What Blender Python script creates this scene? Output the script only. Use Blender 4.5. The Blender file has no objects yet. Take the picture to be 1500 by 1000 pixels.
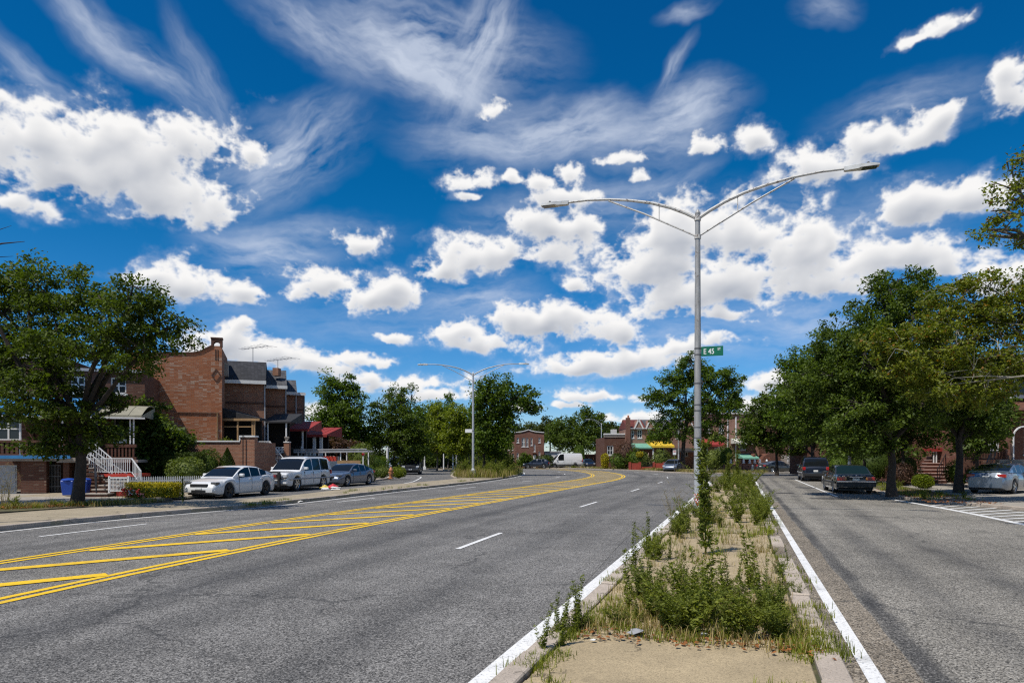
import bpy, bmesh, math, random
import numpy as np
from mathutils import Vector, Matrix

random.seed(7)
RNG = np.random.default_rng(7)
SC = bpy.context.scene
COL = SC.collection
PI = math.pi

# ------------------------------------------------------------------ camera
CAM_H = 1.8
cam_d = bpy.data.cameras.new('camera')
cam_d.lens = 24.0
cam_d.sensor_width = 36.0
cam_d.shift_y = 170.0 / 1500.0
cam_d.clip_start = 0.05
cam_d.clip_end = 6000.0
cam = bpy.data.objects.new('camera', cam_d)
cam.location = (0, 0, CAM_H)
cam.rotation_euler = (PI / 2, 0, 0)
COL.objects.link(cam)
SC.camera = cam

# ------------------------------------------------------------------ light
SUN_EL = math.radians(60)
SUN_TO = Vector((-0.72 * math.cos(SUN_EL), -0.69 * math.cos(SUN_EL), math.sin(SUN_EL))).normalized()
sun_d = bpy.data.lights.new('sun', 'SUN')
sun_d.energy = 5.0
sun_d.angle = math.radians(0.5)
sun_d.color = (1.0, 0.955, 0.88)
sun = bpy.data.objects.new('sun', sun_d)
sun.rotation_euler = SUN_TO.to_track_quat('Z', 'Y').to_euler()
COL.objects.link(sun)
SC.view_settings.view_transform = 'Standard'
SC.view_settings.look = 'None'
SC.view_settings.gamma = 1.0
SC.view_settings.exposure = -0.12
SC.view_settings.use_curve_mapping = False
SC.cycles.max_bounces = 6
SC.cycles.diffuse_bounces = 1
SC.cycles.glossy_bounces = 3
SC.cycles.transmission_bounces = 4
SC.cycles.transparent_max_bounces = 6
SC.cycles.caustics_reflective = False
SC.cycles.caustics_refractive = False
SC.cycles.use_denoising = False
SC.cycles.filter_width = 1.25


# ------------------------------------------------------------------ node helpers
class NT:
    def __init__(self, tree):
        self.t = tree
        self.n = tree.nodes
        self.l = tree.links

    def new(self, typ, **kw):
        n = self.n.new(typ)
        for k, v in kw.items():
            setattr(n, k, v)
        return n

    def put(self, sock, v):
        if hasattr(v, 'is_output'):
            self.l.new(v, sock)
        elif v is not None:
            if isinstance(v, (tuple, list)) and len(v) == 3 and sock.type == 'RGBA':
                v = (*v, 1.0)
            sock.default_value = v

    def math(self, op, a, b=None, c=None, clamp=False):
        n = self.new('ShaderNodeMath', operation=op)
        n.use_clamp = clamp
        self.put(n.inputs[0], a)
        if b is not None:
            self.put(n.inputs[1], b)
        if c is not None:
            self.put(n.inputs[2], c)
        return n.outputs[0]

    def vmath(self, op, a, b=None, out=0):
        n = self.new('ShaderNodeVectorMath', operation=op)
        self.put(n.inputs[0], a)
        if b is not None:
            if op == 'SCALE':
                self.put(n.inputs['Scale'], b)
            else:
                self.put(n.inputs[1], b)
        return n.outputs['Value'] if op in ('LENGTH', 'DOT_PRODUCT', 'DISTANCE') else n.outputs[0]

    def noise(self, vec, scale, detail=4.0, rough=0.55, dist=0.0, color=False, dim='3D'):
        n = self.new('ShaderNodeTexNoise', noise_dimensions=dim)
        self.put(n.inputs['Vector'], vec)
        n.inputs['Scale'].default_value = scale
        n.inputs['Detail'].default_value = detail
        n.inputs['Roughness'].default_value = rough
        n.inputs['Distortion'].default_value = dist
        return n.outputs['Color'] if color else n.outputs[0]

    def smooth(self, v, lo, hi, a=0.0, b=1.0):
        n = self.new('ShaderNodeMapRange', interpolation_type='SMOOTHSTEP')
        self.put(n.inputs[0], v)
        n.inputs[1].default_value = lo
        n.inputs[2].default_value = hi
        n.inputs[3].default_value = a
        n.inputs[4].default_value = b
        return n.outputs[0]

    def lin(self, v, lo, hi, a=0.0, b=1.0):
        n = self.new('ShaderNodeMapRange')
        n.clamp = True
        self.put(n.inputs[0], v)
        n.inputs[1].default_value = lo
        n.inputs[2].default_value = hi
        n.inputs[3].default_value = a
        n.inputs[4].default_value = b
        return n.outputs[0]

    def mix(self, f, a, b, blend='MIX'):
        n = self.new('ShaderNodeMix', data_type='RGBA', blend_type=blend)
        self.put(n.inputs[0], f)
        self.put(n.inputs[6], a)
        self.put(n.inputs[7], b)
        return n.outputs[2]

    def xyz(self, v):
        n = self.new('ShaderNodeSeparateXYZ')
        self.put(n.inputs[0], v)
        return n.outputs

    def comb(self, x=0.0, y=0.0, z=0.0):
        n = self.new('ShaderNodeCombineXYZ')
        for s, v in zip(n.inputs, (x, y, z)):
            self.put(s, v)
        return n.outputs[0]


# ------------------------------------------------------------------ sky
world = bpy.data.worlds.new('World')
SC.world = world
world.use_nodes = True
world.cycles.sampling_method = 'MANUAL'
world.cycles.sample_map_resolution = 512


def sky_dir(px, py):
    dx, dy, dz = px - 750.0, 1000.0, 670.0 - py
    return math.atan2(dx, dy), math.atan2(dz, math.hypot(dx, dy))


def level(px, py):
    """tilt, in azimuth and elevation, of a line that looks level there"""
    a = math.atan2(px - 750.0, 1000.0)
    d = (670.0 - py) / 1000.0
    return math.atan(-d * math.sin(a) / (1 + (d * math.cos(a)) ** 2))


# cumulus heaps: centre, half width, half height, tilt, in the photograph's own measure (turned to sky angles)
CUMULUS = [
    (110, 262, 170, 56, -4), (262, 306, 90, 34, -4), (190, 200, 120, 34, 0),
    (150, 225, 205, 62, -5), (80, 205, 150, 46, 0), (245, 290, 115, 46, -8), (270, 215, 95, 42, 8), (20, 300, 90, 26, -14), (10, 152, 26, 12, 0),
    (378, 225, 30, 34, 10),
    (272, 413, 74, 34, 0), (350, 428, 40, 22, -10), (222, 408, 40, 20, 0),
    (526, 360, 38, 24, 8),
    (486, 420, 74, 28, 0), (545, 438, 70, 30, 0), (578, 424, 36, 24, 0),
    (700, 378, 68, 32, 5), (648, 396, 54, 20, 5), (735, 370, 40, 24, 0), (800, 372, 64, 20, 0), (812, 340, 62, 30, 0), (845, 335, 36, 30, 0), (768, 325, 26, 24, 0), (850, 416, 24, 12, 0),
    (985, 345, 100, 54, 10), (1080, 345, 130, 62, 0), (1170, 365, 110, 54, 0), (945, 395, 84, 46, 0), (1060, 415, 160, 50, 0), (990, 440, 92, 32, 0), (1160, 420, 120, 36, 0), (1270, 385, 110, 36, 8), (1345, 375, 70, 34, 0), (1060, 462, 40, 16, 0),
    (800, 478, 122, 32, 0), (845, 462, 74, 26, 0), (675, 490, 52, 22, 0), (760, 468, 60, 24, 0), (725, 505, 70, 16, 0), (905, 486, 32, 20, 0),
    (395, 522, 100, 28, -5), (330, 508, 66, 32, 0), (455, 532, 74, 20, -5), (344, 476, 32, 13, 0), (505, 524, 22, 9, 0),
    (905, 530, 130, 22, 3), (990, 514, 80, 20, 3), (845, 540, 72, 13, 0), (1040, 502, 50, 16, 0),
    (555, 524, 46, 11, 0), (578, 496, 26, 11, 0), (590, 558, 100, 17, 0), (545, 552, 46, 13, 0), (865, 581, 74, 12, 0), (925, 612, 60, 11, 0), (640, 580, 60, 13, 0), (780, 598, 40, 9, 0), (835, 594, 40, 8, 0), (470, 610, 40, 18, 0),
    (1101, 204, 36, 27, 0), (1026, 218, 33, 20, 0), (690, 262, 48, 18, 0), (718, 166, 30, 19, 15), (790, 266, 26, 19, 0), (833, 256, 28, 22, 0), (822, 291, 54, 18, 0), (752, 259, 16, 12, 0), (684, 287, 26, 8, 0), (932, 258, 16, 9, 0), (915, 236, 34, 12, 0),
    (1205, 250, 84, 26, 12), (1285, 212, 76, 28, 22), (1375, 174, 40, 22, 25), (1335, 205, 50, 20, 20), (1190, 238, 50, 22, 0), (1385, 36, 46, 12, 18), (1345, 55, 30, 8, 30),
    (1492, 130, 46, 46, 30), (1478, 100, 26, 26, 30), (1345, 298, 74, 34, 8), (1420, 290, 70, 32, 8), (1470, 405, 90, 44, 0), (1390, 395, 40, 24, 0), (1340, 320, 40, 20, 0),
    (1120, 560, 40, 14, 0), (1130, 590, 46, 20, 0),
]
# thin high streaks
CIRRUS = [
    (200, 88, 190, 30, -38, 0.75), (300, 128, 100, 26, -65, 0.5), (425, 225, 130, 58, 24, 1.0), (60, 110, 120, 24, -40, 0.5), (130, 20, 100, 26, -50, 0.5),
    (625, 70, 190, 70, -8, 1.0), (700, 70, 110, 56, 55, 1.0), (640, 110, 120, 36, -24, 1.1), (470, 50, 120, 44, -25, 0.7), (810, 200, 150, 46, 4, 0.95), (860, 195, 70, 40, 25, 0.8), (700, 200, 120, 50, 0, 0.55),
    (1000, 165, 95, 44, 12, 1.0), (960, 200, 90, 46, 10, 0.75), (990, 95, 50, 16, 55, 0.7), (1010, 8, 40, 14, 12, 0.8), (1215, 8, 50, 24, 0, 0.6),
    (390, 372, 110, 36, -8, 0.95), (695, 436, 100, 26, 3, 0.9), (450, 345, 140, 30, 0, 0.5), (970, 268, 90, 18, 25, 0.55), (760, 330, 100, 44, 0, 0.6),
    (1330, 160, 140, 44, 12, 0.6), (1180, 470, 160, 60, 0, 0.6), (1000, 490, 150, 40, 0, 0.55), (880, 300, 120, 50, 0, 0.5), (1130, 330, 280, 60, 0, 0.4), (560, 470, 200, 40, 0, 0.3), (330, 450, 160, 40, 0, 0.25), (1240, 330, 160, 50, 10, 0.45),
]


SKY_W, SKY_H = 1760, 1000
EL_MAX = PI / 2 * SKY_H / SKY_W


def perlin(x, y, seed):
    r = np.random.default_rng(seed)
    n = 256
    ang = r.uniform(0, 2 * PI, (n, n)).astype(np.float32)
    gx, gy = np.cos(ang), np.sin(ang)
    xi, yi = np.floor(x).astype(np.int32), np.floor(y).astype(np.int32)
    xf, yf = (x - xi).astype(np.float32), (y - yi).astype(np.float32)
    u = xf * xf * xf * (xf * (xf * 6 - 15) + 10)
    w = yf * yf * yf * (yf * (yf * 6 - 15) + 10)
    x0, x1, y0, y1 = xi % n, (xi + 1) % n, yi % n, (yi + 1) % n

    def g(a, b, dx, dy):
        return gx[b, a] * dx + gy[b, a] * dy

    n0 = g(x0, y0, xf, yf) * (1 - u) + g(x1, y0, xf - 1, yf) * u
    n1 = g(x0, y1, xf, yf - 1) * (1 - u) + g(x1, y1, xf - 1, yf - 1) * u
    return (n0 * (1 - w) + n1 * w) * 1.5


def fbm(x, y, octs, seed, gain=0.5, billow=False):
    s, a, tot = 0.0, 1.0, 0.0
    for o in range(octs):
        v = perlin(x, y, seed + o)
        s = s + a * ((1 - 2 * np.abs(v)) if billow else v)
        tot += a
        a *= gain
        x, y = x * 2.03 + 17.3, y * 2.03 - 9.1
    return s / tot


def sstep(v, lo, hi):
    t = np.clip((v - lo) / (hi - lo), 0, 1)
    return t * t * (3 - 2 * t)


def blur(a, r):
    for ax in (0, 1):
        for _ in range(2):
            c = np.cumsum(np.concatenate([np.repeat(np.take(a, [0], ax), r + 1, ax), a, np.repeat(np.take(a, [-1], ax), r, ax)], ax), ax)
            n = a.shape[ax]
            a = (np.take(c, range(2 * r + 1, 2 * r + 1 + n), ax) - np.take(c, range(0, n), ax)) / (2 * r + 1)
    return a


def sky_cover_image():
    """cloud cover worked out in azimuth and elevation: heap density, light within the heaps, high streaks"""
    az = ((np.arange(SKY_W) + 0.5) / SKY_W * (PI / 2) - PI / 4).astype(np.float32)
    el = ((np.arange(SKY_H) + 0.5) / SKY_H * EL_MAX).astype(np.float32)
    A, E = np.meshgrid(az, el)
    # large soft swirls push the outlines about
    wx_ = fbm(A * 9, E * 11, 4, 11) * 0.022 + fbm(A * 40, E * 46, 4, 21) * 0.008
    wy_ = fbm(A * 9, E * 11, 4, 31) * 0.012 + fbm(A * 40, E * 46, 4, 41) * 0.006
    Aw, Ew = A + wx_, E + wy_
    F = np.full(A.shape, -2.0, np.float32)
    for (px, py, a, h, rot) in CUMULUS:
        c0, e0 = sky_dir(px, py)
        ca = math.cos(c0)
        r = math.radians(rot) + level(px, py)
        a2, h2 = a * 0.99 * ca * ca / 1000.0, h * 1.02 * ca * math.cos(e0) ** 2 / 1000.0
        m = max(a2, h2) * 2.2 + 0.03
        i0, i1 = np.searchsorted(el, e0 - m), np.searchsorted(el, e0 + m)
        j0, j1 = np.searchsorted(az, c0 - m), np.searchsorted(az, c0 + m)
        if i1 <= i0 or j1 <= j0:
            continue
        dx, dy = Aw[i0:i1, j0:j1] - c0, Ew[i0:i1, j0:j1] - e0
        u = (dx * math.cos(r) + dy * math.sin(r)) / a2
        w = (-dx * math.sin(r) + dy * math.cos(r)) / h2
        w = np.where(w < 0, w * 1.35, w)                   # flatter bases
        f = 1.0 - np.sqrt(u * u + w * w)
        old = F[i0:i1, j0:j1]
        k = 0.22
        hh = np.maximum(k - np.abs(old - f), 0) / k
        F[i0:i1, j0:j1] = np.maximum(old, f) + hh * hh * k * 0.25
    n1 = fbm(A * 15, E * 21, 8, 51, 0.60)
    bil = fbm(A * 30 + n1 * 0.6, E * 40, 7, 61, 0.58, billow=True)
    D = F - 0.02 + n1 * 1.0 + (bil - 0.35) * 0.62
    al = sstep(D, -0.03, 0.54)
    wisp = sstep(F + n1 * 1.3, -0.6, 0.6) * 0.5          # torn veil round the heaps
    T = np.clip(D, 0, 1.1)
    od = np.zeros_like(T)
    acc = np.zeros(SKY_W, np.float32)
    for i in range(SKY_H - 1, -1, -1):
        acc = acc * 0.952 + T[i] * 0.048
        od[i] = acc
    def slope(t, k):
        gy, gx = np.gradient(t)
        return np.clip((-gy + gx * 0.5) * k, -1, 1)

    soft = fbm(A * 14, E * 24, 5, 71, 0.5)
    light = 1.08 * np.exp(-1.55 * np.clip(blur(od, 5) - 0.16, 0, 2)) + slope(blur(T, 9), 30.0) * 0.20 + slope(blur(T, 3), 10.0) * 0.07 + soft * 0.20
    light = np.clip(light + (1 - sstep(D, 0.1, 0.7)) * 0.15, 0, 1)
    # streaks, each combed along its own direction
    C = np.zeros(A.shape, np.float32)
    cwx = fbm(A * 6, E * 7, 5, 81, 0.6) * 0.024
    cwy = fbm(A * 6, E * 7, 5, 91, 0.6) * 0.024
    for q, (px, py, a, h, rot, st) in enumerate(CIRRUS):
        c0, e0 = sky_dir(px, py)
        ca = math.cos(c0)
        r = math.radians(rot) + level(px, py)
        a2, h2 = a * 1.35 * ca * ca / 1000.0, h * 1.5 * ca * math.cos(e0) ** 2 / 1000.0
        m = max(a2, h2) * 1.2 + 0.08
        i0, i1 = np.searchsorted(el, e0 - m), np.searchsorted(el, e0 + m)
        j0, j1 = np.searchsorted(az, c0 - m), np.searchsorted(az, c0 + m)
        if i1 <= i0 or j1 <= j0:
            continue
        sl = np.s_[i0:i1, j0:j1]
        dx, dy = A[sl] + cwx[sl] - c0, E[sl] + cwy[sl] - e0
        u = dx * math.cos(r) + dy * math.sin(r)
        w = -dx * math.sin(r) + dy * math.cos(r)
        f = np.clip(1.0 - np.sqrt((u / a2) ** 2 + (w / h2) ** 2), 0, 1)
        nz = fbm(u * 7 + 3 * q, w * 26 + 5 * q, 7, 200 + q, 0.62)
        n2 = fbm(u * 12 + 7 * q, w * 70, 6, 300 + q, 0.6)
        v = np.clip(f ** 1.5 * (0.60 + nz * 1.2 + n2 * 0.7) * 1.5 * st, 0, 1)
        C[sl] = 1 - (1 - C[sl]) * (1 - v * 0.64)
    C = np.clip(np.maximum(C, wisp * (0.5 + n1)), 0, 1)
    buf = np.zeros((SKY_H, SKY_W, 4), dtype=np.float32)
    buf[..., 0] = al
    buf[..., 1] = light
    buf[..., 2] = C
    buf[..., 3] = 1.0
    img = bpy.data.images.new('cloud_cover', SKY_W, SKY_H, alpha=False, float_buffer=True)
    img.colorspace_settings.name = 'Non-Color'
    img.pixels.foreach_set(buf.ravel())
    img.update()
    img.pack()
    return img


def build_world():
    t = NT(world.node_tree)
    t.n.clear()
    out = t.new('ShaderNodeOutputWorld')
    bg = t.new('ShaderNodeBackground')
    t.l.new(bg.outputs[0], out.inputs[0])
    sky = t.new('ShaderNodeTexSky', sky_type='NISHITA')
    sky.sun_disc = False
    sky.sun_elevation = SUN_EL
    sky.sun_rotation = math.atan2(SUN_TO.x, SUN_TO.y)
    sky.air_density = 1.0
    sky.dust_density = 0.0
    sky.ozone_density = 4.0
    tc = t.new('ShaderNodeTexCoord')
    d = t.vmath('NORMALIZE', tc.outputs['Generated'])
    x, y, z = t.xyz(d)
    az = t.math('ARCTAN2', x, y)
    el = t.math('ARCSINE', z)
    # the layout goes on, mirrored, all round the horizon and overhead
    azf = t.math('DIVIDE', t.math('PINGPONG', t.math('ADD', az, PI / 4), PI / 2), PI / 2)
    elf = t.math('DIVIDE', t.math('PINGPONG', el, EL_MAX), EL_MAX)
    n = t.new('ShaderNodeTexImage', image=sky_cover_image(), interpolation='Cubic', extension='EXTEND')
    t.l.new(t.comb(azf, elf, 0.0), n.inputs[0])
    sp = t.new('ShaderNodeSeparateColor')
    t.l.new(n.outputs[0], sp.inputs[0])
    a_c, lit, a_w = sp.outputs
    ccol = t.mix(lit, (0.44, 0.48, 0.56), (1.03, 1.02, 1.01))
    # clear sky: the physical sky, deepened as a polarising filter does
    hs = t.new('ShaderNodeHueSaturation')
    hs.inputs['Saturation'].default_value = 1.32
    t.l.new(sky.outputs[0], hs.inputs['Color'])
    grade = t.mix(t.smooth(el, -0.05, 0.40), (0.082, 0.094, 0.130), (0.005, 0.086, 0.101))
    skc = t.mix(1.0, hs.outputs[0], grade, blend='MULTIPLY')
    skc = t.vmath('MAXIMUM', skc, (0.001, 0.0, 0.0))
    c1 = t.mix(a_w, skc, (0.72, 0.79, 0.92))
    c2 = t.mix(a_c, c1, ccol)
    S = 0.10
    t.l.new(t.vmath('SCALE', c2, 1.0 / S), bg.inputs[0])
    bg.inputs[1].default_value = S


build_world()


# ------------------------------------------------------------------ geometry helpers
WLOC = {}


def G(px, py, z=0.0):
    """ground point seen at a pixel of the photograph"""
    y = CAM_H * 1000.0 / (py - 670.0)
    return ((px - 750.0) / 1000.0 * y, y, z)


def W(px, py, Y):
    """point at depth Y seen at a pixel"""
    return ((px - 750.0) / 1000.0 * Y, Y, CAM_H + (670.0 - py) / 1000.0 * Y)


def tag(o, label=None, cat=None, group=None, kind=None):
    if label:
        o['label'] = label
    if cat:
        o['category'] = cat
    if group:
        o['group'] = group
    if kind:
        o['kind'] = kind
    return o


def thing(name, label, cat, loc=(0, 0, 0), rz=0.0, group=None):
    o = bpy.data.objects.new(name, None)
    COL.objects.link(o)
    o.location = loc
    o.rotation_euler = (0, 0, rz)
    o.empty_display_size = 0.2
    WLOC[o.name] = Vector(loc)
    return tag(o, label, cat, group)


def link_mesh(name, me, parent=None):
    o = bpy.data.objects.new(name, me)
    COL.objects.link(o)
    if parent is not None:
        o.parent = parent
        WLOC[o.name] = WLOC.get(parent.name, Vector((0, 0, 0)))
    else:
        WLOC[o.name] = Vector((0, 0, 0))
    return o


def copy_tree(o, parent=None):
    c = o.copy()
    COL.objects.link(c)
    c.parent = parent
    WLOC[c.name] = WLOC.get(o.name, Vector((0, 0, 0)))
    for ch in list(o.children):
        copy_tree(ch, c)
    return c


class MB:
    def __init__(self):
        self.v = []
        self.f = []
        self.uv = None

    def box(self, x0, x1, y0, y1, z0, z1):
        b = len(self.v)
        self.v += [(x0, y0, z0), (x1, y0, z0), (x1, y1, z0), (x0, y1, z0), (x0, y0, z1), (x1, y0, z1), (x1, y1, z1), (x0, y1, z1)]
        self.f += [(b, b + 3, b + 2, b + 1), (b + 4, b + 5, b + 6, b + 7), (b, b + 1, b + 5, b + 4), (b + 1, b + 2, b + 6, b + 5), (b + 2, b + 3, b + 7, b + 6), (b + 3, b, b + 4, b + 7)]
        return self

    def hexa(self, p):
        """eight corners: bottom ring then top ring"""
        b = len(self.v)
        self.v += [tuple(q) for q in p]
        self.f += [(b, b + 3, b + 2, b + 1), (b + 4, b + 5, b + 6, b + 7), (b, b + 1, b + 5, b + 4), (b + 1, b + 2, b + 6, b + 5), (b + 2, b + 3, b + 7, b + 6), (b + 3, b, b + 4, b + 7)]
        return self

    def bar(self, a, b, w, h=None):
        """square bar from a to b"""
        h = h or w
        a, b = Vector(a), Vector(b)
        d = (b - a).normalized()
        up = Vector((0, 0, 1)) if abs(d.z) < 0.95 else Vector((0, 1, 0))
        s = d.cross(up).normalized() * (w / 2)
        u = s.cross(d).normalized() * (h / 2)
        return self.hexa([a - s - u, a + s - u, a + s + u, a - s + u, b - s - u, b + s - u, b + s + u, b - s + u])

    def tube(self, pts, rad, n=8, cap=True):
        pts = [Vector(p) for p in pts]
        if not hasattr(rad, '__len__'):
            rad = [rad] * len(pts)
        base = len(self.v)
        prev = None
        for i, p in enumerate(pts):
            d = (pts[min(i + 1, len(pts) - 1)] - pts[max(i - 1, 0)]).normalized()
            if prev is None:
                ref = Vector((0, 0, 1)) if abs(d.z) < 0.9 else Vector((1, 0, 0))
                s = d.cross(ref).normalized()
            else:
                s = (prev - d * prev.dot(d)).normalized()
            prev = s
            u = d.cross(s)
            for k in range(n):
                a = 2 * PI * k / n
                q = p + (s * math.cos(a) + u * math.sin(a)) * rad[i]
                self.v.append((q.x, q.y, q.z))
        for i in range(len(pts) - 1):
            for k in range(n):
                a0 = base + i * n + k
                a1 = base + i * n + (k + 1) % n
                self.f.append((a0, a1, a1 + n, a0 + n))
        if cap:
            self.f.append(tuple(base + k for k in reversed(range(n))))
            self.f.append(tuple(base + (len(pts) - 1) * n + k for k in range(n)))
        return self

    def lathe(self, c, prof, n=16):
        """profile of (radius, z) turned about the vertical through c"""
        base = len(self.v)
        for r, z in prof:
            for k in range(n):
                a = 2 * PI * k / n
                self.v.append((c[0] + r * math.cos(a), c[1] + r * math.sin(a), c[2] + z))
        for i in range(len(prof) - 1):
            for k in range(n):
                a0 = base + i * n + k
                a1 = base + i * n + (k + 1) % n
                self.f.append((a0, a1, a1 + n, a0 + n))
        self.f.append(tuple(base + k for k in reversed(range(n))))
        self.f.append(tuple(base + (len(prof) - 1) * n + k for k in range(n)))
        return self

    def poly(self, pts, z0, z1):
        """flat polygon (counter-clockwise) raised from z0 to z1"""
        b = len(self.v)
        n = len(pts)
        self.v += [(p[0], p[1], z0) for p in pts] + [(p[0], p[1], z1) for p in pts]
        self.f.append(tuple(b + n + i for i in range(n)))
        for i in range(n):
            j = (i + 1) % n
            self.f.append((b + i, b + j, b + n + j, b + n + i))
        return self

    def prism(self, pts, d):
        """closed outline in space pushed by vector d"""
        b = len(self.v)
        n = len(pts)
        d = Vector(d)
        self.v += [tuple(Vector(p)) for p in pts] + [tuple(Vector(p) + d) for p in pts]
        self.f.append(tuple(b + i for i in reversed(range(n))))
        self.f.append(tuple(b + n + i for i in range(n)))
        for i in range(n):
            j = (i + 1) % n
            self.f.append((b + i, b + j, b + n + j, b + n + i))
        return self

    def quad(self, a, b, c, d):
        k = len(self.v)
        self.v += [tuple(a), tuple(b), tuple(c), tuple(d)]
        self.f.append((k, k + 1, k + 2, k + 3))
        return self

    def blob(self, c, r, seed=0, sub=2, amp=0.12, freq=2.0):
        bm = bmesh.new()
        bmesh.ops.create_icosphere(bm, subdivisions=sub, radius=1.0)
        b = len(self.v)
        rn = random.Random(seed)
        ph = [rn.uniform(0, 6) for _ in range(6)]
        for v in bm.verts:
            n = v.co
            k = 1 + amp * (math.sin(n.x * freq * 2 + ph[0]) + math.sin(n.y * freq * 2.3 + ph[1]) + math.sin(n.z * freq * 1.9 + ph[2])) / 1.8
            self.v.append((c[0] + n.x * r[0] * k, c[1] + n.y * r[1] * k, c[2] + n.z * r[2] * k))
        for f in bm.faces:
            self.f.append(tuple(b + v.index for v in f.verts))
        bm.free()
        return self

    def build(self, name, mat, parent=None, smooth=False, local=False, bevel=0.0, fix=True):
        off = Vector((0, 0, 0))
        if parent is not None and not local:
            off = WLOC.get(parent.name, off)
        me = bpy.data.meshes.new(name)
        me.from_pydata([(p[0] - off.x, p[1] - off.y, p[2] - off.z) for p in self.v], [], self.f)
        if self.uv is not None:
            ul = me.uv_layers.new(name='UVMap')
            lo = np.zeros(len(me.loops), dtype=np.int32)
            me.loops.foreach_get('vertex_index', lo)
            ul.data.foreach_set('uv', np.asarray(self.uv, dtype=np.float32)[lo].ravel())
        if fix or bevel > 0:
            bm = bmesh.new()
            bm.from_mesh(me)
            if bevel > 0:
                bmesh.ops.bevel(bm, geom=[e for e in bm.edges], offset=bevel, segments=1, affect='EDGES', clamp_overlap=True)
            if fix:
                bmesh.ops.recalc_face_normals(bm, faces=bm.faces)
            bm.to_mesh(me)
            bm.free()
        if smooth:
            me.polygons.foreach_set('use_smooth', [True] * len(me.polygons))
            me.set_sharp_from_angle(angle=math.radians(40))
        if mat is not None:
            me.materials.append(M[mat] if isinstance(mat, str) else mat)
        return link_mesh(name, me, parent)


# ------------------------------------------------------------------ materials
M = {}


def new_mat(name):
    m = bpy.data.materials.new(name)
    m.use_nodes = True
    t = NT(m.node_tree)
    t.n.clear()
    out = t.new('ShaderNodeOutputMaterial')
    bs = t.new('ShaderNodeBsdfPrincipled')
    t.l.new(bs.outputs[0], out.inputs[0])
    M[name] = m
    return t, bs, out


def bump(t, bs, h, strength=0.4, dist=0.02):
    b = t.new('ShaderNodeBump')
    b.inputs['Strength'].default_value = strength
    b.inputs['Distance'].default_value = dist
    t.l.new(h, b.inputs['Height'])
    t.l.new(b.outputs[0], bs.inputs['Normal'])


def plain(name, col, rough=0.6, metal=0.0, var=0.18, scale=3.0, bmp=0.0, bscale=40.0, spec=0.5, coat=0.0, dirt=0.0):
    t, bs, out = new_mat(name)
    tc = t.new('ShaderNodeTexCoord').outputs['Object']
    n = t.noise(tc, scale, 5.0, 0.6)
    c = t.mix(t.lin(n, 0.3, 0.7), tuple(x * (1 - var) for x in col), tuple(min(1, x * (1 + var)) for x in col))
    if dirt > 0:
        d = t.smooth(t.noise(tc, scale * 2.3, 6.0, 0.7), 0.5, 0.72, 0.0, dirt)
        c = t.mix(d, c, tuple(x * 0.35 + 0.02 for x in col))
    t.put(bs.inputs['Base Color'], c)
    bs.inputs['Roughness'].default_value = rough
    bs.inputs['Metallic'].default_value = metal
    bs.inputs['Specular IOR Level'].default_value = spec
    bs.inputs['Coat Weight'].default_value = coat
    bs.inputs['Coat Roughness'].default_value = 0.05
    if bmp > 0:
        bump(t, bs, t.noise(tc, bscale, 4.0, 0.6), bmp, 0.01)
    return M[name]


def brick(name, c1, c2, mortar, pale=0.0, scale=1.0, mort=0.012, paleC=(0.45, 0.33, 0.24)):
    """brickwork in object metres; courses by height, run along x or y after the face direction"""
    t, bs, out = new_mat(name)
    tc = t.new('ShaderNodeTexCoord').outputs['Object']
    x, y, z = t.xyz(tc)
    ge = t.new('ShaderNodeNewGeometry')
    nx, ny, nz = t.xyz(ge.outputs['True Normal'])
    side = t.math('GREATER_THAN', t.math('ABSOLUTE', nx), t.math('ABSOLUTE', ny))
    u = t.math('ADD', t.math('MULTIPLY', x, t.math('SUBTRACT', 1.0, side)), t.math('MULTIPLY', y, side))
    br = t.new('ShaderNodeTexBrick')
    t.l.new(t.comb(u, z, 0.0), br.inputs['Vector'])
    br.offset = 0.5
    br.inputs['Color1'].default_value = (0, 0, 0, 1)
    br.inputs['Color2'].default_value = (1, 1, 1, 1)
    br.inputs['Mortar'].default_value = (0.5, 0.5, 0.5, 1)
    br.inputs['Scale'].default_value = scale
    br.inputs['Mortar Size'].default_value = mort
    br.inputs['Mortar Smooth'].default_value = 0.2
    br.inputs['Bias'].default_value = 0.0
    br.inputs['Brick Width'].default_value = 0.215
    br.inputs['Row Height'].default_value = 0.075
    n = t.noise(tc, 0.9, 5.0, 0.6)
    c = t.mix(br.outputs['Color'], c1, c2)
    if pale > 0:
        # odd bricks with white lime bloom
        v = t.new('ShaderNodeTexWhiteNoise', noise_dimensions='2D')
        fx = t.math('FLOOR', t.math('DIVIDE', u, 0.215 / scale))
        fz = t.math('FLOOR', t.math('DIVIDE', z, 0.075 / scale))
        t.l.new(t.comb(fx, fz, 0.0), v.inputs['Vector'])
        k = t.math('MULTIPLY', t.smooth(v.outputs['Value'], 1.0 - pale, 1.0), t.smooth(n, 0.35, 0.65))
        c = t.mix(k, c, paleC)
    c = t.mix(t.math('MULTIPLY', br.outputs['Fac'], 0.8), c, mortar)
    c = t.mix(t.lin(n, 0.25, 0.75, 0.0, 0.45), c, tuple(a * 0.45 for a in c1))
    t.put(bs.inputs['Base Color'], c)
    bs.inputs['Roughness'].default_value = 0.85
    bs.inputs['Specular IOR Level'].default_value = 0.25
    bump(t, bs, t.math('SUBTRACT', 1.0, br.outputs['Fac']), 0.5, 0.012)


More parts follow.
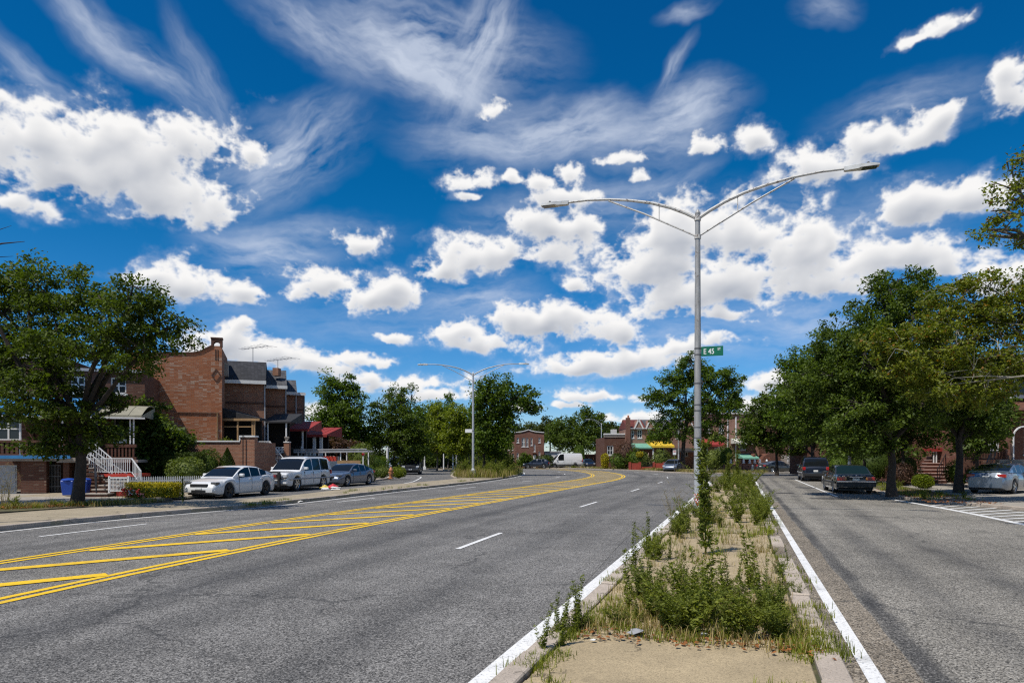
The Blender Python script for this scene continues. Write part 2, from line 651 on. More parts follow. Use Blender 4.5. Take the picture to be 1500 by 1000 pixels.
def leaf_mat(name, c_dark, c_light, trans=0.35, odd=None):
    t, bs, out = new_mat(name)
    ge = t.new('ShaderNodeNewGeometry')
    r = ge.outputs['Random Per Island']
    tc = t.new('ShaderNodeTexCoord').outputs['Object']
    n = t.noise(tc, 0.7, 3.0, 0.6)
    k = t.math('ADD', t.math('MULTIPLY', r, 0.6), t.math('MULTIPLY', t.math('SUBTRACT', n, 0.35), 1.0), clamp=True)
    c = t.mix(k, c_dark, c_light)
    if odd:
        c = t.mix(t.math('GREATER_THAN', t.math('FRACT', t.math('MULTIPLY', r, 37.13)), 1.0 - odd[1]), c, odd[0])
    t.put(bs.inputs['Base Color'], c)
    bs.inputs['Roughness'].default_value = 0.55
    bs.inputs['Specular IOR Level'].default_value = 0.22
    tr = t.new('ShaderNodeBsdfTranslucent')
    t.put(tr.inputs[0], t.mix(1.0, c, (1.4, 1.5, 0.4), blend='MULTIPLY'))
    mx = t.new('ShaderNodeMixShader')
    mx.inputs[0].default_value = trans
    t.l.new(bs.outputs[0], mx.inputs[1])
    t.l.new(tr.outputs[0], mx.inputs[2])
    t.l.new(mx.outputs[0], out.inputs[0])


def asphalt_mat(name, base, uvband=False, tan=None, seam=None):
    t, bs, out = new_mat(name)
    tc = t.new('ShaderNodeTexCoord')
    ob = tc.outputs['Object']
    fine = t.noise(ob, 90.0, 3.0, 0.75)
    v = t.new('ShaderNodeTexVoronoi')
    v.inputs['Scale'].default_value = 78.0
    t.l.new(ob, v.inputs['Vector'])
    chip = t.xyz(v.outputs['Color'])[0]
    grain = t.smooth(t.math('ADD', t.math('MULTIPLY', chip, 0.55), t.math('MULTIPLY', fine, 0.7)), 0.30, 1.02)
    pale_chip = t.math('GREATER_THAN', chip, 0.93)
    big = t.noise(ob, 0.13, 5.0, 0.6)
    mid = t.noise(ob, 0.9, 6.0, 0.7)
    bright = t.math('MULTIPLY', t.lin(grain, 0, 1, 0.18, 2.15), t.math('ADD', t.lin(big, 0.3, 0.7, 0.66, 1.12), t.lin(mid, 0.3, 0.7, -0.17, 0.17)))
    col = t.vmath('SCALE', base, bright)
    u, w, _ = t.xyz(tc.outputs['UV'])
    if uvband:
        wob = t.math('MULTIPLY', t.math('SUBTRACT', t.noise(t.comb(0.0, w, 0.0), 0.11, 3.0), 0.5), 0.5)
        u2 = t.math('ADD', u, wob)
        streak = t.noise(t.comb(t.math('MULTIPLY', u, 2.2), t.math('MULTIPLY', w, 0.05), 0.0), 1.0, 6.0, 0.7)
        col = t.vmath('SCALE', col, t.lin(streak, 0.3, 0.7, 0.80, 1.15))
        # hatched, undriven middle stays pale; wheel paths carry dark oil bands
        if not seam:
            pale = t.math('MULTIPLY', t.math('GREATER_THAN', u, -3.0), t.math('LESS_THAN', u, 0.0))
            col = t.mix(t.math('MULTIPLY', pale, 0.55), col, t.vmath('SCALE', (0.27, 0.25, 0.215), bright))
        for c0, wd, st in uvband:
            d = t.math('ABSOLUTE', t.math('SUBTRACT', u2, c0))
            k = t.math('MULTIPLY', t.smooth(d, 0.0, wd, 1.0, 0.0), t.lin(t.noise(t.comb(t.math('MULTIPLY', u, 1.3), t.math('MULTIPLY', w, 0.16), 0.0), 1.0, 5.0, 0.65), 0.32, 0.68, 0.1, st))
            col = t.mix(k, col, t.vmath('SCALE', (0.045, 0.045, 0.046), t.lin(grain, 0, 1, 0.5, 1.6)))
    if seam:
        # ragged tar seam with crumbling edges
        wv = t.math('ADD', t.math('MULTIPLY', t.math('SUBTRACT', t.noise(t.comb(0.0, w, 3.0), 0.8, 4.0, 0.6), 0.5), 0.26), t.math('MULTIPLY', t.math('SUBTRACT', t.noise(ob, 9.0, 5.0, 0.75), 0.5), 0.24))
        d = t.math('ABSOLUTE', t.math('SUBTRACT', t.math('ADD', u, wv), seam))
        k = t.math('MULTIPLY', t.smooth(d, 0.04, 0.19, 1.0, 0.0), t.lin(t.noise(t.comb(0.0, w, 9.0), 0.5, 3.0), 0.35, 0.6, 0.6, 1.0))
        col = t.mix(k, col, t.vmath('SCALE', (0.055, 0.053, 0.051), t.lin(grain, 0, 1, 0.4, 1.9)))
    if tan:
        col = t.mix(0.75, col, t.vmath('SCALE', tan, bright))
    col = t.mix(t.math('MULTIPLY', pale_chip, 0.35), col, (0.42, 0.40, 0.37))
    # tar-filled cracks and stains
    vo = t.new('ShaderNodeTexVoronoi', feature='DISTANCE_TO_EDGE')
    vo.inputs['Scale'].default_value = 0.17
    t.l.new(t.vmath('ADD', ob, t.vmath('SCALE', t.noise(ob, 0.6, 6.0, 0.7, color=True), 1.8)), vo.inputs['Vector'])
    crack = t.math('MULTIPLY', t.smooth(vo.outputs['Distance'], 0.0, 0.010, 1.0, 0.0), t.smooth(t.noise(ob, 0.3, 3.0), 0.40, 0.56))
    col = t.mix(t.math('MULTIPLY', crack, 0.6), col, (0.03, 0.03, 0.03))
    st = t.smooth(t.noise(ob, 1.7, 4.0, 0.7), 0.66, 0.78)
    col = t.mix(t.math('MULTIPLY', st, 0.55), col, (0.045, 0.045, 0.046))
    t.put(bs.inputs['Base Color'], col)
    bs.inputs['Roughness'].default_value = 0.82
    bs.inputs['Specular IOR Level'].default_value = 0.3
    bump(t, bs, grain, 0.6, 0.010)


def paint_mat(name, col, wear=0.45):
    t, bs, out = new_mat(name)
    ob = t.new('ShaderNodeTexCoord').outputs['Object']
    n = t.noise(ob, 34.0, 4.0, 0.75)
    m = t.noise(ob, 1.3, 4.0, 0.6)
    k = t.smooth(t.math('ADD', n, t.math('MULTIPLY', m, 0.12)), 0.58, 0.74)
    big = t.noise(ob, 3.0, 5.0, 0.6)
    c = t.mix(t.lin(big, 0.3, 0.7, 0.0, 0.3), col, tuple(x * 0.7 for x in col))
    c = t.mix(t.math('MULTIPLY', k, wear), c, (0.10, 0.10, 0.10))
    c = t.mix(t.smooth(t.noise(ob, 0.8, 7.0, 0.75), 0.50, 0.72, 0.0, 0.55), c, (0.13, 0.125, 0.12))
    t.put(bs.inputs['Base Color'], c)
    bs.inputs['Roughness'].default_value = 0.7
    bump(t, bs, n, 0.2, 0.005)


def concrete_mat(name, col, speck=0.25, stain=0.4):
    t, bs, out = new_mat(name)
    ob = t.new('ShaderNodeTexCoord').outputs['Object']
    n = t.noise(ob, 1.6, 6.0, 0.65)
    g = t.noise(ob, 60.0, 3.0, 0.7)
    v = t.new('ShaderNodeTexVoronoi')
    v.inputs['Scale'].default_value = 95.0
    t.l.new(ob, v.inputs['Vector'])
    k = t.math('GREATER_THAN', t.xyz(v.outputs['Color'])[1], 0.72)
    c = t.mix(t.lin(n, 0.3, 0.7), tuple(x * 0.72 for x in col), tuple(x * 1.12 for x in col))
    c = t.mix(t.lin(g, 0.3, 0.7, 0.0, 0.6), c, tuple(x * 0.45 for x in col))
    c = t.mix(t.math('MULTIPLY', k, speck), c, tuple(x * 0.45 for x in col))
    s = t.smooth(t.noise(ob, 1.1, 7.0, 0.75), 0.48, 0.72)
    c = t.mix(t.math('MULTIPLY', s, stain), c, (0.13, 0.105, 0.07))
    pb = t.new('ShaderNodeTexVoronoi')
    pb.inputs['Scale'].default_value = 55.0
    t.l.new(ob, pb.inputs['Vector'])
    peb = t.math('MULTIPLY', t.math('GREATER_THAN', t.xyz(pb.outputs['Color'])[2], 0.90), t.smooth(pb.outputs['Distance'], 0.2, 0.45, 1.0, 0.0))
    c = t.mix(t.math('MULTIPLY', peb, 0.8), c, tuple(x * 0.28 for x in col))
    ck = t.new('ShaderNodeTexVoronoi', feature='DISTANCE_TO_EDGE')
    ck.inputs['Scale'].default_value = 0.55
    t.l.new(t.vmath('ADD', ob, t.vmath('SCALE', t.noise(ob, 2.2, 6.0, 0.7, color=True), 0.7)), ck.inputs['Vector'])
    c = t.mix(t.math('MULTIPLY', t.smooth(ck.outputs['Distance'], 0.0, 0.012, 1.0, 0.0), t.smooth(t.noise(ob, 0.7, 3.0), 0.45, 0.55, 0.0, 0.8)), c, (0.05, 0.042, 0.03))
    t.put(bs.inputs['Base Color'], c)
    bs.inputs['Roughness'].default_value = 0.9
    bs.inputs['Specular IOR Level'].default_value = 0.25
    bump(t, bs, t.math('ADD', g, n), 0.4, 0.012)


def ground_mat(name, c1, c2, c3):
    t, bs, out = new_mat(name)
    ob = t.new('ShaderNodeTexCoord').outputs['Object']
    a = t.smooth(t.noise(ob, 0.7, 6.0, 0.65), 0.42, 0.6)
    b = t.smooth(t.noise(ob, 2.2, 6.0, 0.7), 0.45, 0.65)
    g = t.noise(ob, 40.0, 3.0, 0.7)
    c = t.mix(b, t.mix(a, c1, c2), c3)
    c = t.mix(t.lin(g, 0.3, 0.7, 0.0, 0.5), c, tuple(x * 0.4 for x in c1))
    t.put(bs.inputs['Base Color'], c)
    bs.inputs['Roughness'].default_value = 0.95
    bump(t, bs, g, 0.8, 0.03)


def glass_mat(name, col, rough=0.04):
    t, bs, out = new_mat(name)
    t.put(bs.inputs['Base Color'], col)
    bs.inputs['Roughness'].default_value = rough
    bs.inputs['Specular IOR Level'].default_value = 0.4


def shingle_mat(name, col):
    t, bs, out = new_mat(name)
    ob = t.new('ShaderNodeTexCoord').outputs['Object']
    x, y, z = t.xyz(ob)
    br = t.new('ShaderNodeTexBrick')
    t.l.new(t.comb(t.math('ADD', x, y), t.math('MULTIPLY', z, 1.0), 0.0), br.inputs['Vector'])
    br.inputs['Color1'].default_value = (*[c * 0.6 for c in col], 1)
    br.inputs['Color2'].default_value = (*[min(1, c * 1.5) for c in col], 1)
    br.inputs['Mortar'].default_value = (*[c * 0.25 for c in col], 1)
    br.inputs['Scale'].default_value = 1.0
    br.inputs['Mortar Size'].default_value = 0.012
    br.inputs['Brick Width'].default_value = 0.28
    br.inputs['Row Height'].default_value = 0.12
    c = t.mix(t.lin(t.noise(ob, 2.0, 5.0), 0.3, 0.7, 0, 0.4), br.outputs['Color'], tuple(a * 0.7 for a in col))
    t.put(bs.inputs['Base Color'], c)
    bs.inputs['Roughness'].default_value = 0.9
    bump(t, bs, t.math('SUBTRACT', 1.0, br.outputs['Fac']), 0.6, 0.02)


def car_paint(name, col, metal=0.0, rough=0.25, coat=1.0):
    t, bs, out = new_mat(name)
    ob = t.new('ShaderNodeTexCoord').outputs['Object']
    z = t.xyz(ob)[2]
    n = t.noise(ob, 5.0, 5.0, 0.65)
    # road dust along the sills
    d = t.math('MULTIPLY', t.smooth(z, 0.15, 0.55, 0.4, 0.0), t.lin(n, 0.3, 0.7, 0.3, 1.0))
    c = t.mix(t.lin(n, 0.2, 0.8, 0.0, 0.12), col, tuple(x * 0.75 for x in col))
    c = t.mix(d, c, (0.16, 0.14, 0.115))
    t.put(bs.inputs['Base Color'], c)
    bs.inputs['Metallic'].default_value = metal
    bs.inputs['Roughness'].default_value = rough
    bs.inputs['Coat Weight'].default_value = coat
    bs.inputs['Coat Roughness'].default_value = 0.04


asphalt_mat('asphalt', (0.165, 0.158, 0.148))
asphalt_mat('asphalt_main', (0.182, 0.173, 0.160), uvband=[(1.75, 0.8, 0.8), (3.0, 0.5, 0.4), (5.2, 0.6, 0.5), (-4.4, 0.5, 0.45), (-6.8, 0.5, 0.3)])
asphalt_mat('asphalt_right', (0.245, 0.225, 0.190), uvband=[(2.4, 0.4, 0.6), (3.6, 0.6, 0.6)], seam=1.52)
asphalt_mat('asphalt_tan', (0.20, 0.175, 0.14), tan=(0.235, 0.195, 0.145))
paint_mat('paint_white', (0.80, 0.79, 0.76), 0.7)
paint_mat('paint_yellow', (0.88, 0.55, 0.008), 0.65)
concrete_mat('median_concrete', (0.52, 0.41, 0.25), 0.5, 0.5)
concrete_mat('kerb_stone', (0.58, 0.49, 0.40), 0.3, 0.35)
concrete_mat('pavement', (0.42, 0.38, 0.32), 0.2, 0.5)
concrete_mat('strip_concrete', (0.44, 0.37, 0.26), 0.25, 0.4)
concrete_mat('step_stone', (0.46, 0.40, 0.34), 0.15, 0.3)
concrete_mat('step_pink', (0.52, 0.36, 0.31), 0.15, 0.3)
ground_mat('soil', (0.10, 0.075, 0.045), (0.07, 0.085, 0.03), (0.22, 0.17, 0.08))
ground_mat('ground_far', (0.09, 0.08, 0.055), (0.05, 0.075, 0.025), (0.20, 0.17, 0.11))
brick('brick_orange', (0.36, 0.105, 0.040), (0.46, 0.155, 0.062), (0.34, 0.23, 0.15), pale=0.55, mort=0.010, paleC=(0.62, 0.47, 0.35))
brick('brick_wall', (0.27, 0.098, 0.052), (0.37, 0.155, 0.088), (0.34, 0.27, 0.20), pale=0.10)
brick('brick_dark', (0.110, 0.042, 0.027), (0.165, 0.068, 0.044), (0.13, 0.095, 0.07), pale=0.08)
brick('brick_red', (0.175, 0.062, 0.042), (0.24, 0.092, 0.064), (0.22, 0.16, 0.12), pale=0.08)
brick('brick_pink', (0.30, 0.145, 0.10), (0.38, 0.20, 0.145), (0.32, 0.24, 0.19), pale=0.1)
plain('white_trim', (0.72, 0.71, 0.68), 0.55, var=0.08, dirt=0.25)
plain('white_rail', (0.74, 0.73, 0.71), 0.45, var=0.06, dirt=0.2)
plain('white_wall', (0.62, 0.61, 0.58), 0.8, var=0.1, dirt=0.2)
plain('beige_canvas', (0.27, 0.25, 0.18), 0.8, var=0.12, dirt=0.25)
plain('pale_canvas', (0.62, 0.60, 0.52), 0.8, var=0.1, dirt=0.2)
plain('blue_canvas', (0.03, 0.19, 0.42), 0.6, var=0.15)
plain('green_canvas', (0.16, 0.36, 0.26), 0.8, var=0.15)
plain('yellow_canvas', (0.66, 0.44, 0.03), 0.7, var=0.08)
plain('red_canvas', (0.27, 0.026, 0.020), 0.7, var=0.15)
plain('brown_canvas', (0.13, 0.05, 0.03), 0.8, var=0.2)
plain('black_canvas', (0.022, 0.022, 0.024), 0.7, var=0.2)
plain('red_paint', (0.48, 0.045, 0.025), 0.5, var=0.15, dirt=0.2)
plain('red_fence', (0.32, 0.05, 0.03), 0.6, var=0.2, dirt=0.3)
plain('wood_tan', (0.33, 0.20, 0.09), 0.7, var=0.25)
plain('inside_shade', (0.012, 0.012, 0.012), 0.9, var=0.2)  # near-black stand-in for the shade inside porches, rooms and openings
plain('black_iron', (0.018, 0.018, 0.02), 0.45, var=0.2)
plain('grey_iron', (0.10, 0.10, 0.10), 0.5, var=0.2)
plain('tar_roof', (0.05, 0.05, 0.052), 0.9)
plain('soffit', (0.36, 0.36, 0.37), 0.6, dirt=0.3)
plain('terracotta', (0.42, 0.16, 0.08), 0.8)
plain('blue_plastic', (0.012, 0.06, 0.34), 0.4, var=0.12)
plain('hydrant_paint', (0.42, 0.17, 0.07), 0.5, dirt=0.4)
plain('tyre', (0.016, 0.016, 0.017), 0.8, var=0.2)
plain('rim_silver', (0.55, 0.55, 0.56), 0.28, metal=1.0, var=0.05)
plain('rim_black', (0.018, 0.018, 0.018), 0.35, var=0.1)
plain('chrome', (0.75, 0.75, 0.76), 0.12, metal=1.0, var=0.03)
plain('black_plastic', (0.02, 0.02, 0.021), 0.5, var=0.1)
plain('lamp_clear', (0.55, 0.57, 0.60), 0.1, var=0.05, coat=1.0)
plain('lamp_dark', (0.06, 0.065, 0.07), 0.12, var=0.05, coat=1.0)
plain('lamp_red', (0.36, 0.012, 0.012), 0.15, var=0.1, coat=1.0)
plain('lamp_amber', (0.55, 0.22, 0.05), 0.15, var=0.1, coat=1.0)
plain('plate', (0.66, 0.66, 0.63), 0.5, var=0.06)
plain('plate_print', (0.06, 0.08, 0.22), 0.5, var=0.1)
plain('seat_grey', (0.10, 0.16, 0.16), 0.7)
plain('cloth_red', (0.48, 0.03, 0.04), 0.8)
plain('cloth_white', (0.72, 0.71, 0.68), 0.8)
plain('cloth_yellow', (0.66, 0.50, 0.10), 0.8)
plain('flower_red', (0.50, 0.035, 0.03), 0.7)
plain('flower_white', (0.70, 0.68, 0.68), 0.7)
plain('flower_pink', (0.56, 0.22, 0.30), 0.7)
plain('sign_green', (0.0, 0.13, 0.065), 0.4, var=0.06)
plain('sign_white', (0.82, 0.82, 0.80), 0.4, var=0.03)
plain('tape_red', (0.55, 0.04, 0.03), 0.5, dirt=0.4)
plain('bark', (0.036, 0.028, 0.022), 0.95, var=0.4, scale=6, bmp=0.8, bscale=18)
plain('bark_grey', (0.12, 0.105, 0.09), 0.95, var=0.4, scale=6, bmp=0.6, bscale=18)
plain('bark_pale', (0.33, 0.30, 0.24), 0.9, var=0.35, scale=5, dirt=0.5, bmp=0.3)
plain('antenna_metal', (0.20, 0.20, 0.21), 0.4, metal=0.6)
plain('litter_white', (0.66, 0.65, 0.62), 0.7)
plain('litter_grey', (0.30, 0.30, 0.31), 0.7)
glass_mat('car_glass', (0.010, 0.012, 0.014))
glass_mat('car_glass_green', (0.008, 0.018, 0.016))
glass_mat('window_glass', (0.030, 0.035, 0.040), 0.08)
shingle_mat('shingle_black', (0.030, 0.030, 0.033))
shingle_mat('shingle_grey', (0.085, 0.085, 0.09))
shingle_mat('shingle_red', (0.155, 0.032, 0.022))
shingle_mat('shingle_brown', (0.16, 0.06, 0.035))
car_paint('car_white', (0.74, 0.74, 0.73))
car_paint('car_silver', (0.22, 0.26, 0.32), 0.6, 0.3)
car_paint('car_bluegrey', (0.14, 0.165, 0.215), 0.5, 0.3)
car_paint('car_black', (0.040, 0.041, 0.037), 0.2, 0.28)
car_paint('car_navy', (0.012, 0.018, 0.035), 0.2, 0.28)
car_paint('car_grey', (0.055, 0.06, 0.07), 0.4, 0.3)
leaf_mat('leaf_locust', (0.018, 0.036, 0.004), (0.130, 0.178, 0.020), 0.36)
leaf_mat('leaf_dark', (0.0216, 0.0432, 0.0068), (0.1560, 0.2145, 0.0364), 0.4)
leaf_mat('leaf_mid', (0.0243, 0.0513, 0.0068), (0.1560, 0.2275, 0.0286), 0.4)
leaf_mat('leaf_bright', (0.0550, 0.0858, 0.0066), (0.2640, 0.3025, 0.0264), 0.4)
leaf_mat('leaf_plane', (0.0504, 0.0720, 0.0072), (0.2645, 0.2875, 0.0368), 0.4, odd=((0.26, 0.13, 0.02), 0.05))
leaf_mat('leaf_far', (0.026, 0.040, 0.008), (0.100, 0.120, 0.026), 0.25)
leaf_mat('leaf_rust', (0.0550, 0.0264, 0.0220), (0.1473, 0.0853, 0.0543), 0.25)
leaf_mat('leaf_hedge', (0.016, 0.034, 0.004), (0.085, 0.115, 0.012), 0.2)
leaf_mat('leaf_yellow', (0.16, 0.14, 0.01), (0.62, 0.50, 0.02), 0.25)
leaf_mat('leaf_pale', (0.050, 0.080, 0.014), (0.220, 0.260, 0.060), 0.3)
leaf_mat('weed_green', (0.070, 0.100, 0.012), (0.300, 0.320, 0.048), 0.35)
leaf_mat('weed_dark', (0.055, 0.082, 0.012), (0.240, 0.270, 0.045), 0.35)
leaf_mat('weed_dry', (0.16, 0.12, 0.045), (0.38, 0.30, 0.12), 0.3)
leaf_mat('grass_green', (0.080, 0.110, 0.012), (0.300, 0.310, 0.035), 0.32)
leaf_mat('grass_straw', (0.24, 0.18, 0.07), (0.48, 0.38, 0.17), 0.3)
leaf_mat('fallen_leaf', (0.14, 0.055, 0.022), (0.40, 0.16, 0.05), 0.1)


def pole_mat():
    t, bs, out = new_mat('galvanised')
    ob = t.new('ShaderNodeTexCoord').outputs['Object']
    n = t.noise(t.vmath('MULTIPLY', ob, (1.0, 1.0, 0.15)), 14.0, 5.0, 0.65)
    v = t.new('ShaderNodeTexVoronoi')
    v.inputs['Scale'].default_value = 60.0
    t.l.new(ob, v.inputs['Vector'])
    c = t.mix(t.lin(n, 0.3, 0.7), (0.28, 0.27, 0.25), (0.48, 0.47, 0.45))
    c = t.mix(t.math('MULTIPLY', t.xyz(v.outputs['Color'])[0], 0.3), c, (0.20, 0.20, 0.20))
    r = t.smooth(t.noise(ob, 5.0, 6.0, 0.7), 0.60, 0.70)
    c = t.mix(t.math('MULTIPLY', r, 0.6), c, (0.10, 0.045, 0.02))
    t.put(bs.inputs['Base Color'], c)
    bs.inputs['Metallic'].default_value = 0.25
    bs.inputs['Roughness'].default_value = 0.5
    t, bs, out = new_mat('rusty_arm')
    ob = t.new('ShaderNodeTexCoord').outputs['Object']
    n = t.smooth(t.noise(ob, 14.0, 6.0, 0.75), 0.53, 0.62)
    c = t.mix(n, (0.56, 0.54, 0.50), (0.085, 0.045, 0.03))
    t.put(bs.inputs['Base Color'], c)
    bs.inputs['Roughness'].default_value = 0.6


pole_mat()
plain('pole_silver', (0.52, 0.53, 0.54), 0.4, metal=0.4, var=0.12, scale=5)
plain('lamp_head_grey', (0.60, 0.60, 0.58), 0.45, dirt=0.3)


# ------------------------------------------------------------------ ground, roads, pavements
def spline(pts, step=0.8):
    P = [np.array(p[:2], float) for p in pts]
    P = [2 * P[0] - P[1]] + P + [2 * P[-1] - P[-2]]
    out = []
    for i in range(1, len(P) - 2):
        a, b, c, d = P[i - 1], P[i], P[i + 1], P[i + 2]
        n = max(2, int(np.linalg.norm(c - b) / step))
        for k in range(n):
            t = k / n
            out.append(0.5 * ((2 * b) + (-a + c) * t + (2 * a - 5 * b + 4 * c - d) * t * t + (-a + 3 * b - 3 * c + d) * t ** 3))
    out.append(P[-2])
    return np.array(out)


def normals(c):
    d = np.gradient(c, axis=0)
    d /= np.linalg.norm(d, axis=1)[:, None]
    return np.stack([d[:, 1], -d[:, 0]], axis=1)      # to the right of travel


def arclen(c):
    return np.concatenate([[0], np.cumsum(np.linalg.norm(np.diff(c, axis=0), axis=1))])


def ribbon(c, o0, o1, z, nseg=1, thick=0.0):
    """strip along curve c between two offsets to its right; offsets may vary along it"""
    n = normals(c)
    s = arclen(c)
    o0 = np.broadcast_to(o0, len(c))
    o1 = np.broadcast_to(o1, len(c))
    m = MB()
    m.uv = []
    for i in range(len(c)):
        for k in range(nseg + 1):
            o = o0[i] + (o1[i] - o0[i]) * k / nseg
            p = c[i] + n[i] * o
            m.v.append((p[0], p[1], z))
            m.uv.append((o, s[i]))
    w = nseg + 1
    for i in range(len(c) - 1):
        for k in range(nseg):
            a = i * w + k
            m.f.append((a, a + 1, a + w + 1, a + w))
    return m


def sub(c, a, b):
    """piece of a curve between two arc lengths"""
    s = arclen(c)
    t = np.linspace(a, b, max(2, int((b - a) / 0.7) + 1))
    return np.stack([np.interp(t, s, c[:, 0]), np.interp(t, s, c[:, 1])], axis=1)


def at_len(c, t, o=0.0):
    s = arclen(c)
    n = normals(c)
    i = np.array([np.interp(t, s, c[:, 0]), np.interp(t, s, c[:, 1])])
    nn = np.array([np.interp(t, s, n[:, 0]), np.interp(t, s, n[:, 1])])
    return i + nn * o


# the road's right double yellow line is the measure for the main carriageway
RC = spline([(-12.0, -22), (-9.2, -5), (-7.9, 2.0), (-6.43, 8.57), (-5.5, 12.4), (-3.1, 20.7), (2.0, 36), (5.4, 46.2), (8.4, 55.4), (10.7, 65.5), (11.75, 76), (11.7, 88), (10.2, 99), (6.6, 110), (0.5, 122), (-9, 136), (-24, 152), (-60, 180)])
LK = spline([(-18.5, -8), (-14.6, 8), (-12.6, 16.7), (-11.3, 20.7), (-9.1, 25.5), (-6.6, 34.6), (-2.5, 49.5), (-0.3, 61), (0.85, 71), (0.9, 84), (-1.0, 96), (-5.5, 107), (-14, 119), (-30, 135)])
DR = np.array((0.318, 0.948))
PR = np.array((0.948, -0.318))


def ST(s, t):
    return PR * s + DR * t


RL = np.array([ST(0, t) for t in np.arange(-12, 66, 1.0)])

ground = MB()
ground.quad((-3000, -3000, -0.03), (3000, -3000, -0.03), (3000, 3000, -0.03), (-3000, 3000, -0.03))
tag(ground.build('ground', 'ground_far'), 'bare dry ground beyond the streets', 'ground', kind='structure')

road = MB().quad((-60, -30, -0.004), (70, -30, -0.004), (70, 175, -0.004), (-60, 175, -0.004)).build('road', 'asphalt')
tag(road, 'worn grey asphalt of the wide curving avenue', 'road', kind='structure')
offR = np.interp(arclen(RC), [0, 60, 80, 200], [7.0, 7.0, 7.0, 6.2])
ribbon(RC, -8.2, offR, 0.0, nseg=6).build('asphalt_lane', 'asphalt_main', road, fix=False)
ribbon(RL, 0.5, 9.0, 0.002, nseg=4).build('asphalt_lane', 'asphalt_right', road, fix=False)


def wavy(c, o, amp, seed):
    r = np.random.default_rng(seed)
    s = arclen(c)
    k = np.interp(s, np.arange(0, s[-1] + 2, 0.7), r.normal(0, amp, len(np.arange(0, s[-1] + 2, 0.7))))
    return o + k


RLn = np.array([ST(0, t) for t in np.arange(-4, 30, 0.25)])
ribbon(RLn, 0.5, wavy(RLn, 1.40, 0.02, 3), 0.006).build('gutter_strip', 'asphalt_tan', road, fix=False)
# dark asphalt tone for the painted shadow patches
t, bs, out = new_mat('shadow_asphalt')
ob = t.new('ShaderNodeTexCoord').outputs['Object']
g = t.noise(ob, 40.0, 4.0, 0.7)
t.put(bs.inputs['Base Color'], t.mix(t.lin(g, 0.3, 0.7), (0.028, 0.027, 0.027), (0.105, 0.10, 0.096)))
bs.inputs['Roughness'].default_value = 0.85
bump(t, bs, g, 0.9, 0.02)

# painted lines
for o in (-0.12, 0.12):
    ribbon(RC, o - 0.065, o + 0.065, 0.008).build('yellow_line', 'paint_yellow', road, fix=False)
    ribbon(RC, -3.0 + o - 0.06, -3.0 + o + 0.06, 0.008).build('yellow_line', 'paint_yellow', road, fix=False)
sR = arclen(RC)
t0 = 18.0
while t0 < 128:
    a0, a1 = at_len(RC, t0, -2.80), at_len(RC, t0 + 3.6, -0.22)
    d = (a1 - a0) / np.linalg.norm(a1 - a0)
    q = np.array((d[1], -d[0])) * 0.15
    m = MB().quad((*(a0 + q), 0.0125), (*(a1 + q), 0.0125), (*(a1 - q), 0.0125), (*(a0 - q), 0.0125))
    m.build('hatch_bar', 'paint_yellow', road, fix=False)
    t0 += 2.85


def dashes(c, off, first, n, pitch=12.2, ln=3.05, w=0.11):
    for k in range(n):
        p = sub(c, first + k * pitch, first + k * pitch + ln)
        ribbon(p, off - w / 2, off + w / 2, 0.008).build('lane_dash', 'paint_white', road, fix=False)


def len_at_y(c, y):
    return float(np.interp(y, c[:, 1], arclen(c)))


dashes(RC, 4.0, len_at_y(RC, 13.6 + 0.9) - 12.2, 9)
dashes(RC, -5.9, len_at_y(RC, 14.0) , 8)
ribbon(sub(LK, 0, 118), 0.28, 0.40, 0.008).build('edge_line', 'paint_white', road, fix=False)
lm = [ST(-1.98, t) for t in np.arange(-6, 50, 1.0)] + [np.array(q) for q in ((15.6, 55.5), (17.2, 61.5), (18.4, 65.0))]
LM = np.array(lm)
ribbon(LM, -0.085, 0.085, 0.008).build('edge_line', 'paint_white', road, fix=False)
rm = [ST(1.03, t) for t in np.arange(-6, 58, 1.0)] + [np.array(q) for q in ((20.5, 60.5), (20.0, 62.5), (19.2, 64.5))]
RM = np.array(rm)
ribbon(RM, -0.065, 0.065, 0.0135).build('edge_line', 'paint_white', road, fix=False)
PL = np.array([ST(4.2, t) for t in np.arange(34.5, 61, 1.0)])
ribbon(PL, -0.06, 0.06, 0.008).build('parking_line', 'paint_white', road, fix=False)
HL = spline([(16.4, 29.5), (15.9, 27.0), (14.9, 22.5), (13.75, 18.3), (12.9, 15.0), (12.0, 11.0)])
ribbon(HL, -0.11, 0.11, 0.008).build('edge_line', 'paint_white', road, fix=False)
for k in range(13):
    y0 = 15.8 + k * 0.8
    x0 = float(np.interp(y0, HL[::-1, 1], HL[::-1, 0])) + 0.1
    MB().quad((x0, y0, 0.0118), (17.2, y0 + 1.2, 0.0118), (17.2, y0 + 1.36, 0.0118), (x0, y0 + 0.15, 0.0118)).build('hatch_bar', 'paint_white', road, fix=False)
SL = spline([(-7.9, 44), (-7.4, 50), (-7.9, 58), (-8.4, 63), (-9.2, 66)])
ribbon(SL, -0.06, 0.06, 0.008).build('edge_line', 'paint_white', road, fix=False)

# tree shadow painted as dark patches on the right carriageway
for (px, py, a, b) in ((1180, 714, 0.7, 0.4), (1215, 730, 0.9, 0.35), (1150, 722, 0.5, 0.3)):
    x, y, _ = G(px, py)
    r = random.Random(px)
    m = MB()
    n = 14
    m.v = [(x + a * math.cos(2 * PI * k / n) * r.uniform(0.7, 1.15), y + b * 1.6 * math.sin(2 * PI * k / n) * r.uniform(0.7, 1.15), 0.0155) for k in range(n)]
    m.f = [tuple(range(n))]
    m.build('shadow_patch', 'shadow_asphalt', road, fix=False)

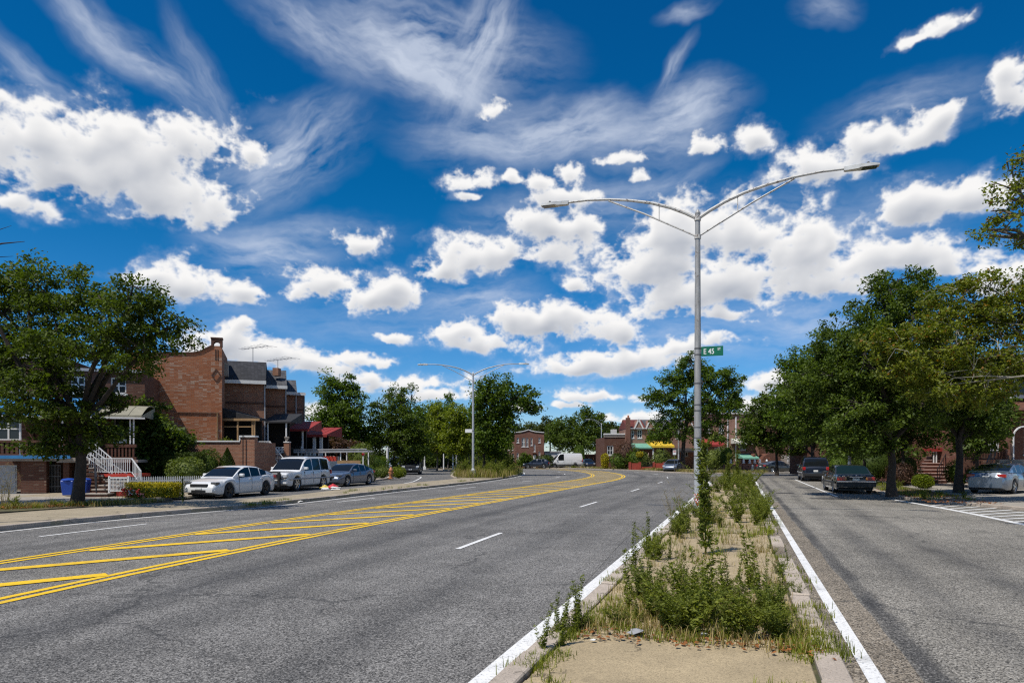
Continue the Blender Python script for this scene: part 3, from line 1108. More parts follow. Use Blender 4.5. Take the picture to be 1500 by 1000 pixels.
# ---- planted median with kerb stones and concrete slabs
MED_T = 0.10
median = MB()
edgeL = [tuple(ST(-1.62, t)) for t in np.arange(-5, 50, 2.5)] + [(15.95, 55.3), (17.45, 61.0)]
edgeR = [tuple(ST(0.60, t)) for t in np.arange(-5, 58, 2.5)] + [(19.9, 61.2)]
median.poly(edgeR + [(18.9, 64.0)] + edgeL[::-1], 0.0, 0.055)
median = tag(median.build('median', 'soil'), 'weedy concrete median between the two carriageways', 'median', kind='structure')
rr = random.Random(3)


def kerb_block(poly4, h, parent, name='kerb_stone', mat='kerb_stone', z0=0.0):
    m = MB().hexa([(*p, z0) for p in poly4] + [(*p, h) for p in poly4])
    return m.build(name, mat, parent, bevel=0.012)


tt = -3.0
while tt < 56:
    L = rr.uniform(1.1, 1.9)
    for (s0, s1) in ((-1.80, -1.60), (0.58, 0.80)):
        if s0 < 0 and tt > 47:
            continue
        dz = rr.uniform(-0.012, 0.012)
        e = 0.02
        j = rr.uniform(-0.015, 0.015)
        if s0 > 0 and rr.random() < 0.12 and tt < 20:
            continue
        kerb_block([ST(s0 + j, tt + e), ST(s1 + j, tt + e), ST(s1 + j, tt + L - e), ST(s0 + j, tt + L - e)], MED_T + 0.012 + dz, median)
    tt += L
tt = -3.2
while tt < 50:
    L = rr.uniform(1.45, 1.75)
    z = MED_T + rr.uniform(-0.012, 0.010)
    for (s0, s1) in ((-1.58, 0.555),):
        g = 0.014
        zz = z + rr.uniform(-0.006, 0.006)
        MB().hexa([(*p, 0.0) for p in (ST(s0, tt + g), ST(s1, tt + g), ST(s1, tt + L - g), ST(s0, tt + L - g))] +
                  [(*p, zz + rr.uniform(-0.004, 0.004)) for p in (ST(s0, tt + g), ST(s1, tt + g), ST(s1, tt + L - g), ST(s0, tt + L - g))]).build('slab', 'median_concrete', median, bevel=0.01)
    tt += L

# ---- left: concrete strip between avenue and service road, with kerb stones
back = [(-19.5, 8.0), (-16.3, 17.8), (-15.2, 21.6), (-13.2, 25.6), (-11.2, 27.6), (-10.15, 29.2), (-9.2, 36), (-7.6, 43), (-5.2, 52), (-4.2, 57)]
lkp = [tuple(p) for p in sub(LK, 0, 70)]
lk_end = [p for p in lkp if p[1] < 56.5]
strip = MB().poly(lk_end[::2] + [lk_end[-1]] + back[::-1], 0.0, 0.11)
strip = tag(strip.build('side_strip', 'strip_concrete'), 'narrow concrete strip beside the service road on the left', 'pavement', kind='structure')
sl = arclen(LK)
tt = 8.0
while tt < 100:
    L = rr.uniform(1.6, 2.6)
    c = sub(LK, tt + 0.02, tt + L - 0.02)
    n = normals(LK)
    a0, a1 = at_len(LK, tt + 0.015, 0.0), at_len(LK, tt + L - 0.015, 0.0)
    b0, b1 = at_len(LK, tt + 0.015, -0.2), at_len(LK, tt + L - 0.015, -0.2)
    kerb_block([b0, a0, a1, b1], 0.135 + rr.uniform(-0.008, 0.008), strip)
    tt += L
# ---- island with the grove
isl_f = [tuple(p) for p in LK if 55.8 < p[1] < 119]
isl_b = [(-4.6, 57), (-5.6, 64), (-6.3, 74), (-7.2, 88), (-10.5, 100), (-18, 114)]
island = tag(MB().poly(isl_f[::3] + isl_b[::-1], 0.0, 0.12).build('island', 'soil'), 'planted traffic island with trees and tall weeds', 'island', kind='structure')
for i in range(len(isl_b) - 1):
    a, b = np.array(isl_b[i]), np.array(isl_b[i + 1])
    n = int(np.linalg.norm(b - a) / 2.2)
    d = (b - a) / np.linalg.norm(b - a)
    q = np.array((-d[1], d[0])) * 0.18
    for k in range(n):
        p0 = a + (b - a) * (k + 0.01) / n
        p1 = a + (b - a) * (k + 0.99) / n
        kerb_block([p0 + q, p0, p1, p1 + q], 0.14, island)

# ---- pavements before the houses
pl = [(-60, -25), (-24, -25), (-21.5, 5), (-18.6, 19.5), (-16.6, 25.2), (-14.7, 29.0), (-13.5, 36.5), (-12.0, 43), (-10.4, 52), (-10.2, 57), (-11.6, 64), (-12.8, 72), (-13.6, 86), (-17.5, 100), (-26, 116), (-60, 150)]
sw_l = tag(MB().poly(pl, 0.0, 0.10).build('pavement_left', 'pavement'), 'concrete pavement before the left row of houses', 'pavement', kind='structure')
pf = [(60, 92), (40, 81), (30, 77.5), (25, 75.5), (20.6, 76.5), (18.7, 81), (18.4, 86), (17.4, 92), (15.0, 100), (11.2, 108), (4.5, 118), (-5, 130), (-20, 147), (-52, 172)]
sw_f = tag(MB().poly([(60, 260)] + [(-52, 260)] + pf[::-1], 0.0, 0.10).build('pavement_far', 'pavement'), 'pavement with dry grass along the far side of the bend', 'pavement', kind='structure')
prt = [(17.6, -10), (17.5, 15), (17.25, 24), (16.75, 29), (17.5, 32)] + [tuple(ST(6.5, t)) for t in range(36, 66, 4)] + [(31.0, 68.5), (38, 72.5), (66, 78)]
sw_r = tag(MB().poly([(66, -10)] + prt[::-1] if False else prt[:1] + [(66, -10), (66, 78)] + prt[::-1][1:-1], 0.0, 0.10).build('pavement_right', 'pavement'), 'shaded pavement before the right row of houses', 'pavement', kind='structure')


def kerb_line(pts, h, parent, w=0.18, L0=2.4):
    for i in range(len(pts) - 1):
        a, b = np.array(pts[i]), np.array(pts[i + 1])
        ln = np.linalg.norm(b - a)
        n = max(1, int(ln / L0))
        d = (b - a) / ln
        q = np.array((-d[1], d[0])) * w
        for k in range(n):
            p0 = a + (b - a) * (k + 0.006) / n
            p1 = a + (b - a) * (k + 0.994) / n
            kerb_block([p0 - q * 0.2, p1 - q * 0.2, p1 + q, p0 + q], h + rr.uniform(-0.006, 0.006), parent)


kerb_line(pl[3:12], 0.125, sw_l)
kerb_line(pf[2:12][::-1], 0.125, sw_f, w=-0.18)
kerb_line(prt[1:14], 0.125, sw_r, w=-0.18)
# pavement flags near the bins and the stairs on the left
for i in range(9):
    for j in range(3):
        x = -22.0 + i * 1.35
        y = 29.4 + j * 1.35 - (i - 4) * 0.06
        if y < np.interp(x, [p[0] for p in pl[1:7]], [p[1] for p in pl[1:7]]) + 0.35:
            continue
        MB().box(x, x + 1.33, y, y + 1.33, 0.05, 0.107 + rr.uniform(0, 0.006)).build('flagstone', 'strip_concrete', sw_l, bevel=0.008)
# soil around the street tree on the left
soil_l = tag(MB().poly([(-18.4, 19.3), (-16.0, 20.6), (-14.2, 24.4), (-13.2, 26.6), (-14.9, 27.6), (-16.4, 25.0), (-18.2, 21.5)], 0.0, 0.128).build('planting_bed', 'soil'), 'bare soil bed around the left street tree', 'soil', kind='structure')
soil_f = tag(MB().poly([(30, 78.6), (25, 76.6), (20.9, 77.6), (19.4, 82), (19.1, 87), (18.0, 92.5), (15.6, 100.5), (11.8, 108.6), (5.2, 118.6), (-4.3, 130.6), (-2, 134), (8, 120.6), (14, 110), (18, 101.5), (20.4, 92.5), (21.2, 86), (22.0, 81), (26, 79.6), (30, 80.4)][::-1], 0.0, 0.115).build('verge', 'soil'), 'strip of dry verge behind the far kerb', 'verge', kind='structure')
soil_r = tag(MB().poly([ST(7.0, 40), ST(7.0, 33.5), (18.3, 29.8), (20.5, 30.2), ST(9.0, 36), ST(9.0, 56), ST(7.0, 56)][::-1], 0.0, 0.122).build('tree_verge', 'soil'), 'leaf strewn verge under the right street trees', 'verge', kind='structure')


# ------------------------------------------------------------------ foliage
def leaf_arrays(cent, size, rng, up=0.35, aspect=0.55, out_dir=None, droop=0.0, fold=0.25):
    """bent four-sided leaves at the given points -> vertices, faces"""
    n = len(cent)
    nrm = rng.normal(size=(n, 3))
    nrm /= np.linalg.norm(nrm, axis=1)[:, None] + 1e-9
    nrm[:, 2] = np.abs(nrm[:, 2]) + up
    nrm /= np.linalg.norm(nrm, axis=1)[:, None]
    a = rng.normal(size=(n, 3))
    if out_dir is not None:
        a = a * 0.7 + out_dir
    a[:, 2] -= droop
    a -= nrm * (a * nrm).sum(1)[:, None]
    a /= np.linalg.norm(a, axis=1)[:, None] + 1e-9
    b = np.cross(nrm, a)
    L = size * rng.uniform(0.6, 1.25, n)[:, None]
    w = L * aspect * 0.5
    v = np.empty((n, 4, 3))
    v[:, 0] = cent - a * L * 0.5
    v[:, 1] = cent + b * w + nrm * L * fold * 0.3
    v[:, 2] = cent + a * L * 0.5 - nrm * L * fold * 0.4
    v[:, 3] = cent - b * w + nrm * L * fold * 0.3
    f = np.arange(n * 4).reshape(n, 4)
    return v.reshape(-1, 3), f


def np_mesh(name, v, f, mat):
    me = bpy.data.meshes.new(name)
    nv, nf = len(v), len(f)
    k = f.shape[1]
    me.vertices.add(nv)
    me.vertices.foreach_set('co', np.asarray(v, dtype=np.float32).ravel())
    me.loops.add(nf * k)
    me.loops.foreach_set('vertex_index', f.astype(np.int32).ravel())
    me.polygons.add(nf)
    me.polygons.foreach_set('loop_start', np.arange(0, nf * k, k, dtype=np.int32))
    me.polygons.foreach_set('loop_total', np.full(nf, k, dtype=np.int32))
    me.update(calc_edges=True)
    me.materials.append(M[mat] if isinstance(mat, str) else mat)
    return me


def in_lobes(lobes, n, rng, bias=0.45):
    """points in a union of ellipsoids (centre, radii), crowded to the outside"""
    vol = np.array([l[3] * l[4] * l[5] for l in lobes]) ** 0.75
    idx = rng.choice(len(lobes), n, p=vol / vol.sum())
    d = rng.normal(size=(n, 3))
    d /= np.linalg.norm(d, axis=1)[:, None]
    r = rng.uniform(0, 1, n) ** bias
    L = np.array([l[:6] for l in lobes])[idx]
    return L[:, :3] + d * L[:, 3:6] * r[:, None], d


def tree(name, label, Y, trunk, lobes, leaf='leaf_mid', bark='bark', size=0.16, nclump=300, per=60, rc=0.55, r0=0.2, seed=1, group=None, cat='tree', bias=0.45, twigs=True, flat=0.65, droop=0.2, pixel=True, limbs=None, aspect=0.55, aim=True):
    rng = np.random.default_rng(seed)
    if pixel:
        tp = [Vector(W(p[0], p[1], Y + (p[2] if len(p) > 2 else 0))) for p in trunk]
        k = Y / 1000.0
        lb = []
        for l in lobes:
            dy = l[4] if len(l) > 4 else 0.0
            c = W(l[0], l[1], Y + dy)
            rx, rz = l[2] * k, l[3] * k
            lb.append((c[0], c[1], c[2], rx, (l[5] if len(l) > 5 else max(rx, rz) * 0.9), rz))
    else:
        tp = [Vector(p) for p in trunk]
        lb = lobes
    base = tp[0].copy()
    root = thing(name, label, cat, base, group=group)
    fork = tp[-1]
    tm = MB()
    n = len(tp)
    rad = [r0 * (1.35 if i == 0 else 1.0 - 0.35 * i / max(1, n - 1)) for i in range(n)]
    tm.tube(tp, rad, 9)
    # limbs to every lobe, forking once, then twigs to the leaf clumps
    nodes = []
    for i, l in enumerate(lb):
        c = Vector(l[:3])
        src = fork if i % 3 else tp[max(0, n - 2)].lerp(fork, 0.5 + 0.4 * rng.random())
        mid = src.lerp(c, 0.55) + Vector(rng.normal(0, 0.12, 3)) * (c - src).length
        mid.z += 0.08 * (c - src).length
        rl = r0 * 0.5
        tm.tube([src, src.lerp(mid, 0.5) + Vector(rng.normal(0, 0.05, 3)) * (c - src).length, mid, c], [rl, rl * 0.8, rl * 0.6, rl * 0.3], 6)
        nodes += [mid, c, mid.lerp(c, 0.5)]
        for _ in range(4):
            d = rng.normal(size=3)
            d /= np.linalg.norm(d)
            e = Vector((c.x + d[0] * l[3] * 0.75, c.y + d[1] * l[4] * 0.75, c.z + abs(d[2]) * l[5] * 0.75))
            s = mid.lerp(c, rng.uniform(0.2, 0.9))
            m2 = s.lerp(e, 0.5) + Vector(rng.normal(0, 0.06, 3)) * (e - s).length
            tm.tube([s, m2, e], [rl * 0.38, rl * 0.26, rl * 0.1], 5, cap=False)
            nodes += [m2, e]
    cc, dirs = in_lobes(lb, nclump, rng, bias)
    keep = cc[:, 2] > base.z + 0.3
    cc, dirs = cc[keep], dirs[keep]
    if twigs:
        nd = np.array([tuple(q) for q in nodes])
        for i in range(0, len(cc), 2):
            j = np.argmin(((nd - cc[i]) ** 2).sum(1))
            a, b = Vector(nd[j]), Vector(cc[i])
            m2 = a.lerp(b, 0.5) + Vector(rng.normal(0, 0.08, 3)) * (b - a).length
            tm.tube([a, m2, b], [r0 * 0.10, r0 * 0.075, r0 * 0.03], 3, cap=False)
    tm.build('trunk', bark, root, smooth=True, fix=False)
    m = np.maximum(6, (per * rng.uniform(0.5, 1.5, len(cc)))).astype(int)
    rep = np.repeat(np.arange(len(cc)), m)
    off = rng.normal(size=(len(rep), 3))
    off /= (np.linalg.norm(off, axis=1)[:, None] + 1e-9)
    off *= (rng.uniform(0, 1, len(rep)) ** 0.5)[:, None] * (rc * rng.uniform(0.65, 1.3, len(cc)))[rep][:, None]
    off[:, 2] *= flat
    P = cc[rep] + off
    v, f = leaf_arrays(P, size, rng, up=0.30, out_dir=dirs[rep] * 0.6 if aim else None, droop=droop, aspect=aspect)
    v -= np.array(tuple(base))
    link_mesh('crown', np_mesh('crown', v, f, leaf), root)
    return root


def bush(name, label, c, r, leaf, size=0.08, n=2500, seed=1, cat='shrub', group=None, shape='round', extra=None, core=0.82):
    """leafy shrub round a dark twiggy core; c is the middle of its foot"""
    rng = np.random.default_rng(seed)
    root = thing(name, label, cat, (c[0], c[1], c[2]), group=group)
    d = rng.normal(size=(n, 3))
    d /= np.linalg.norm(d, axis=1)[:, None]
    if shape == 'round':
        k = rng.uniform(core, 1.05, n)[:, None] * (1 + 0.10 * np.sin(d * 5 + seed).sum(1)[:, None] / 2)
        P = d * k * np.array(r) * np.array((1, 1, 0.5)) + np.array((0, 0, r[2] * 0.52))
    elif shape == 'box':
        q = rng.uniform(-1, 1, (n, 3))
        ax = rng.integers(0, 3, n)
        q[np.arange(n), ax] = np.sign(q[np.arange(n), ax]) * rng.uniform(0.88, 1.03, n)
        q = np.sign(q) * np.abs(q) ** 0.9
        P = q * np.array((r[0], r[1], r[2] / 2)) + np.array((0, 0, r[2] / 2))
        P += rng.normal(0, 0.02, P.shape)
        d = q
    else:
        h = rng.uniform(0.02, 1, n) ** 0.8
        a = rng.uniform(0, 2 * PI, n)
        pr = np.where(h < 0.25, 0.8 + 0.2 * h / 0.25, (1 - ((h - 0.25) / 0.75) ** 1.6)) * rng.uniform(0.88, 1.04, n)
        P = np.stack([np.cos(a) * pr * r[0], np.sin(a) * pr * r[1], h * r[2]], 1)
        d = np.stack([np.cos(a), np.sin(a), np.full(n, 0.4)], 1)
    v, f = leaf_arrays(P, size, rng, up=0.15, out_dir=d * 0.8)
    v[:, 2] = np.maximum(v[:, 2], 0.01)
    link_mesh('foliage', np_mesh('foliage', v, f, leaf), root)
    st = MB()
    for k in range(9):
        a = rng.uniform(0, 2 * PI)
        e = (math.cos(a) * r[0] * 0.6, math.sin(a) * r[1] * 0.6, r[2] * rng.uniform(0.5, 0.8))
        st.tube([(e[0] * 0.15, e[1] * 0.15, 0), (e[0] * 0.5, e[1] * 0.5, e[2] * 0.6), e], [0.03, 0.022, 0.01], 5)
    st.build('stems', 'bark', root, local=True, fix=False)
    if shape == 'round':
        MB().blob((0, 0, r[2] * 0.5), (r[0] * 0.74, r[1] * 0.74, r[2] * 0.38), seed, 2, 0.1).build('inner_leaves', leaf, root, local=True, smooth=True)
    elif shape == 'box':
        MB().box(-r[0] * 0.86, r[0] * 0.86, -r[1] * 0.86, r[1] * 0.86, 0.04, r[2] * 0.93).build('inner_leaves', leaf, root, local=True)
    else:
        MB().lathe((0, 0, 0), [(r[0] * 0.6, 0.03), (r[0] * 0.78, r[2] * 0.25), (r[0] * 0.5, r[2] * 0.65), (0.02, r[2] * 0.93)], 12).build('inner_leaves', leaf, root, local=True, smooth=True)
    return root


# ------------------------------------------------------------------ trees
tree('street_tree', 'broad dark tree with forked trunk on the left kerb', 24.0,
     [(112, 748), (116, 715), (119, 680), (118, 648), (120, 615)],
     [(105, 440, 75, 52, 0), (190, 455, 70, 44, -2.0), (245, 480, 46, 40, -1.6), (40, 420, 62, 48, 0.5), (-30, 430, 60, 60, 0.5), (150, 510, 95, 46, -1.0), (50, 510, 80, 55, 0.2), (-30, 530, 70, 60, 0), (200, 528, 38, 22, -2.0), (60, 575, 60, 36, -0.7), (165, 585, 40, 24, 0.8), (120, 640, 46, 26, 0.3), (190, 590, 26, 16, 1.0), (150, 640, 44, 24, -0.4), (70, 650, 44, 22, -0.4), (-110, 470, 80, 80, 0), (-120, 560, 60, 50, 0), (90, 610, 60, 24, -0.5), (20, 610, 50, 30, 0.4)],  # leftmost lobes lie out of view, added to shade the blue awning house
     leaf='leaf_locust', size=0.145, nclump=860, per=72, rc=0.44, r0=0.21, seed=11, droop=0.5, aspect=0.5, flat=0.5)
tree('yard_tree', 'shadowy tree filling the gap beside the brick corner house', 37.0,
     [(222, 712), (224, 660), (220, 620)],
     [(215, 615, 32, 34), (245, 650, 32, 34), (208, 645, 32, 46), (235, 682, 40, 24)],
     leaf='leaf_dark', size=0.22, nclump=260, per=60, rc=0.6, r0=0.16, seed=12)
tree('round_maple', 'dense round green tree behind the red awnings', 72.0,
     [(495, 697), (495, 675), (496, 655)],
     [(497, 590, 36, 40), (480, 615, 34, 42), (515, 612, 34, 42), (497, 640, 46, 38), (490, 562, 22, 22), (512, 566, 20, 20), (530, 640, 20, 28), (466, 640, 20, 24)],
     leaf='leaf_mid', size=0.30, nclump=420, per=46, rc=0.75, r0=0.22, seed=13)
tree('purple_plum_tree', 'low plum tree with dull purple leaves below the round tree', 66.0,
     [(500, 700), (500, 688), (501, 676)],
     [(495, 655, 24, 20), (515, 662, 20, 16), (478, 662, 14, 14)],
     leaf='leaf_rust', size=0.24, nclump=120, per=40, rc=0.6, r0=0.10, seed=14)
tree('corner_tree', 'dark spreading tree beside the orange hydrant', 74.0,
     [(577, 695), (577, 678), (578, 655)],
     [(580, 600, 26, 26), (560, 625, 30, 34), (600, 622, 30, 34), (580, 650, 44, 30), (545, 650, 18, 26), (572, 578, 8, 16), (604, 578, 7, 18), (550, 592, 8, 14), (590, 580, 6, 14), (618, 650, 20, 26)],
     leaf='leaf_dark', size=0.28, nclump=430, per=40, rc=0.7, r0=0.2, seed=15)
for i, (px, Y, top, wd, lf, lab) in enumerate((
        (618, 92, 600, 24, 'leaf_mid', 'slim grove tree nearest the dark corner tree'),
        (640, 88, 592, 26, 'leaf_bright', 'bright leafed grove tree in the middle of the island'),
        (656, 104, 582, 16, 'leaf_mid', 'grove tree with one thin leader above its neighbours'),
        (670, 84, 598, 24, 'leaf_bright', 'yellow green grove tree left of the far double lamp'),
        (686, 96, 604, 20, 'leaf_mid', 'half hidden grove tree right behind the far double lamp'),
        (601, 100, 606, 26, 'leaf_mid', 'grove tree showing right behind the dark corner tree'),
        (629, 112, 596, 24, 'leaf_mid', 'rear grove tree between the first two grove trunks'),
        (700, 104, 608, 24, 'leaf_bright', 'rear grove tree just right of the far double lamp'))):
    tree('grove_tree', lab, Y, [(px, 670 + 1800 / Y - 0.8), (px + 1, 672), (px, 656)],
         [(px, (top + 650) / 2 - 8, wd * 0.8, (650 - top) / 2 * 0.95), (px - wd * 0.45, 640, wd * 0.7, 22), (px + wd * 0.45, 636, wd * 0.7, 22), (px, 655, wd * 1.0, 14)] + ([(657, 586, 5, 16), (650, 604, 9, 9)] if i == 2 else []),
         leaf=lf, size=0.34, nclump=190, per=36, rc=0.8, r0=0.11, seed=20 + i, group='grove trees on the island', bark='bark_grey')
tree('island_tree', 'tall uneven tree on the island with a crown leaning right', 68.0,
     [(709, 696), (709, 670), (710, 640), (714, 610)],
     [(712, 580, 22, 26), (730, 570, 24, 24), (748, 590, 26, 24), (770, 585, 20, 22), (782, 598, 12, 12), (725, 612, 26, 28), (712, 645, 22, 26), (745, 622, 16, 16), (735, 650, 18, 22), (700, 600, 10, 20)],
     leaf='leaf_mid', size=0.29, nclump=430, per=38, rc=0.68, r0=0.16, seed=31)
tree('young_island_tree', 'thin pale barked tree right of the leaning island tree', 72.0,
     [(726, 694), (726, 672), (727, 655)],
     [(728, 640, 16, 22), (720, 660, 14, 14), (738, 655, 12, 16)],
     leaf='leaf_bright', size=0.27, nclump=110, per=36, rc=0.6, r0=0.10, seed=32, bark='bark_pale')
tree('far_oak', 'big dark tree over the white van at the bend', 132.0,
     [(855, 683), (855, 668), (853, 652)],
     [(855, 620, 24, 22), (830, 632, 28, 22), (872, 634, 22, 24), (850, 648, 42, 16), (812, 640, 16, 18), (858, 604, 10, 12), (876, 612, 10, 12)],
     leaf='leaf_dark', size=0.46, nclump=420, per=34, rc=1.1, r0=0.3, seed=33)
tree('far_maple', 'small round tree before the flat brick house', 112.0,
     [(770, 686), (770, 678), (770, 672)], [(770, 672, 10, 9), (765, 676, 8, 6), (776, 677, 7, 6)],
     leaf='leaf_mid', size=0.30, nclump=70, per=36, rc=0.6, r0=0.08, seed=34)
for i, (px, py, rx, ry, Y, lab) in enumerate((
        (745, 640, 22, 16, 185, 'hazy tree crown behind the leftmost flat brick house'),
        (778, 632, 22, 14, 190, 'hazy tree crown just above the flat brick house'),
        (806, 628, 20, 18, 180, 'hazy tree crown left of the big dark tree at the bend'),
        (893, 634, 16, 14, 175, 'distant tree crown right of the thin bend lamp'),
        (912, 632, 16, 10, 200, 'distant low tree line left of the gabled brick house'),
        (655, 655, 40, 16, 150, 'distant trees seen between the grove trunks'))):
    tree('background_tree', lab, Y, [(px, 670 + 1800 / Y - 0.5), (px, 660), (px, py + ry * 0.5)],
         [(px, py, rx, ry), (px - rx * 0.5, py + 8, rx * 0.7, ry * 0.8), (px + rx * 0.5, py + 6, rx * 0.7, ry * 0.8)],
         leaf='leaf_far', size=0.7, nclump=120, per=34, rc=1.5, r0=0.25, seed=40 + i, group='trees beyond the bend', twigs=False)
tree('centre_tree', 'large open crowned tree right behind the near lamp post', 86.0,
     [(1001, 690), (1000, 672), (1002, 640), (1008, 610)],
     [(1010, 545, 26, 26), (985, 555, 22, 18), (1040, 556, 30, 24), (965, 585, 26, 20), (1068, 560, 22, 24), (1005, 590, 40, 30), (1050, 595, 36, 28), (980, 625, 32, 26), (1035, 630, 36, 24), (1078, 590, 16, 16), (1008, 525, 10, 10), (962, 640, 14, 12)],
     leaf='leaf_mid', size=0.33, nclump=620, per=40, rc=0.75, r0=0.3, seed=51)
tree('row_tree', 'farthest street tree of the right row, low and dark', 68.0,
     [(1138, 697), (1138, 680), (1137, 660)],
     [(1120, 610, 30, 34), (1145, 600, 32, 44), (1110, 640, 26, 24), (1150, 645, 34, 26), (1095, 630, 16, 20)],
     leaf='leaf_dark', size=0.29, nclump=330, per=44, rc=0.7, r0=0.16, seed=52, group='street trees in the right row')
tree('row_tree', 'bright green lower tree of the right row beside the white stair rails', 56.0,
     [(1192, 702), (1191, 680), (1190, 655)],
     [(1150, 600, 26, 30), (1185, 570, 38, 50), (1220, 560, 40, 56), (1165, 540, 26, 30), (1200, 620, 46, 30), (1165, 630, 26, 22), (1205, 520, 30, 36)],
     leaf='leaf_mid', size=0.25, nclump=520, per=46, rc=0.65, r0=0.2, seed=53, group='street trees in the right row')
tree('row_tree', 'massive dark street tree standing right of the old dark sedan', 29.5,
     [(1306, 727), (1305, 705), (1307, 680), (1304, 650)],
     [(1255, 650, 60, 24, 0), (1180, 570, 44, 50, 2.5), (1195, 620, 44, 40, 2.5), (1260, 490, 60, 50, 0.5), (1320, 450, 66, 52, 0), (1345, 425, 40, 34, 0.6), (1300, 530, 80, 56, -0.6), (1230, 560, 56, 52, 0.8), (1370, 540, 60, 60, 0.3), (1270, 610, 76, 44, 0), (1345, 600, 56, 34, 0), (1215, 520, 40, 36, 1), (1385, 470, 36, 34, 0.5), (1290, 420, 22, 22, 0)],
     leaf='leaf_dark', size=0.15, nclump=980, per=62, rc=0.42, r0=0.20, seed=54, group='street trees in the right row')
tree('row_tree', 'dark trunked street tree right of the pink stone stairs', 33.0,
     [(1404, 722), (1404, 700), (1406, 670), (1404, 640)],
     [(1400, 590, 50, 46), (1440, 600, 40, 40), (1370, 590, 36, 28), (1410, 540, 50, 40), (1450, 560, 36, 40), (1440, 630, 34, 14)],
     leaf='leaf_dark', size=0.16, nclump=340, per=60, rc=0.5, r0=0.2, seed=58, group='street trees in the right row')
tree('plane_tree', 'light olive plane tree with pale branches over the far right house', 26.0,
     [(1600, 738), (1598, 690), (1590, 620), (1570, 560), (1530, 510)],
     [(1400, 445, 52, 42, 0), (1440, 470, 50, 46, -0.4), (1365, 500, 60, 46, -0.6), (1430, 525, 60, 40, -0.5), (1480, 470, 40, 50, 0), (1375, 565, 62, 32, -0.6), (1440, 575, 50, 30, 0), (1320, 535, 48, 34, -0.8), (1440, 415, 34, 22, 0), (1500, 430, 34, 40, 0), (1540, 500, 60, 60, 0), (1600, 460, 70, 60, 0), (1480, 540, 40, 40, 0), (1290, 500, 34, 28, -0.4)],
     leaf='leaf_plane', bark='bark_pale', size=0.135, nclump=900, per=46, rc=0.36, r0=0.11, seed=55, bias=0.5)
tree('overhanging_tree', 'plane tree at the right edge whose branches hang into the sky', 15.5,
     [(1745, 785), (1740, 640), (1720, 500), (1690, 420), (1640, 360)],
     [(1478, 290, 36, 46, 0), (1458, 322, 26, 24, 0.3), (1500, 235, 26, 36, 0), (1545, 280, 60, 70, 0), (1450, 345, 20, 16, 0.2), (1505, 350, 36, 26, 0), (1620, 280, 90, 90, 0), (1600, 180, 80, 60, 0), (1700, 240, 90, 110, 0)],
     leaf='leaf_plane', size=0.10, nclump=430, per=34, rc=0.26, r0=0.22, seed=56, bias=0.6, bark='bark_grey')
# bare twig entering at the left edge
lt = thing('bare_branch_tree', 'leafless twig of a tree reaching in at the left edge', 'tree', (-15.2, 16.5, 0))
mb = MB()
mb.tube([(-15.2, 16.5, 0), (-15.1, 16.4, 3.0), (-14.6, 16.5, 5.5), (-13.6, 16.6, 6.7), (-12.4, 16.6, 7.0), (-11.85, 16.6, 7.05)], [0.12, 0.10, 0.07, 0.04, 0.018, 0.006], 6)
mb.tube([(-13.0, 16.6, 6.9), (-12.4, 16.5, 7.3), (-12.1, 16.5, 7.4)], [0.016, 0.01, 0.004], 4)
mb.tube([(-13.2, 16.6, 6.85), (-12.6, 16.7, 6.7), (-12.2, 16.7, 6.72)], [0.016, 0.01, 0.004], 4)
mb.tube([(-13.6, 16.6, 6.7), (-13.2, 16.6, 7.3), (-12.7, 16.5, 7.65)], [0.018, 0.01, 0.004], 4)
mb.build('trunk', 'bark', lt, fix=False, smooth=True)


# ------------------------------------------------------------------ street lamps and name signs
def arm_parts(root, sgn, mat, head_mat, long=1.0):
    prof = [(0.0, 8.93), (0.35, 9.14), (0.8, 9.36), (1.35, 9.56), (2.0, 9.72), (2.7, 9.84), (3.4, 9.90), (4.15, 9.90)]
    arm = MB().tube([(sgn * u * long, 0, z) for u, z in prof], [0.055, 0.055, 0.052, 0.048, 0.044, 0.04, 0.036, 0.034], 8).build('arm', mat, root, smooth=True, local=True)
    br = [(0.0, 8.38), (0.5, 8.66), (1.07, 8.97), (1.6, 9.26), (2.1, 9.50), (2.72, 9.80)]
    MB().tube([(sgn * u * long, 0, z) for u, z in br], 0.027, 7).build('brace', mat, arm, smooth=True, local=True)
    MB().tube([(sgn * 1.15 * long, 0, 9.02), (sgn * 1.15 * long, 0, 9.50)], 0.014, 5).build('strut', 'rusty_arm', arm, local=True)
    x0 = 4.02 * long
    h = MB()
    rows = [(0.0, 0.06, 0.06, 0.06), (0.04, 0.075, 0.075, 0.07), (0.36, 0.10, 0.085, 0.065), (0.42, 0.15, 0.065, 0.055), (0.75, 0.15, 0.045, 0.05), (0.90, 0.09, 0.02, 0.03)]
    for (u, w, zt, zb) in rows:
        x = sgn * (x0 + u)
        h.v += [(x, -w, 9.90 - zb), (x, w, 9.90 - zb), (x, w, 9.90 + zt * 0.6), (x, w * 0.55, 9.90 + zt), (x, -w * 0.55, 9.90 + zt), (x, -w, 9.90 + zt * 0.6)]
    for i in range(len(rows) - 1):
        for k in range(6):
            a, b = i * 6 + k, i * 6 + (k + 1) % 6
            h.f.append((a, b, b + 6, a + 6))
    h.f += [tuple(range(5, -1, -1)), tuple(range((len(rows) - 1) * 6, len(rows) * 6))]
    hd = h.build('lamp_head', head_mat, root, smooth=True, local=True)
    MB().lathe((sgn * (x0 + 0.62), 0, 9.94), [(0.04, 0), (0.04, 0.05), (0.03, 0.075)], 8).build('photocell', 'black_plastic', hd, local=True)
    MB().box(*sorted((sgn * (x0 + 0.46), sgn * (x0 + 0.84))), -0.11, 0.11, 9.835, 9.848).build('lens', 'lamp_dark', hd, local=True)


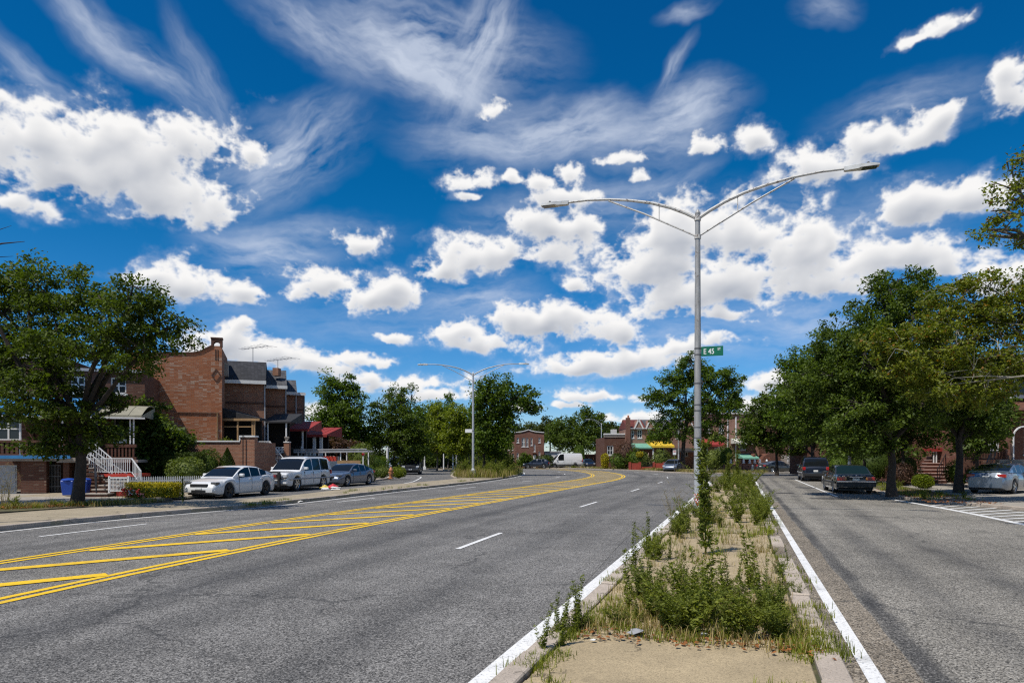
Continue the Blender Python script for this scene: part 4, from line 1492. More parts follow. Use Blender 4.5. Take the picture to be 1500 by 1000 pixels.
def street_lamp(label, loc, rz, mat, arms=(-1, 1), big_base=False, arm_mat='rusty_arm', H=9.08, long=1.0, group='street lamps', tape=False):
    root = thing('street_lamp', label, 'street lamp', loc, rz, group=group)
    MB().tube([(0, 0, 0.02), (0, 0, 2.4), (0, 0, 5.5), (0, 0, H)], [0.112, 0.106, 0.092, 0.075], 12).build('pole', mat, root, smooth=True, local=True)
    MB().lathe((0, 0, H), [(0.08, -0.02), (0.085, 0.03), (0.06, 0.07), (0.03, 0.12)], 10).build('pole_cap', mat, root, local=True)
    for z in (8.38, 8.93):
        MB().lathe((0, 0, z), [(0.098, -0.06), (0.098, 0.06)], 10).build('clamp', 'rusty_arm', root, local=True)
    for s in arms:
        arm_parts(root, s, arm_mat, 'lamp_head_grey', long)
    if big_base:
        MB().hexa([(-0.26, -0.26, 0), (0.26, -0.26, 0), (0.26, 0.26, 0), (-0.26, 0.26, 0), (-0.20, -0.20, 0.62), (0.20, -0.20, 0.62), (0.20, 0.20, 0.62), (-0.20, 0.20, 0.62)]).build('base', 'pole_silver', root, local=True, bevel=0.02)
        MB().lathe((0, 0, 0.62), [(0.19, 0), (0.16, 0.06), (0.12, 0.14)], 10).build('base_collar', 'pole_silver', root, local=True)
    else:
        MB().lathe((0, 0, 0), [(0.21, 0), (0.21, 0.03), (0.15, 0.05), (0.14, 0.20), (0.115, 0.24)], 10).build('base', mat, root, local=True, smooth=True)
        MB().tube([(0, 0, 0.22), (0, 0, 2.28)], [0.1165, 0.1105], 12, cap=False).build('painted_sleeve', 'pole_silver', root, smooth=True, local=True)
        for z in (2.3, 2.62, 3.12, 3.30, 3.95, 1.75, 1.05):
            MB().lathe((0, 0, z), [(0.1175 - z * 0.002, -0.015), (0.1175 - z * 0.002, 0.015)], 12).build('strap', 'grey_iron', root, local=True)
    if tape:
        # checked reflective tape, torn to a point
        for i in range(5):
            for k in range(7):
                if abs(k - 3) > 3.6 - i * 0.7:
                    continue
                a = -PI / 2 + (k - 3) * 0.33
                da = 0.155
                r = 0.1205
                z1 = 0.62 - i * 0.075
                MB().quad((r * math.cos(a - da), r * math.sin(a - da), z1 - 0.07), (r * math.cos(a + da), r * math.sin(a + da), z1 - 0.07), (r * math.cos(a + da), r * math.sin(a + da), z1), (r * math.cos(a - da), r * math.sin(a - da), z1)).build('tape_square', 'tape_red' if (i + k) % 2 else 'sign_white', root, local=True, fix=False)
    return root


lx, ly, _ = G(1022, 757)
RZ1 = math.atan2(-0.318, 0.948)
lamp1 = street_lamp('near double armed street lamp rising from the weedy median', (lx, ly, MED_T), RZ1, 'galvanised', tape=True)
l2x, l2y, _ = G(693, 700)
lamp2 = street_lamp('far double armed lamp on a white box base on the island', (l2x, l2y, 0.11), math.radians(-3), 'pole_silver', big_base=True, arm_mat='galvanised')
l3 = street_lamp('single armed lamp with thin pole at the far bend', (*G(881, 684.9)[:2], 0.10), math.radians(20), 'pole_silver', arms=(-1,), arm_mat='pole_silver', H=9.0, long=0.62)
l3.scale = (0.9, 0.9, 0.85)
l4 = street_lamp('lamp half hidden in the large centre tree', (W(994, 600, 94)[0], 94, 0.1), math.radians(-4), 'galvanised', arms=(-1,), arm_mat='pole_silver', long=0.9)
l4.scale = (1.0, 1.0, 0.98)
l5 = street_lamp('grey lamp pole standing inside the right tree row', (W(1244.5, 600, 46)[0], 46, 0.1), math.radians(160), 'galvanised', arms=(-1,), long=0.5, H=8.0)
l5.scale = (1, 1, 0.62)


def text_mesh(s, size):
    cu = bpy.data.curves.new('lettering', 'FONT')
    cu.body = s
    cu.size = size
    cu.extrude = 0.001
    cu.offset = size * 0.012
    o = bpy.data.objects.new('lettering_tmp', cu)
    COL.objects.link(o)
    bpy.context.view_layer.update()
    dg = bpy.context.evaluated_depsgraph_get()
    me = bpy.data.meshes.new_from_object(o.evaluated_get(dg))
    bpy.data.objects.remove(o)
    return me


def letters(s, size, x, z, y, parent, mat, sx=1.0):
    me = text_mesh(s, size)
    me.materials.clear()
    me.materials.append(M[mat])
    me.transform(Matrix.Translation((x, y, z)) @ Matrix.Rotation(PI / 2, 4, 'X') @ Matrix.Diagonal((sx, 1, 1, 1)))
    return link_mesh('lettering', me, parent)


sg = thing('street_name_sign', 'green street name sign reading E 45 ST on the near lamp pole', 'sign', (lx, ly, 4.86), RZ1)
MB().box(0.10, 0.74, -0.008, 0.008, 0.0, 0.29).build('blade', 'sign_green', sg, local=True, bevel=0.004)
letters('E 45', 0.225, 0.165, 0.065, -0.0095, sg, 'sign_white', 0.80)
letters('ST', 0.105, 0.575, 0.165, -0.0095, sg, 'sign_white', 0.85)
for z in (0.05, 0.24):
    MB().lathe((0, 0, z), [(0.101, -0.02), (0.101, 0.02)], 12).build('bracket', 'grey_iron', sg, local=True)
sg2 = thing('street_name_sign', 'small blank white backed sign on the far double lamp', 'sign', (l2x, l2y, 4.0), math.radians(-3))
MB().box(-0.70, -0.10, -0.01, 0.01, 0.0, 0.30).build('blade', 'sign_white', sg2, local=True, bevel=0.004)
MB().lathe((0, 0, 0.15), [(0.105, -0.03), (0.105, 0.03)], 10).build('bracket', 'grey_iron', sg2, local=True)


# ------------------------------------------------------------------ houses
def wx(px, Y):
    return (px - 750.0) / 1000.0 * Y


def wz(py, Y):
    return CAM_H + (670.0 - py) / 1000.0 * Y


def fbox(root, name, mat, px0, px1, pt, pb, Y, dep, bevel=0.0, smooth=False):
    """box whose front face fills a pixel rectangle at depth Y and which runs dep metres back"""
    return MB().box(wx(px0, Y), wx(px1, Y), Y, Y + dep, wz(pb, Y), wz(pt, Y)).build(name, mat, root, bevel=bevel)


def wall_open(root, mat, px0, px1, pt, pb, Y, dep, opens=(), z0=None, name='wall'):
    """front wall with real openings (pixel rectangles) and a body behind it"""
    xs = sorted({wx(px0, Y), wx(px1, Y), *[wx(o[0], Y) for o in opens], *[wx(o[1], Y) for o in opens]})
    zb = wz(pb, Y) if z0 is None else z0
    zs = sorted({zb, wz(pt, Y), *[wz(o[2], Y) for o in opens], *[wz(o[3], Y) for o in opens]})
    m = MB()
    for i in range(len(xs) - 1):
        for j in range(len(zs) - 1):
            cx, cz = (xs[i] + xs[i + 1]) / 2, (zs[j] + zs[j + 1]) / 2
            if any(wx(o[0], Y) < cx < wx(o[1], Y) and wz(o[3], Y) < cz < wz(o[2], Y) for o in opens):
                continue
            m.box(xs[i], xs[i + 1], Y, Y + 0.30, zs[j], zs[j + 1])
    w = m.build(name, mat, root)
    x0, x1 = wx(px0, Y), wx(px1, Y)
    zt = wz(pt, Y)
    MB().box(x0, x0 + 0.25, Y + 0.302, Y + dep, zb, zt - 0.01).build('side_wall', mat, root)
    MB().box(x1 - 0.25, x1, Y + 0.302, Y + dep, zb, zt - 0.01).build('side_wall', mat, root)
    MB().box(x0 + 0.252, x1 - 0.252, Y + dep - 0.25, Y + dep, zb, zt - 0.01).build('rear_wall', mat, root)
    MB().box(x0 + 0.1, x1 - 0.1, Y + 0.15, Y + dep - 0.1, zt - 0.20, zt - 0.12).build('roof_deck', 'tar_roof', root)
    MB().box(x0 + 0.3, x1 - 0.3, Y + 0.9, Y + 0.95, zb, zt - 0.22).build('inner_wall', 'inside_shade', root)
    return w


def window(root, px0, px1, pt, pb, Y, mat='white_trim', mull=1, sill=True, rail=True, name='window', fw=0.07):
    x0, x1, z0, z1 = wx(px0, Y), wx(px1, Y), wz(pb, Y), wz(pt, Y)
    f = MB()
    f.box(x0, x1, Y + 0.08, Y + 0.15, z1 - fw, z1).box(x0, x1, Y + 0.08, Y + 0.15, z0, z0 + fw)
    f.box(x0, x0 + fw, Y + 0.08, Y + 0.15, z0 + fw, z1 - fw).box(x1 - fw, x1, Y + 0.08, Y + 0.15, z0 + fw, z1 - fw)
    if rail:
        f.box(x0 + fw, x1 - fw, Y + 0.085, Y + 0.145, (z0 + z1) / 2 - 0.035, (z0 + z1) / 2 + 0.035)
    for k in range(mull):
        xm = x0 + (x1 - x0) * (k + 1) / (mull + 1)
        f.box(xm - 0.04, xm + 0.04, Y + 0.082, Y + 0.148, z0 + fw, z1 - fw)
    w = f.build(name, mat, root)
    MB().box(x0 + fw * 0.5, x1 - fw * 0.5, Y + 0.11, Y + 0.125, z0 + fw * 0.5, z1 - fw * 0.5).build('pane', 'window_glass', w)
    # blind half drawn behind the glass
    MB().box(x0 + fw, x1 - fw, Y + 0.16, Y + 0.17, z0 + (z1 - z0) * 0.45, z1 - fw).build('blind', 'white_wall', w)
    if sill:
        MB().box(x0 - 0.08, x1 + 0.08, Y - 0.06, Y + 0.2, z0 - 0.10, z0 - 0.003).build('sill', 'white_trim' if mat == 'white_trim' else 'step_stone', w)
    return w


def railing(root, a, b, h, mat, n, name='railing', r=0.014, post=True, bottom=True):
    """railing between two floor points with pickets"""
    a, b = Vector(a), Vector(b)
    m = MB()
    up = Vector((0, 0, h))
    m.bar(a + up, b + up, 0.05, 0.04)
    if bottom:
        m.bar(a + Vector((0, 0, 0.1)), b + Vector((0, 0, 0.1)), 0.03)
    for k in range(n + 1):
        p = a.lerp(b, k / n)
        w = r * (2.6 if post and k in (0, n) else 1.6)
        m.box(p.x - w / 2, p.x + w / 2, p.y - w / 2, p.y + w / 2, p.z + (0.0 if k in (0, n) else 0.1), p.z + h)
    return m.build(name, mat, root)


def stairs(root, x0, x1, ya, yb, z0, z1, n, mat, riser_mat=None, axis='y'):
    """n steps; axis y: rises from ya (front) to yb; axis x: rises from x0 to x1"""
    for k in range(n):
        zt = z0 + (z1 - z0) * (k + 1) / n
        if axis == 'y':
            y0 = ya + (yb - ya) * k / n
            st = MB().box(x0, x1, y0 - 0.03, y0 + (yb - ya) / n, zt - 0.06, zt).build('step', mat, root, bevel=0.008)
            MB().box(x0 + 0.01, x1 - 0.01, y0, yb, z0 if k == 0 else zt - (z1 - z0) / n - 0.001, zt - 0.061).build('riser', riser_mat or mat, st)
        else:
            u0 = x0 + (x1 - x0) * k / n
            u1 = x0 + (x1 - x0) * (k + 1) / n
            e = -0.03 if x1 > x0 else 0.03
            st = MB().box(min(u0 + e, u1), max(u0 + e, u1), ya, yb, zt - 0.06, zt).build('step', mat, root, bevel=0.008)
            MB().box(min(u0, x1), max(u0, x1), ya + 0.01, yb - 0.01, z0 if k == 0 else zt - (z1 - z0) / n - 0.001, zt - 0.061).build('riser', riser_mat or mat, st)


def awning(root, px0, px1, py_top, py_bot, Yb, Yf, mat, val=0.16, name='awning', curve=0.0, nseg=6, rib=True, stripes=None):
    """sloping cloth from the wall (Yb) out to the front edge (Yf); py values are read at the front depth for the lower edge"""
    x0, x1 = wx(px0, Yf), wx(px1, Yf)
    zt, zb = wz(py_top, Yb), wz(py_bot, Yf)
    m = MB()
    for i in range(nseg + 1):
        t = i / nseg
        y = Yb + (Yf - Yb) * t
        z = zt + (zb - zt) * t + curve * math.sin(PI * t)
        for x in (x0, x1):
            m.v.append((x, y, z))
            m.v.append((x, y, z - 0.03))
    for i in range(nseg):
        a = i * 4
        m.f += [(a, a + 4, a + 6, a + 2), (a + 1, a + 3, a + 7, a + 5), (a, a + 1, a + 5, a + 4), (a + 2, a + 6, a + 7, a + 3)]
    m.f += [(0, 2, 3, 1), (nseg * 4, nseg * 4 + 1, nseg * 4 + 3, nseg * 4 + 2)]
    aw = m.build(name, mat, root)
    MB().box(x0, x1, Yf - 0.035, Yf - 0.003, zb - val, zb).build('valance', mat, aw)
    # triangular end pieces
    for x in (x0 - 0.01, x1 + 0.003):
        e = [(x, Yb, zt - 0.04), (x, Yb, zb - val * 0.5), (x, Yf, zb - val * 0.5), (x, Yf, zb - 0.02)]
        MB().prism(e, (0.007, 0, 0)).build('end_piece', mat, aw)
    if rib:
        n = max(3, int((x1 - x0) / 0.55))
        for k in range(n + 1):
            x = x0 + (x1 - x0) * k / n
            rb = MB()
            for i in range(nseg):
                t, u = i / nseg, (i + 1) / nseg
                rb.bar((x, Yb + (Yf - Yb) * t, zt + (zb - zt) * t + curve * math.sin(PI * t) + 0.012), (x, Yb + (Yf - Yb) * u, zt + (zb - zt) * u + curve * math.sin(PI * u) + 0.012), 0.035, 0.02)
            rb.build('seam', mat, aw)
    return aw


def post(root, px, pt, pb, Y, mat, w=0.09, name='post'):
    x = wx(px, Y)
    return MB().box(x - w / 2, x + w / 2, Y, Y + w, wz(pb, Y), wz(pt, Y)).build(name, mat, root)


def turn(root, pivot, deg):
    """turn what a house has so far about a vertical through pivot"""
    off = WLOC[root.name]
    p = Vector((pivot[0], pivot[1], 0)) - Vector((off.x, off.y, 0))
    mt = Matrix.Translation(p) @ Matrix.Rotation(math.radians(deg), 4, 'Z') @ Matrix.Translation(-p)
    for c in root.children_recursive:
        if c.type == 'MESH':
            c.data.transform(mt)


# --- house with the blue awning (far left)
Y = 36.0
h = thing('brick_house', 'dark brick house with blue awning behind the left street tree', 'house', (wx(30, Y), Y, 0.1), group='houses of the left row')
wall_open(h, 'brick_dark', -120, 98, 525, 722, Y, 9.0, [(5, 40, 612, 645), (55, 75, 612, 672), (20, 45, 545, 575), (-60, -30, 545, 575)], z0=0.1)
window(h, 5, 40, 612, 645, Y)
window(h, 20, 45, 545, 575, Y)
window(h, -60, -30, 545, 575, Y)
fbox(h, 'door', 'brown_canvas', 55, 75, 612, 672, Y + 0.12, 0.06)
fbox(h, 'cornice', 'soffit', -122, 99, 520, 526, Y - 0.15, 0.4)
awning(h, -60, 96, 583, 604, Y, 32.2, 'blue_canvas', 0.16, curve=0.25)
fbox(h, 'awning_gutter', 'white_trim', -60, 97, 608.5, 610.5, 32.1, 0.1)
for px in (2, 57, 94):
    post(h, px, 610, 668, 32.3, 'white_rail', 0.07)
pf_ = fbox(h, 'porch_floor', 'step_stone', -60, 96, 670, 675, 32.1, 3.9)
fbox(h, 'porch_band', 'blue_canvas', -60, 64, 666.5, 671.5, 32.0, 0.12)
m = MB()
Yp = 32.25
for k in range(26):
    x = wx(-60, Yp) + k * 0.2
    if x < wx(60, Yp):
        m.box(x, x + 0.11, Yp, Yp + 0.2, wz(664, Yp), wz(648, Yp))
m.box(wx(-60, Yp), wx(62, Yp), Yp - 0.02, Yp + 0.22, wz(648, Yp), wz(644.5, Yp))
m.build('balustrade', 'brick_dark', h)
fbox(h, 'basement_wall', 'brick_dark', 3, 36, 675, 722, 32.3, 0.4)
fbox(h, 'basement_wall', 'brick_dark', 58, 66, 675, 722, 32.3, 0.4)
gd = fbox(h, 'garage_door', 'white_wall', -60, 0, 681, 722, 32.5, 0.08)
for k in range(4):
    fbox(gd, 'door_panel', 'soffit', -58, -2, 683 + k * 9.5, 691 + k * 9.5, 32.46, 0.035)
dk = fbox(h, 'basement_recess', 'inside_shade', 36, 58, 676, 722, 33.4, 0.05)
gate = MB()
for k in range(11):
    x = wx(38, 32.6) + k * 0.062
    gate.box(x, x + 0.016, 32.6, 32.616, 0.15, wz(680, 32.6))
for zz in (681, 697, 712):
    gate.box(wx(37.5, 32.6), wx(58, 32.6), 32.59, 32.62, wz(zz + 1, 32.6), wz(zz, 32.6))
gate.build('iron_gate', 'grey_iron', h)
# stairs rising to the left in front of the porch
stairs(h, wx(128, 31.0), wx(68, 31.0), 30.6, 31.9, 0.1, 1.70, 9, 'step_stone', 'brick_dark', axis='x')
railing(h, (wx(128, 30.6), 30.62, 0.35), (wx(68, 30.6), 30.62, 1.78), 0.62, 'white_rail', 16)
turn(h, (wx(98, 36.0), 36.0), 14)

# --- house with the beige awning
Y = 37.0
h = thing('brick_house', 'dark brick house with beige awning and white railings', 'house', (wx(155, Y), Y, 0.1), group='houses of the left row')
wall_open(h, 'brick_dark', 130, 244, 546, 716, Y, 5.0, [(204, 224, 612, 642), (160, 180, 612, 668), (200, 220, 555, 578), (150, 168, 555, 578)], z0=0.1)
window(h, 204, 224, 612, 642, Y)
window(h, 200, 220, 555, 578, Y)
window(h, 150, 168, 555, 578, Y)
fbox(h, 'door', 'brown_canvas', 160, 180, 612, 668, Y + 0.12, 0.06)
fbox(h, 'cornice', 'soffit', 129, 245, 543, 547, Y - 0.15, 0.4)
awning(h, 84, 207, 597, 608, Y, 33.6, 'beige_canvas', 0.12, curve=0.22, nseg=8)
fbox(h, 'awning_gutter', 'white_trim', 84, 210, 611, 613.5, 33.5, 0.1)
for px in (193, 197.5):
    post(h, px, 613, 650, 33.7, 'white_rail', 0.06)
post(h, 150, 613, 668, 33.7, 'white_rail', 0.06)
fbox(h, 'porch_floor', 'step_stone', 98, 201, 673, 677, 33.5, 3.5)
Yp = 33.65
fbox(h, 'basement_wall', 'brick_dark', 160, 200, 677, 720, Yp, 0.4)
m = MB()
for k in range(8):
    x = wx(163, Yp) + k * 0.155
    m.box(x, x + 0.08, Yp, Yp + 0.2, wz(669, Yp), wz(655, Yp))
m.box(wx(161, Yp), wx(200.5, Yp), Yp - 0.02, Yp + 0.22, wz(655, Yp), wz(650.5, Yp))
m.box(wx(161, Yp), wx(200.5, Yp), Yp - 0.02, Yp + 0.22, wz(673, Yp), wz(669, Yp))
m.build('balustrade', 'brick_dark', h)
fbox(h, 'window_box', 'white_trim', 172, 189, 643, 649, 33.9, 0.25)
turn(h, (wx(203, 33.6), 33.6), 18)
# red landing and white rails
Yl = 31.6
fbox(h, 'landing', 'red_paint', 131, 197, 694, 698, Yl, 1.4)
fbox(h, 'landing_wall', 'brick_wall', 140, 154, 698, 722, Yl + 0.1, 1.2)
fbox(h, 'landing_wall', 'inside_shade', 155, 196, 698, 722, Yl + 0.5, 0.8)
zl = wz(694, Yl)
railing(h, (wx(131, Yl), Yl, zl), (wx(193, Yl), Yl, zl), 0.72, 'white_rail', 20)
railing(h, (wx(193, Yl), Yl, zl), (wx(210, Yl), Yl - 0.2, 0.45), 0.72, 'white_rail', 7)
railing(h, (wx(126, Yl), Yl + 0.2, zl + 0.9), (wx(160, Yl), Yl + 0.2, zl), 0.72, 'white_rail', 9)
stairs(h, wx(128, 29.7), wx(162, 29.7), 29.5, 31.5, 0.1, 0.75, 4, 'step_stone', 'brick_dark')
railing(h, (wx(141, 29.6), 29.6, 0.1), (wx(139, 31.4), 31.4, 0.75), 0.85, 'black_iron', 4)
fbox(h, 'red_plinth', 'red_paint', 171, 188, 719, 727, 29.9, 0.3)

# --- garden gate and picket fence
fg = thing('garden_gate', 'white scrollwork garden gate beside the flower hedge', 'gate', (wx(173, 29.9), 29.9, 0.1))
m = MB()
for k in range(14):
    x = wx(160, 29.75) + k * 0.06
    m.box(x, x + 0.018, 29.75, 29.768, 0.35, wz(699, 29.75))
m.box(wx(160, 29.75), wx(187, 29.75), 29.74, 29.78, wz(700.5, 29.75), wz(698.5, 29.75))
m.box(wx(160, 29.75), wx(187, 29.75), 29.74, 29.78, 0.33, 0.38)
m.build('gate_bars', 'white_rail', fg)
for px in (159.5, 187.5):
    post(fg, px, 697, 728, 29.74, 'white_rail', 0.07)
sc_ = MB()
for k in range(10):
    a = k / 10 * 2 * PI
    b = (k + 1) / 10 * 2 * PI
    for cz in (0.62, 0.82):
        sc_.bar((wx(173, 29.73) + 0.09 * math.cos(a), 29.73, cz + 0.09 * math.sin(a)), (wx(173, 29.73) + 0.09 * math.cos(b), 29.73, cz + 0.09 * math.sin(b)), 0.014)
sc_.build('scroll', 'white_rail', fg)


def picket_fence(label, a, b, h0, n, group):
    r = thing('picket_fence', label, 'fence', (a[0], a[1], 0.1), group=group)
    a, b = Vector((*a, 0.1)), Vector((*b, 0.1))
    me = None
    for k in range(n):
        p = a.lerp(b, k / (n - 1))
        if me is None:
            o = MB().prism([(-0.026, 0, 0.05), (0.026, 0, 0.05), (0.026, 0, h0 - 0.06), (0, 0, h0), (-0.026, 0, h0 - 0.06)], (0, 0.018, 0)).build('picket', 'white_rail', r, local=True)
            me = o.data
        else:
            o = link_mesh('picket', me, r)
        o.location = p - a
        o.rotation_euler = (0, 0, math.atan2((b - a).y, (b - a).x))
    for z in (0.25, h0 - 0.2):
        MB().bar(a + Vector((0, 0.02, z)), b + Vector((0, 0.02, z)), 0.03, 0.06).build('rail', 'white_rail', r)
    return r


picket_fence('white picket fence behind the yellow flower hedge', (wx(188, 30.6), 30.6), (wx(300, 32.5), 32.5), 0.85, 36, 'picket fences')
picket_fence('white picket fence behind the white sedan and SUV', (wx(302, 34.4), 34.4), (wx(425, 40.0), 40.0), 0.85, 44, 'picket fences')

# --- brick corner house: tall end wall with stepped parapet and arched chimney
Y = 42.0
h = thing('corner_house', 'orange brick end house with stepped parapet and arched chimney', 'house', (wx(265, Y), Y, 0.1), group='houses of the left row')
out = [(200, 745), (325, 745), (325, 507), (312, 507), (305, 511), (296, 516.5), (286, 519), (200, 524)]
MB().prism([(wx(a, Y), Y, max(0.1, wz(b, Y))) for a, b in out], (0, 0.35, 0)).build('wall', 'brick_orange', h)
MB().box(wx(324.9, Y) - 0.3, wx(324.9, Y), Y + 0.352, Y + 5.0, 0.1, wz(509, Y)).build('side_wall', 'brick_wall', h)
MB().box(wx(200, Y), wx(324, Y) - 0.3, Y + 8.5, Y + 8.8, 0.1, wz(530, Y)).build('rear_wall', 'brick_wall', h)
MB().box(wx(200, Y), wx(200, Y) + 0.3, Y + 0.352, Y + 8.49, 0.1, wz(530, Y)).build('side_wall', 'brick_wall', h)
MB().box(wx(200, Y) + 0.05, wx(324, Y) - 0.31, Y + 0.36, Y + 8.4, wz(532, Y), wz(530, Y)).build('roof_deck', 'tar_roof', h)
cop = MB()
for (a, b) in (((200, 524), (286, 519)), ((286, 519), (296, 516.5)), ((296, 516.5), (305, 511)), ((305, 511), (312, 507))):
    cop.bar((wx(a[0], Y), Y + 0.17, wz(a[1], Y) + 0.03), (wx(b[0], Y), Y + 0.17, wz(b[1], Y) + 0.03), 0.44, 0.07)
cop.build('coping', 'brick_dark', h)
ch = MB()
x0, x1 = wx(310.5, Y), wx(325.5, Y)
zc = wz(507, Y)
ch.box(x0, x0 + 0.13, Y - 0.03, Y + 0.5, zc - 0.02, zc + 0.42).box(x1 - 0.13, x1, Y - 0.03, Y + 0.5, zc - 0.02, zc + 0.42)
n = 8
for k in range(n):
    a0, a1 = PI * k / n, PI * (k + 1) / n
    cx, cr = (x0 + x1) / 2, (x1 - x0) / 2 - 0.13
    p = [(cx + cr * math.cos(a0), Y - 0.028, zc + 0.1 + cr * math.sin(a0)), (cx + cr * math.cos(a1), Y - 0.028, zc + 0.1 + cr * math.sin(a1)), (cx + cr * math.cos(a1), Y - 0.028, zc + 0.44), (cx + cr * math.cos(a0), Y - 0.028, zc + 0.44)]
    ch.prism(p, (0, 0.52, 0))
ch.box(x0 - 0.03, x1 + 0.03, Y - 0.06, Y + 0.53, zc + 0.442, zc + 0.52)
ch.build('chimney', 'brick_dark', h)
MB().box(wx(316.2, Y), wx(317.2, Y), Y - 0.02, Y + 0.1, wz(528, Y), wz(512, Y)).box(wx(319.2, Y), wx(320.2, Y), Y - 0.02, Y + 0.1, wz(528, Y), wz(512, Y)).build('flue_slot', 'inside_shade', h)
dm = MB()
for (a, b) in (((317.5, 541), (323.5, 550)), ((323.5, 550), (317.5, 559)), ((317.5, 559), (311.5, 550)), ((311.5, 550), (317.5, 541))):
    dm.bar((wx(a[0], Y), Y - 0.01, wz(a[1], Y)), (wx(b[0], Y), Y - 0.01, wz(b[1], Y)), 0.05, 0.07)
dm.build('brick_diamond', 'brick_dark', h)
MB().box(wx(252, Y), wx(321, Y), Y - 0.05, Y + 0.1, wz(605.2, Y), wz(603.6, Y)).build('ledge', 'brick_wall', h)
MB().tube([(wx(319, Y), Y - 0.05, wz(604, Y)), (wx(319, Y), Y - 0.05, wz(645, Y))], 0.035, 6).build('downpipe', 'wood_tan', h)
MB().box(wx(325, Y) - 0.02, wx(330.5, Y), Y + 2.0, Y + 2.6, wz(545, Y), wz(524, Y)).build('party_chimney', 'step_stone', h)
turn(h, (wx(325, Y), Y), 19)
# low terrace wall in front
gw = thing('terrace_wall', 'low brick terrace wall with white stepped coping', 'wall', (wx(322, 38.5), 38.5, 0.1))
Yt = 38.5
MB().box(wx(270, Yt), wx(352, Yt), Yt, Yt + 0.3, 0.1, wz(647, Yt)).build('brickwork', 'brick_wall', gw)
MB().box(wx(352, Yt) + 0.002, wx(373, Yt), Yt - 0.02, Yt + 0.45, 0.1, wz(640, Yt)).build('pier', 'brick_wall', gw)
MB().box(wx(268, Yt), wx(352, Yt), Yt - 0.06, Yt + 0.36, wz(647, Yt) + 0.003, wz(645, Yt)).box(wx(351, Yt), wx(374, Yt), Yt - 0.08, Yt + 0.52, wz(640, Yt) + 0.003, wz(637.6, Yt)).box(wx(350.5, Yt), wx(352.5, Yt), Yt - 0.05, Yt + 0.36, wz(645, Yt) + 0.003, wz(640, Yt)).build('coping', 'white_trim', gw)
MB().box(wx(371, Yt), wx(373, Yt), Yt + 0.452, Yt + 3.4, 0.1, wz(647, Yt)).build('return_wall', 'brick_wall', gw)
MB().box(wx(270, Yt), wx(370.8, Yt), Yt + 0.302, Yt + 3.4, 0.1, wz(662, Yt)).build('terrace_floor', 'step_stone', gw)
MB().tube([(wx(356, Yt - 0.15), Yt - 0.15, 0.1), (wx(356, Yt - 0.15), Yt - 0.15, wz(636, Yt))], 0.028, 6).build('drain_pipe', 'black_iron', gw)
fp = thing('potted_plant', 'potted plant on the terrace of the brick corner house', 'plant', (wx(330, 40.5), 40.5, wz(662, Yt)))
MB().lathe((0, 0, 0), [(0.12, 0), (0.17, 0.28), (0.18, 0.3)], 10).build('pot', 'terracotta', fp, local=True)
v, f = leaf_arrays(np.random.default_rng(2).normal(0, 0.16, (160, 3)) + np.array((0, 0, 0.55)), 0.14, np.random.default_rng(3))
link_mesh('leaves', np_mesh('leaves', v, f, 'leaf_bright'), fp)


def row_house(label, Y, px0, px1, py_eave, py_ridge, roof, wallmat='brick_wall', dark=False):
    """stepped row house: facade, tiled front slope with white eaves"""
    h = thing('row_house', label, 'house', (wx((px0 + px1) / 2, Y), Y, 0.1), group='houses of the left row')
    x0, x1 = wx(px0, Y) - 0.0, wx(px1, Y)
    xl = x0 - 2.5
    ze = wz(py_eave, Y)
    zr = wz(py_ridge, Y + 3.2)
    MB().box(xl, x1, Y, Y + 7.5, 0.1, ze).build('wall', wallmat, h)
    r = MB().prism([(xl - 0.1, Y - 0.35, ze - 0.02), (xl - 0.1, Y - 0.35, ze + 0.08), (xl - 0.1, Y + 3.2, zr), (xl - 0.1, Y + 7.5, zr), (xl - 0.1, Y + 7.5, ze - 0.02)], (x1 - xl + 0.15, 0, 0)).build('roof', roof, h)
    MB().box(xl - 0.12, x1 + 0.08, Y - 0.42, Y - 0.352, ze - 0.16, ze + 0.07).build('gutter', 'white_trim', r)
    MB().box(xl - 0.12, x1 + 0.06, Y - 0.34, Y - 0.004, ze - 0.12, ze - 0.024).build('soffit', 'soffit', r)
    MB().box(x1 - 0.05, x1 + 0.03, Y - 0.06, Y - 0.002, wz(690, Y), ze - 0.17).build('downpipe', 'soffit', h)
    MB().box(xl, x1 - 0.06, Y - 0.05, Y - 0.003, ze - 1.45, ze - 1.33).build('brick_band', 'brick_dark', h)
    turn(h, (x1, Y), 19)
    return h


h = row_house('stepped brick row house with black shingle roof next to the corner house', 45.5, 326, 388, 560, 531, 'shingle_black')
Y = 46.0
MB().box(wx(374, Y), wx(383, Y), Y + 3.3, Y + 3.9, wz(541, Y), wz(529, Y)).build('chimney', 'brick_wall', h)
aw = MB().prism([(wx(324.5, 43), 42.6, wz(597, 43)), (wx(379, 43), 42.6, wz(612, 43)), (wx(379, 43), 42.6, wz(615, 43)), (wx(324.5, 43), 42.6, wz(612, 43))], (0, 1.9, 0)).build('porch_roof', 'shingle_black', h)
MB().box(wx(324.5, 42.5), wx(380, 42.5), 42.5, 42.58, wz(616, 42.5), wz(612.5, 42.5)).build('porch_fascia', 'wood_tan', aw)
for px in (369.5, 372.5, 348):
    post(h, px, 615, 660, 42.6, 'wood_tan', 0.09)
MB().box(wx(325, 42.6), wx(372, 42.6), 42.62, 42.68, wz(625.5, 42.6), wz(624, 42.6)).build('porch_rail', 'wood_tan', h)
MB().box(wx(327, 44), wx(383, 44), 44.0, 44.1, wz(665, 44), wz(617, 44)).build('porch_shade', 'inside_shade', h)  # near-black sheet, paints the shade under the porch roof
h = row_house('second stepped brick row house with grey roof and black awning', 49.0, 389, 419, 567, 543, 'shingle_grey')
awning(h, 384, 426, 606, 617, 48.0, 45.5, 'black_canvas', 0.1, rib=False)
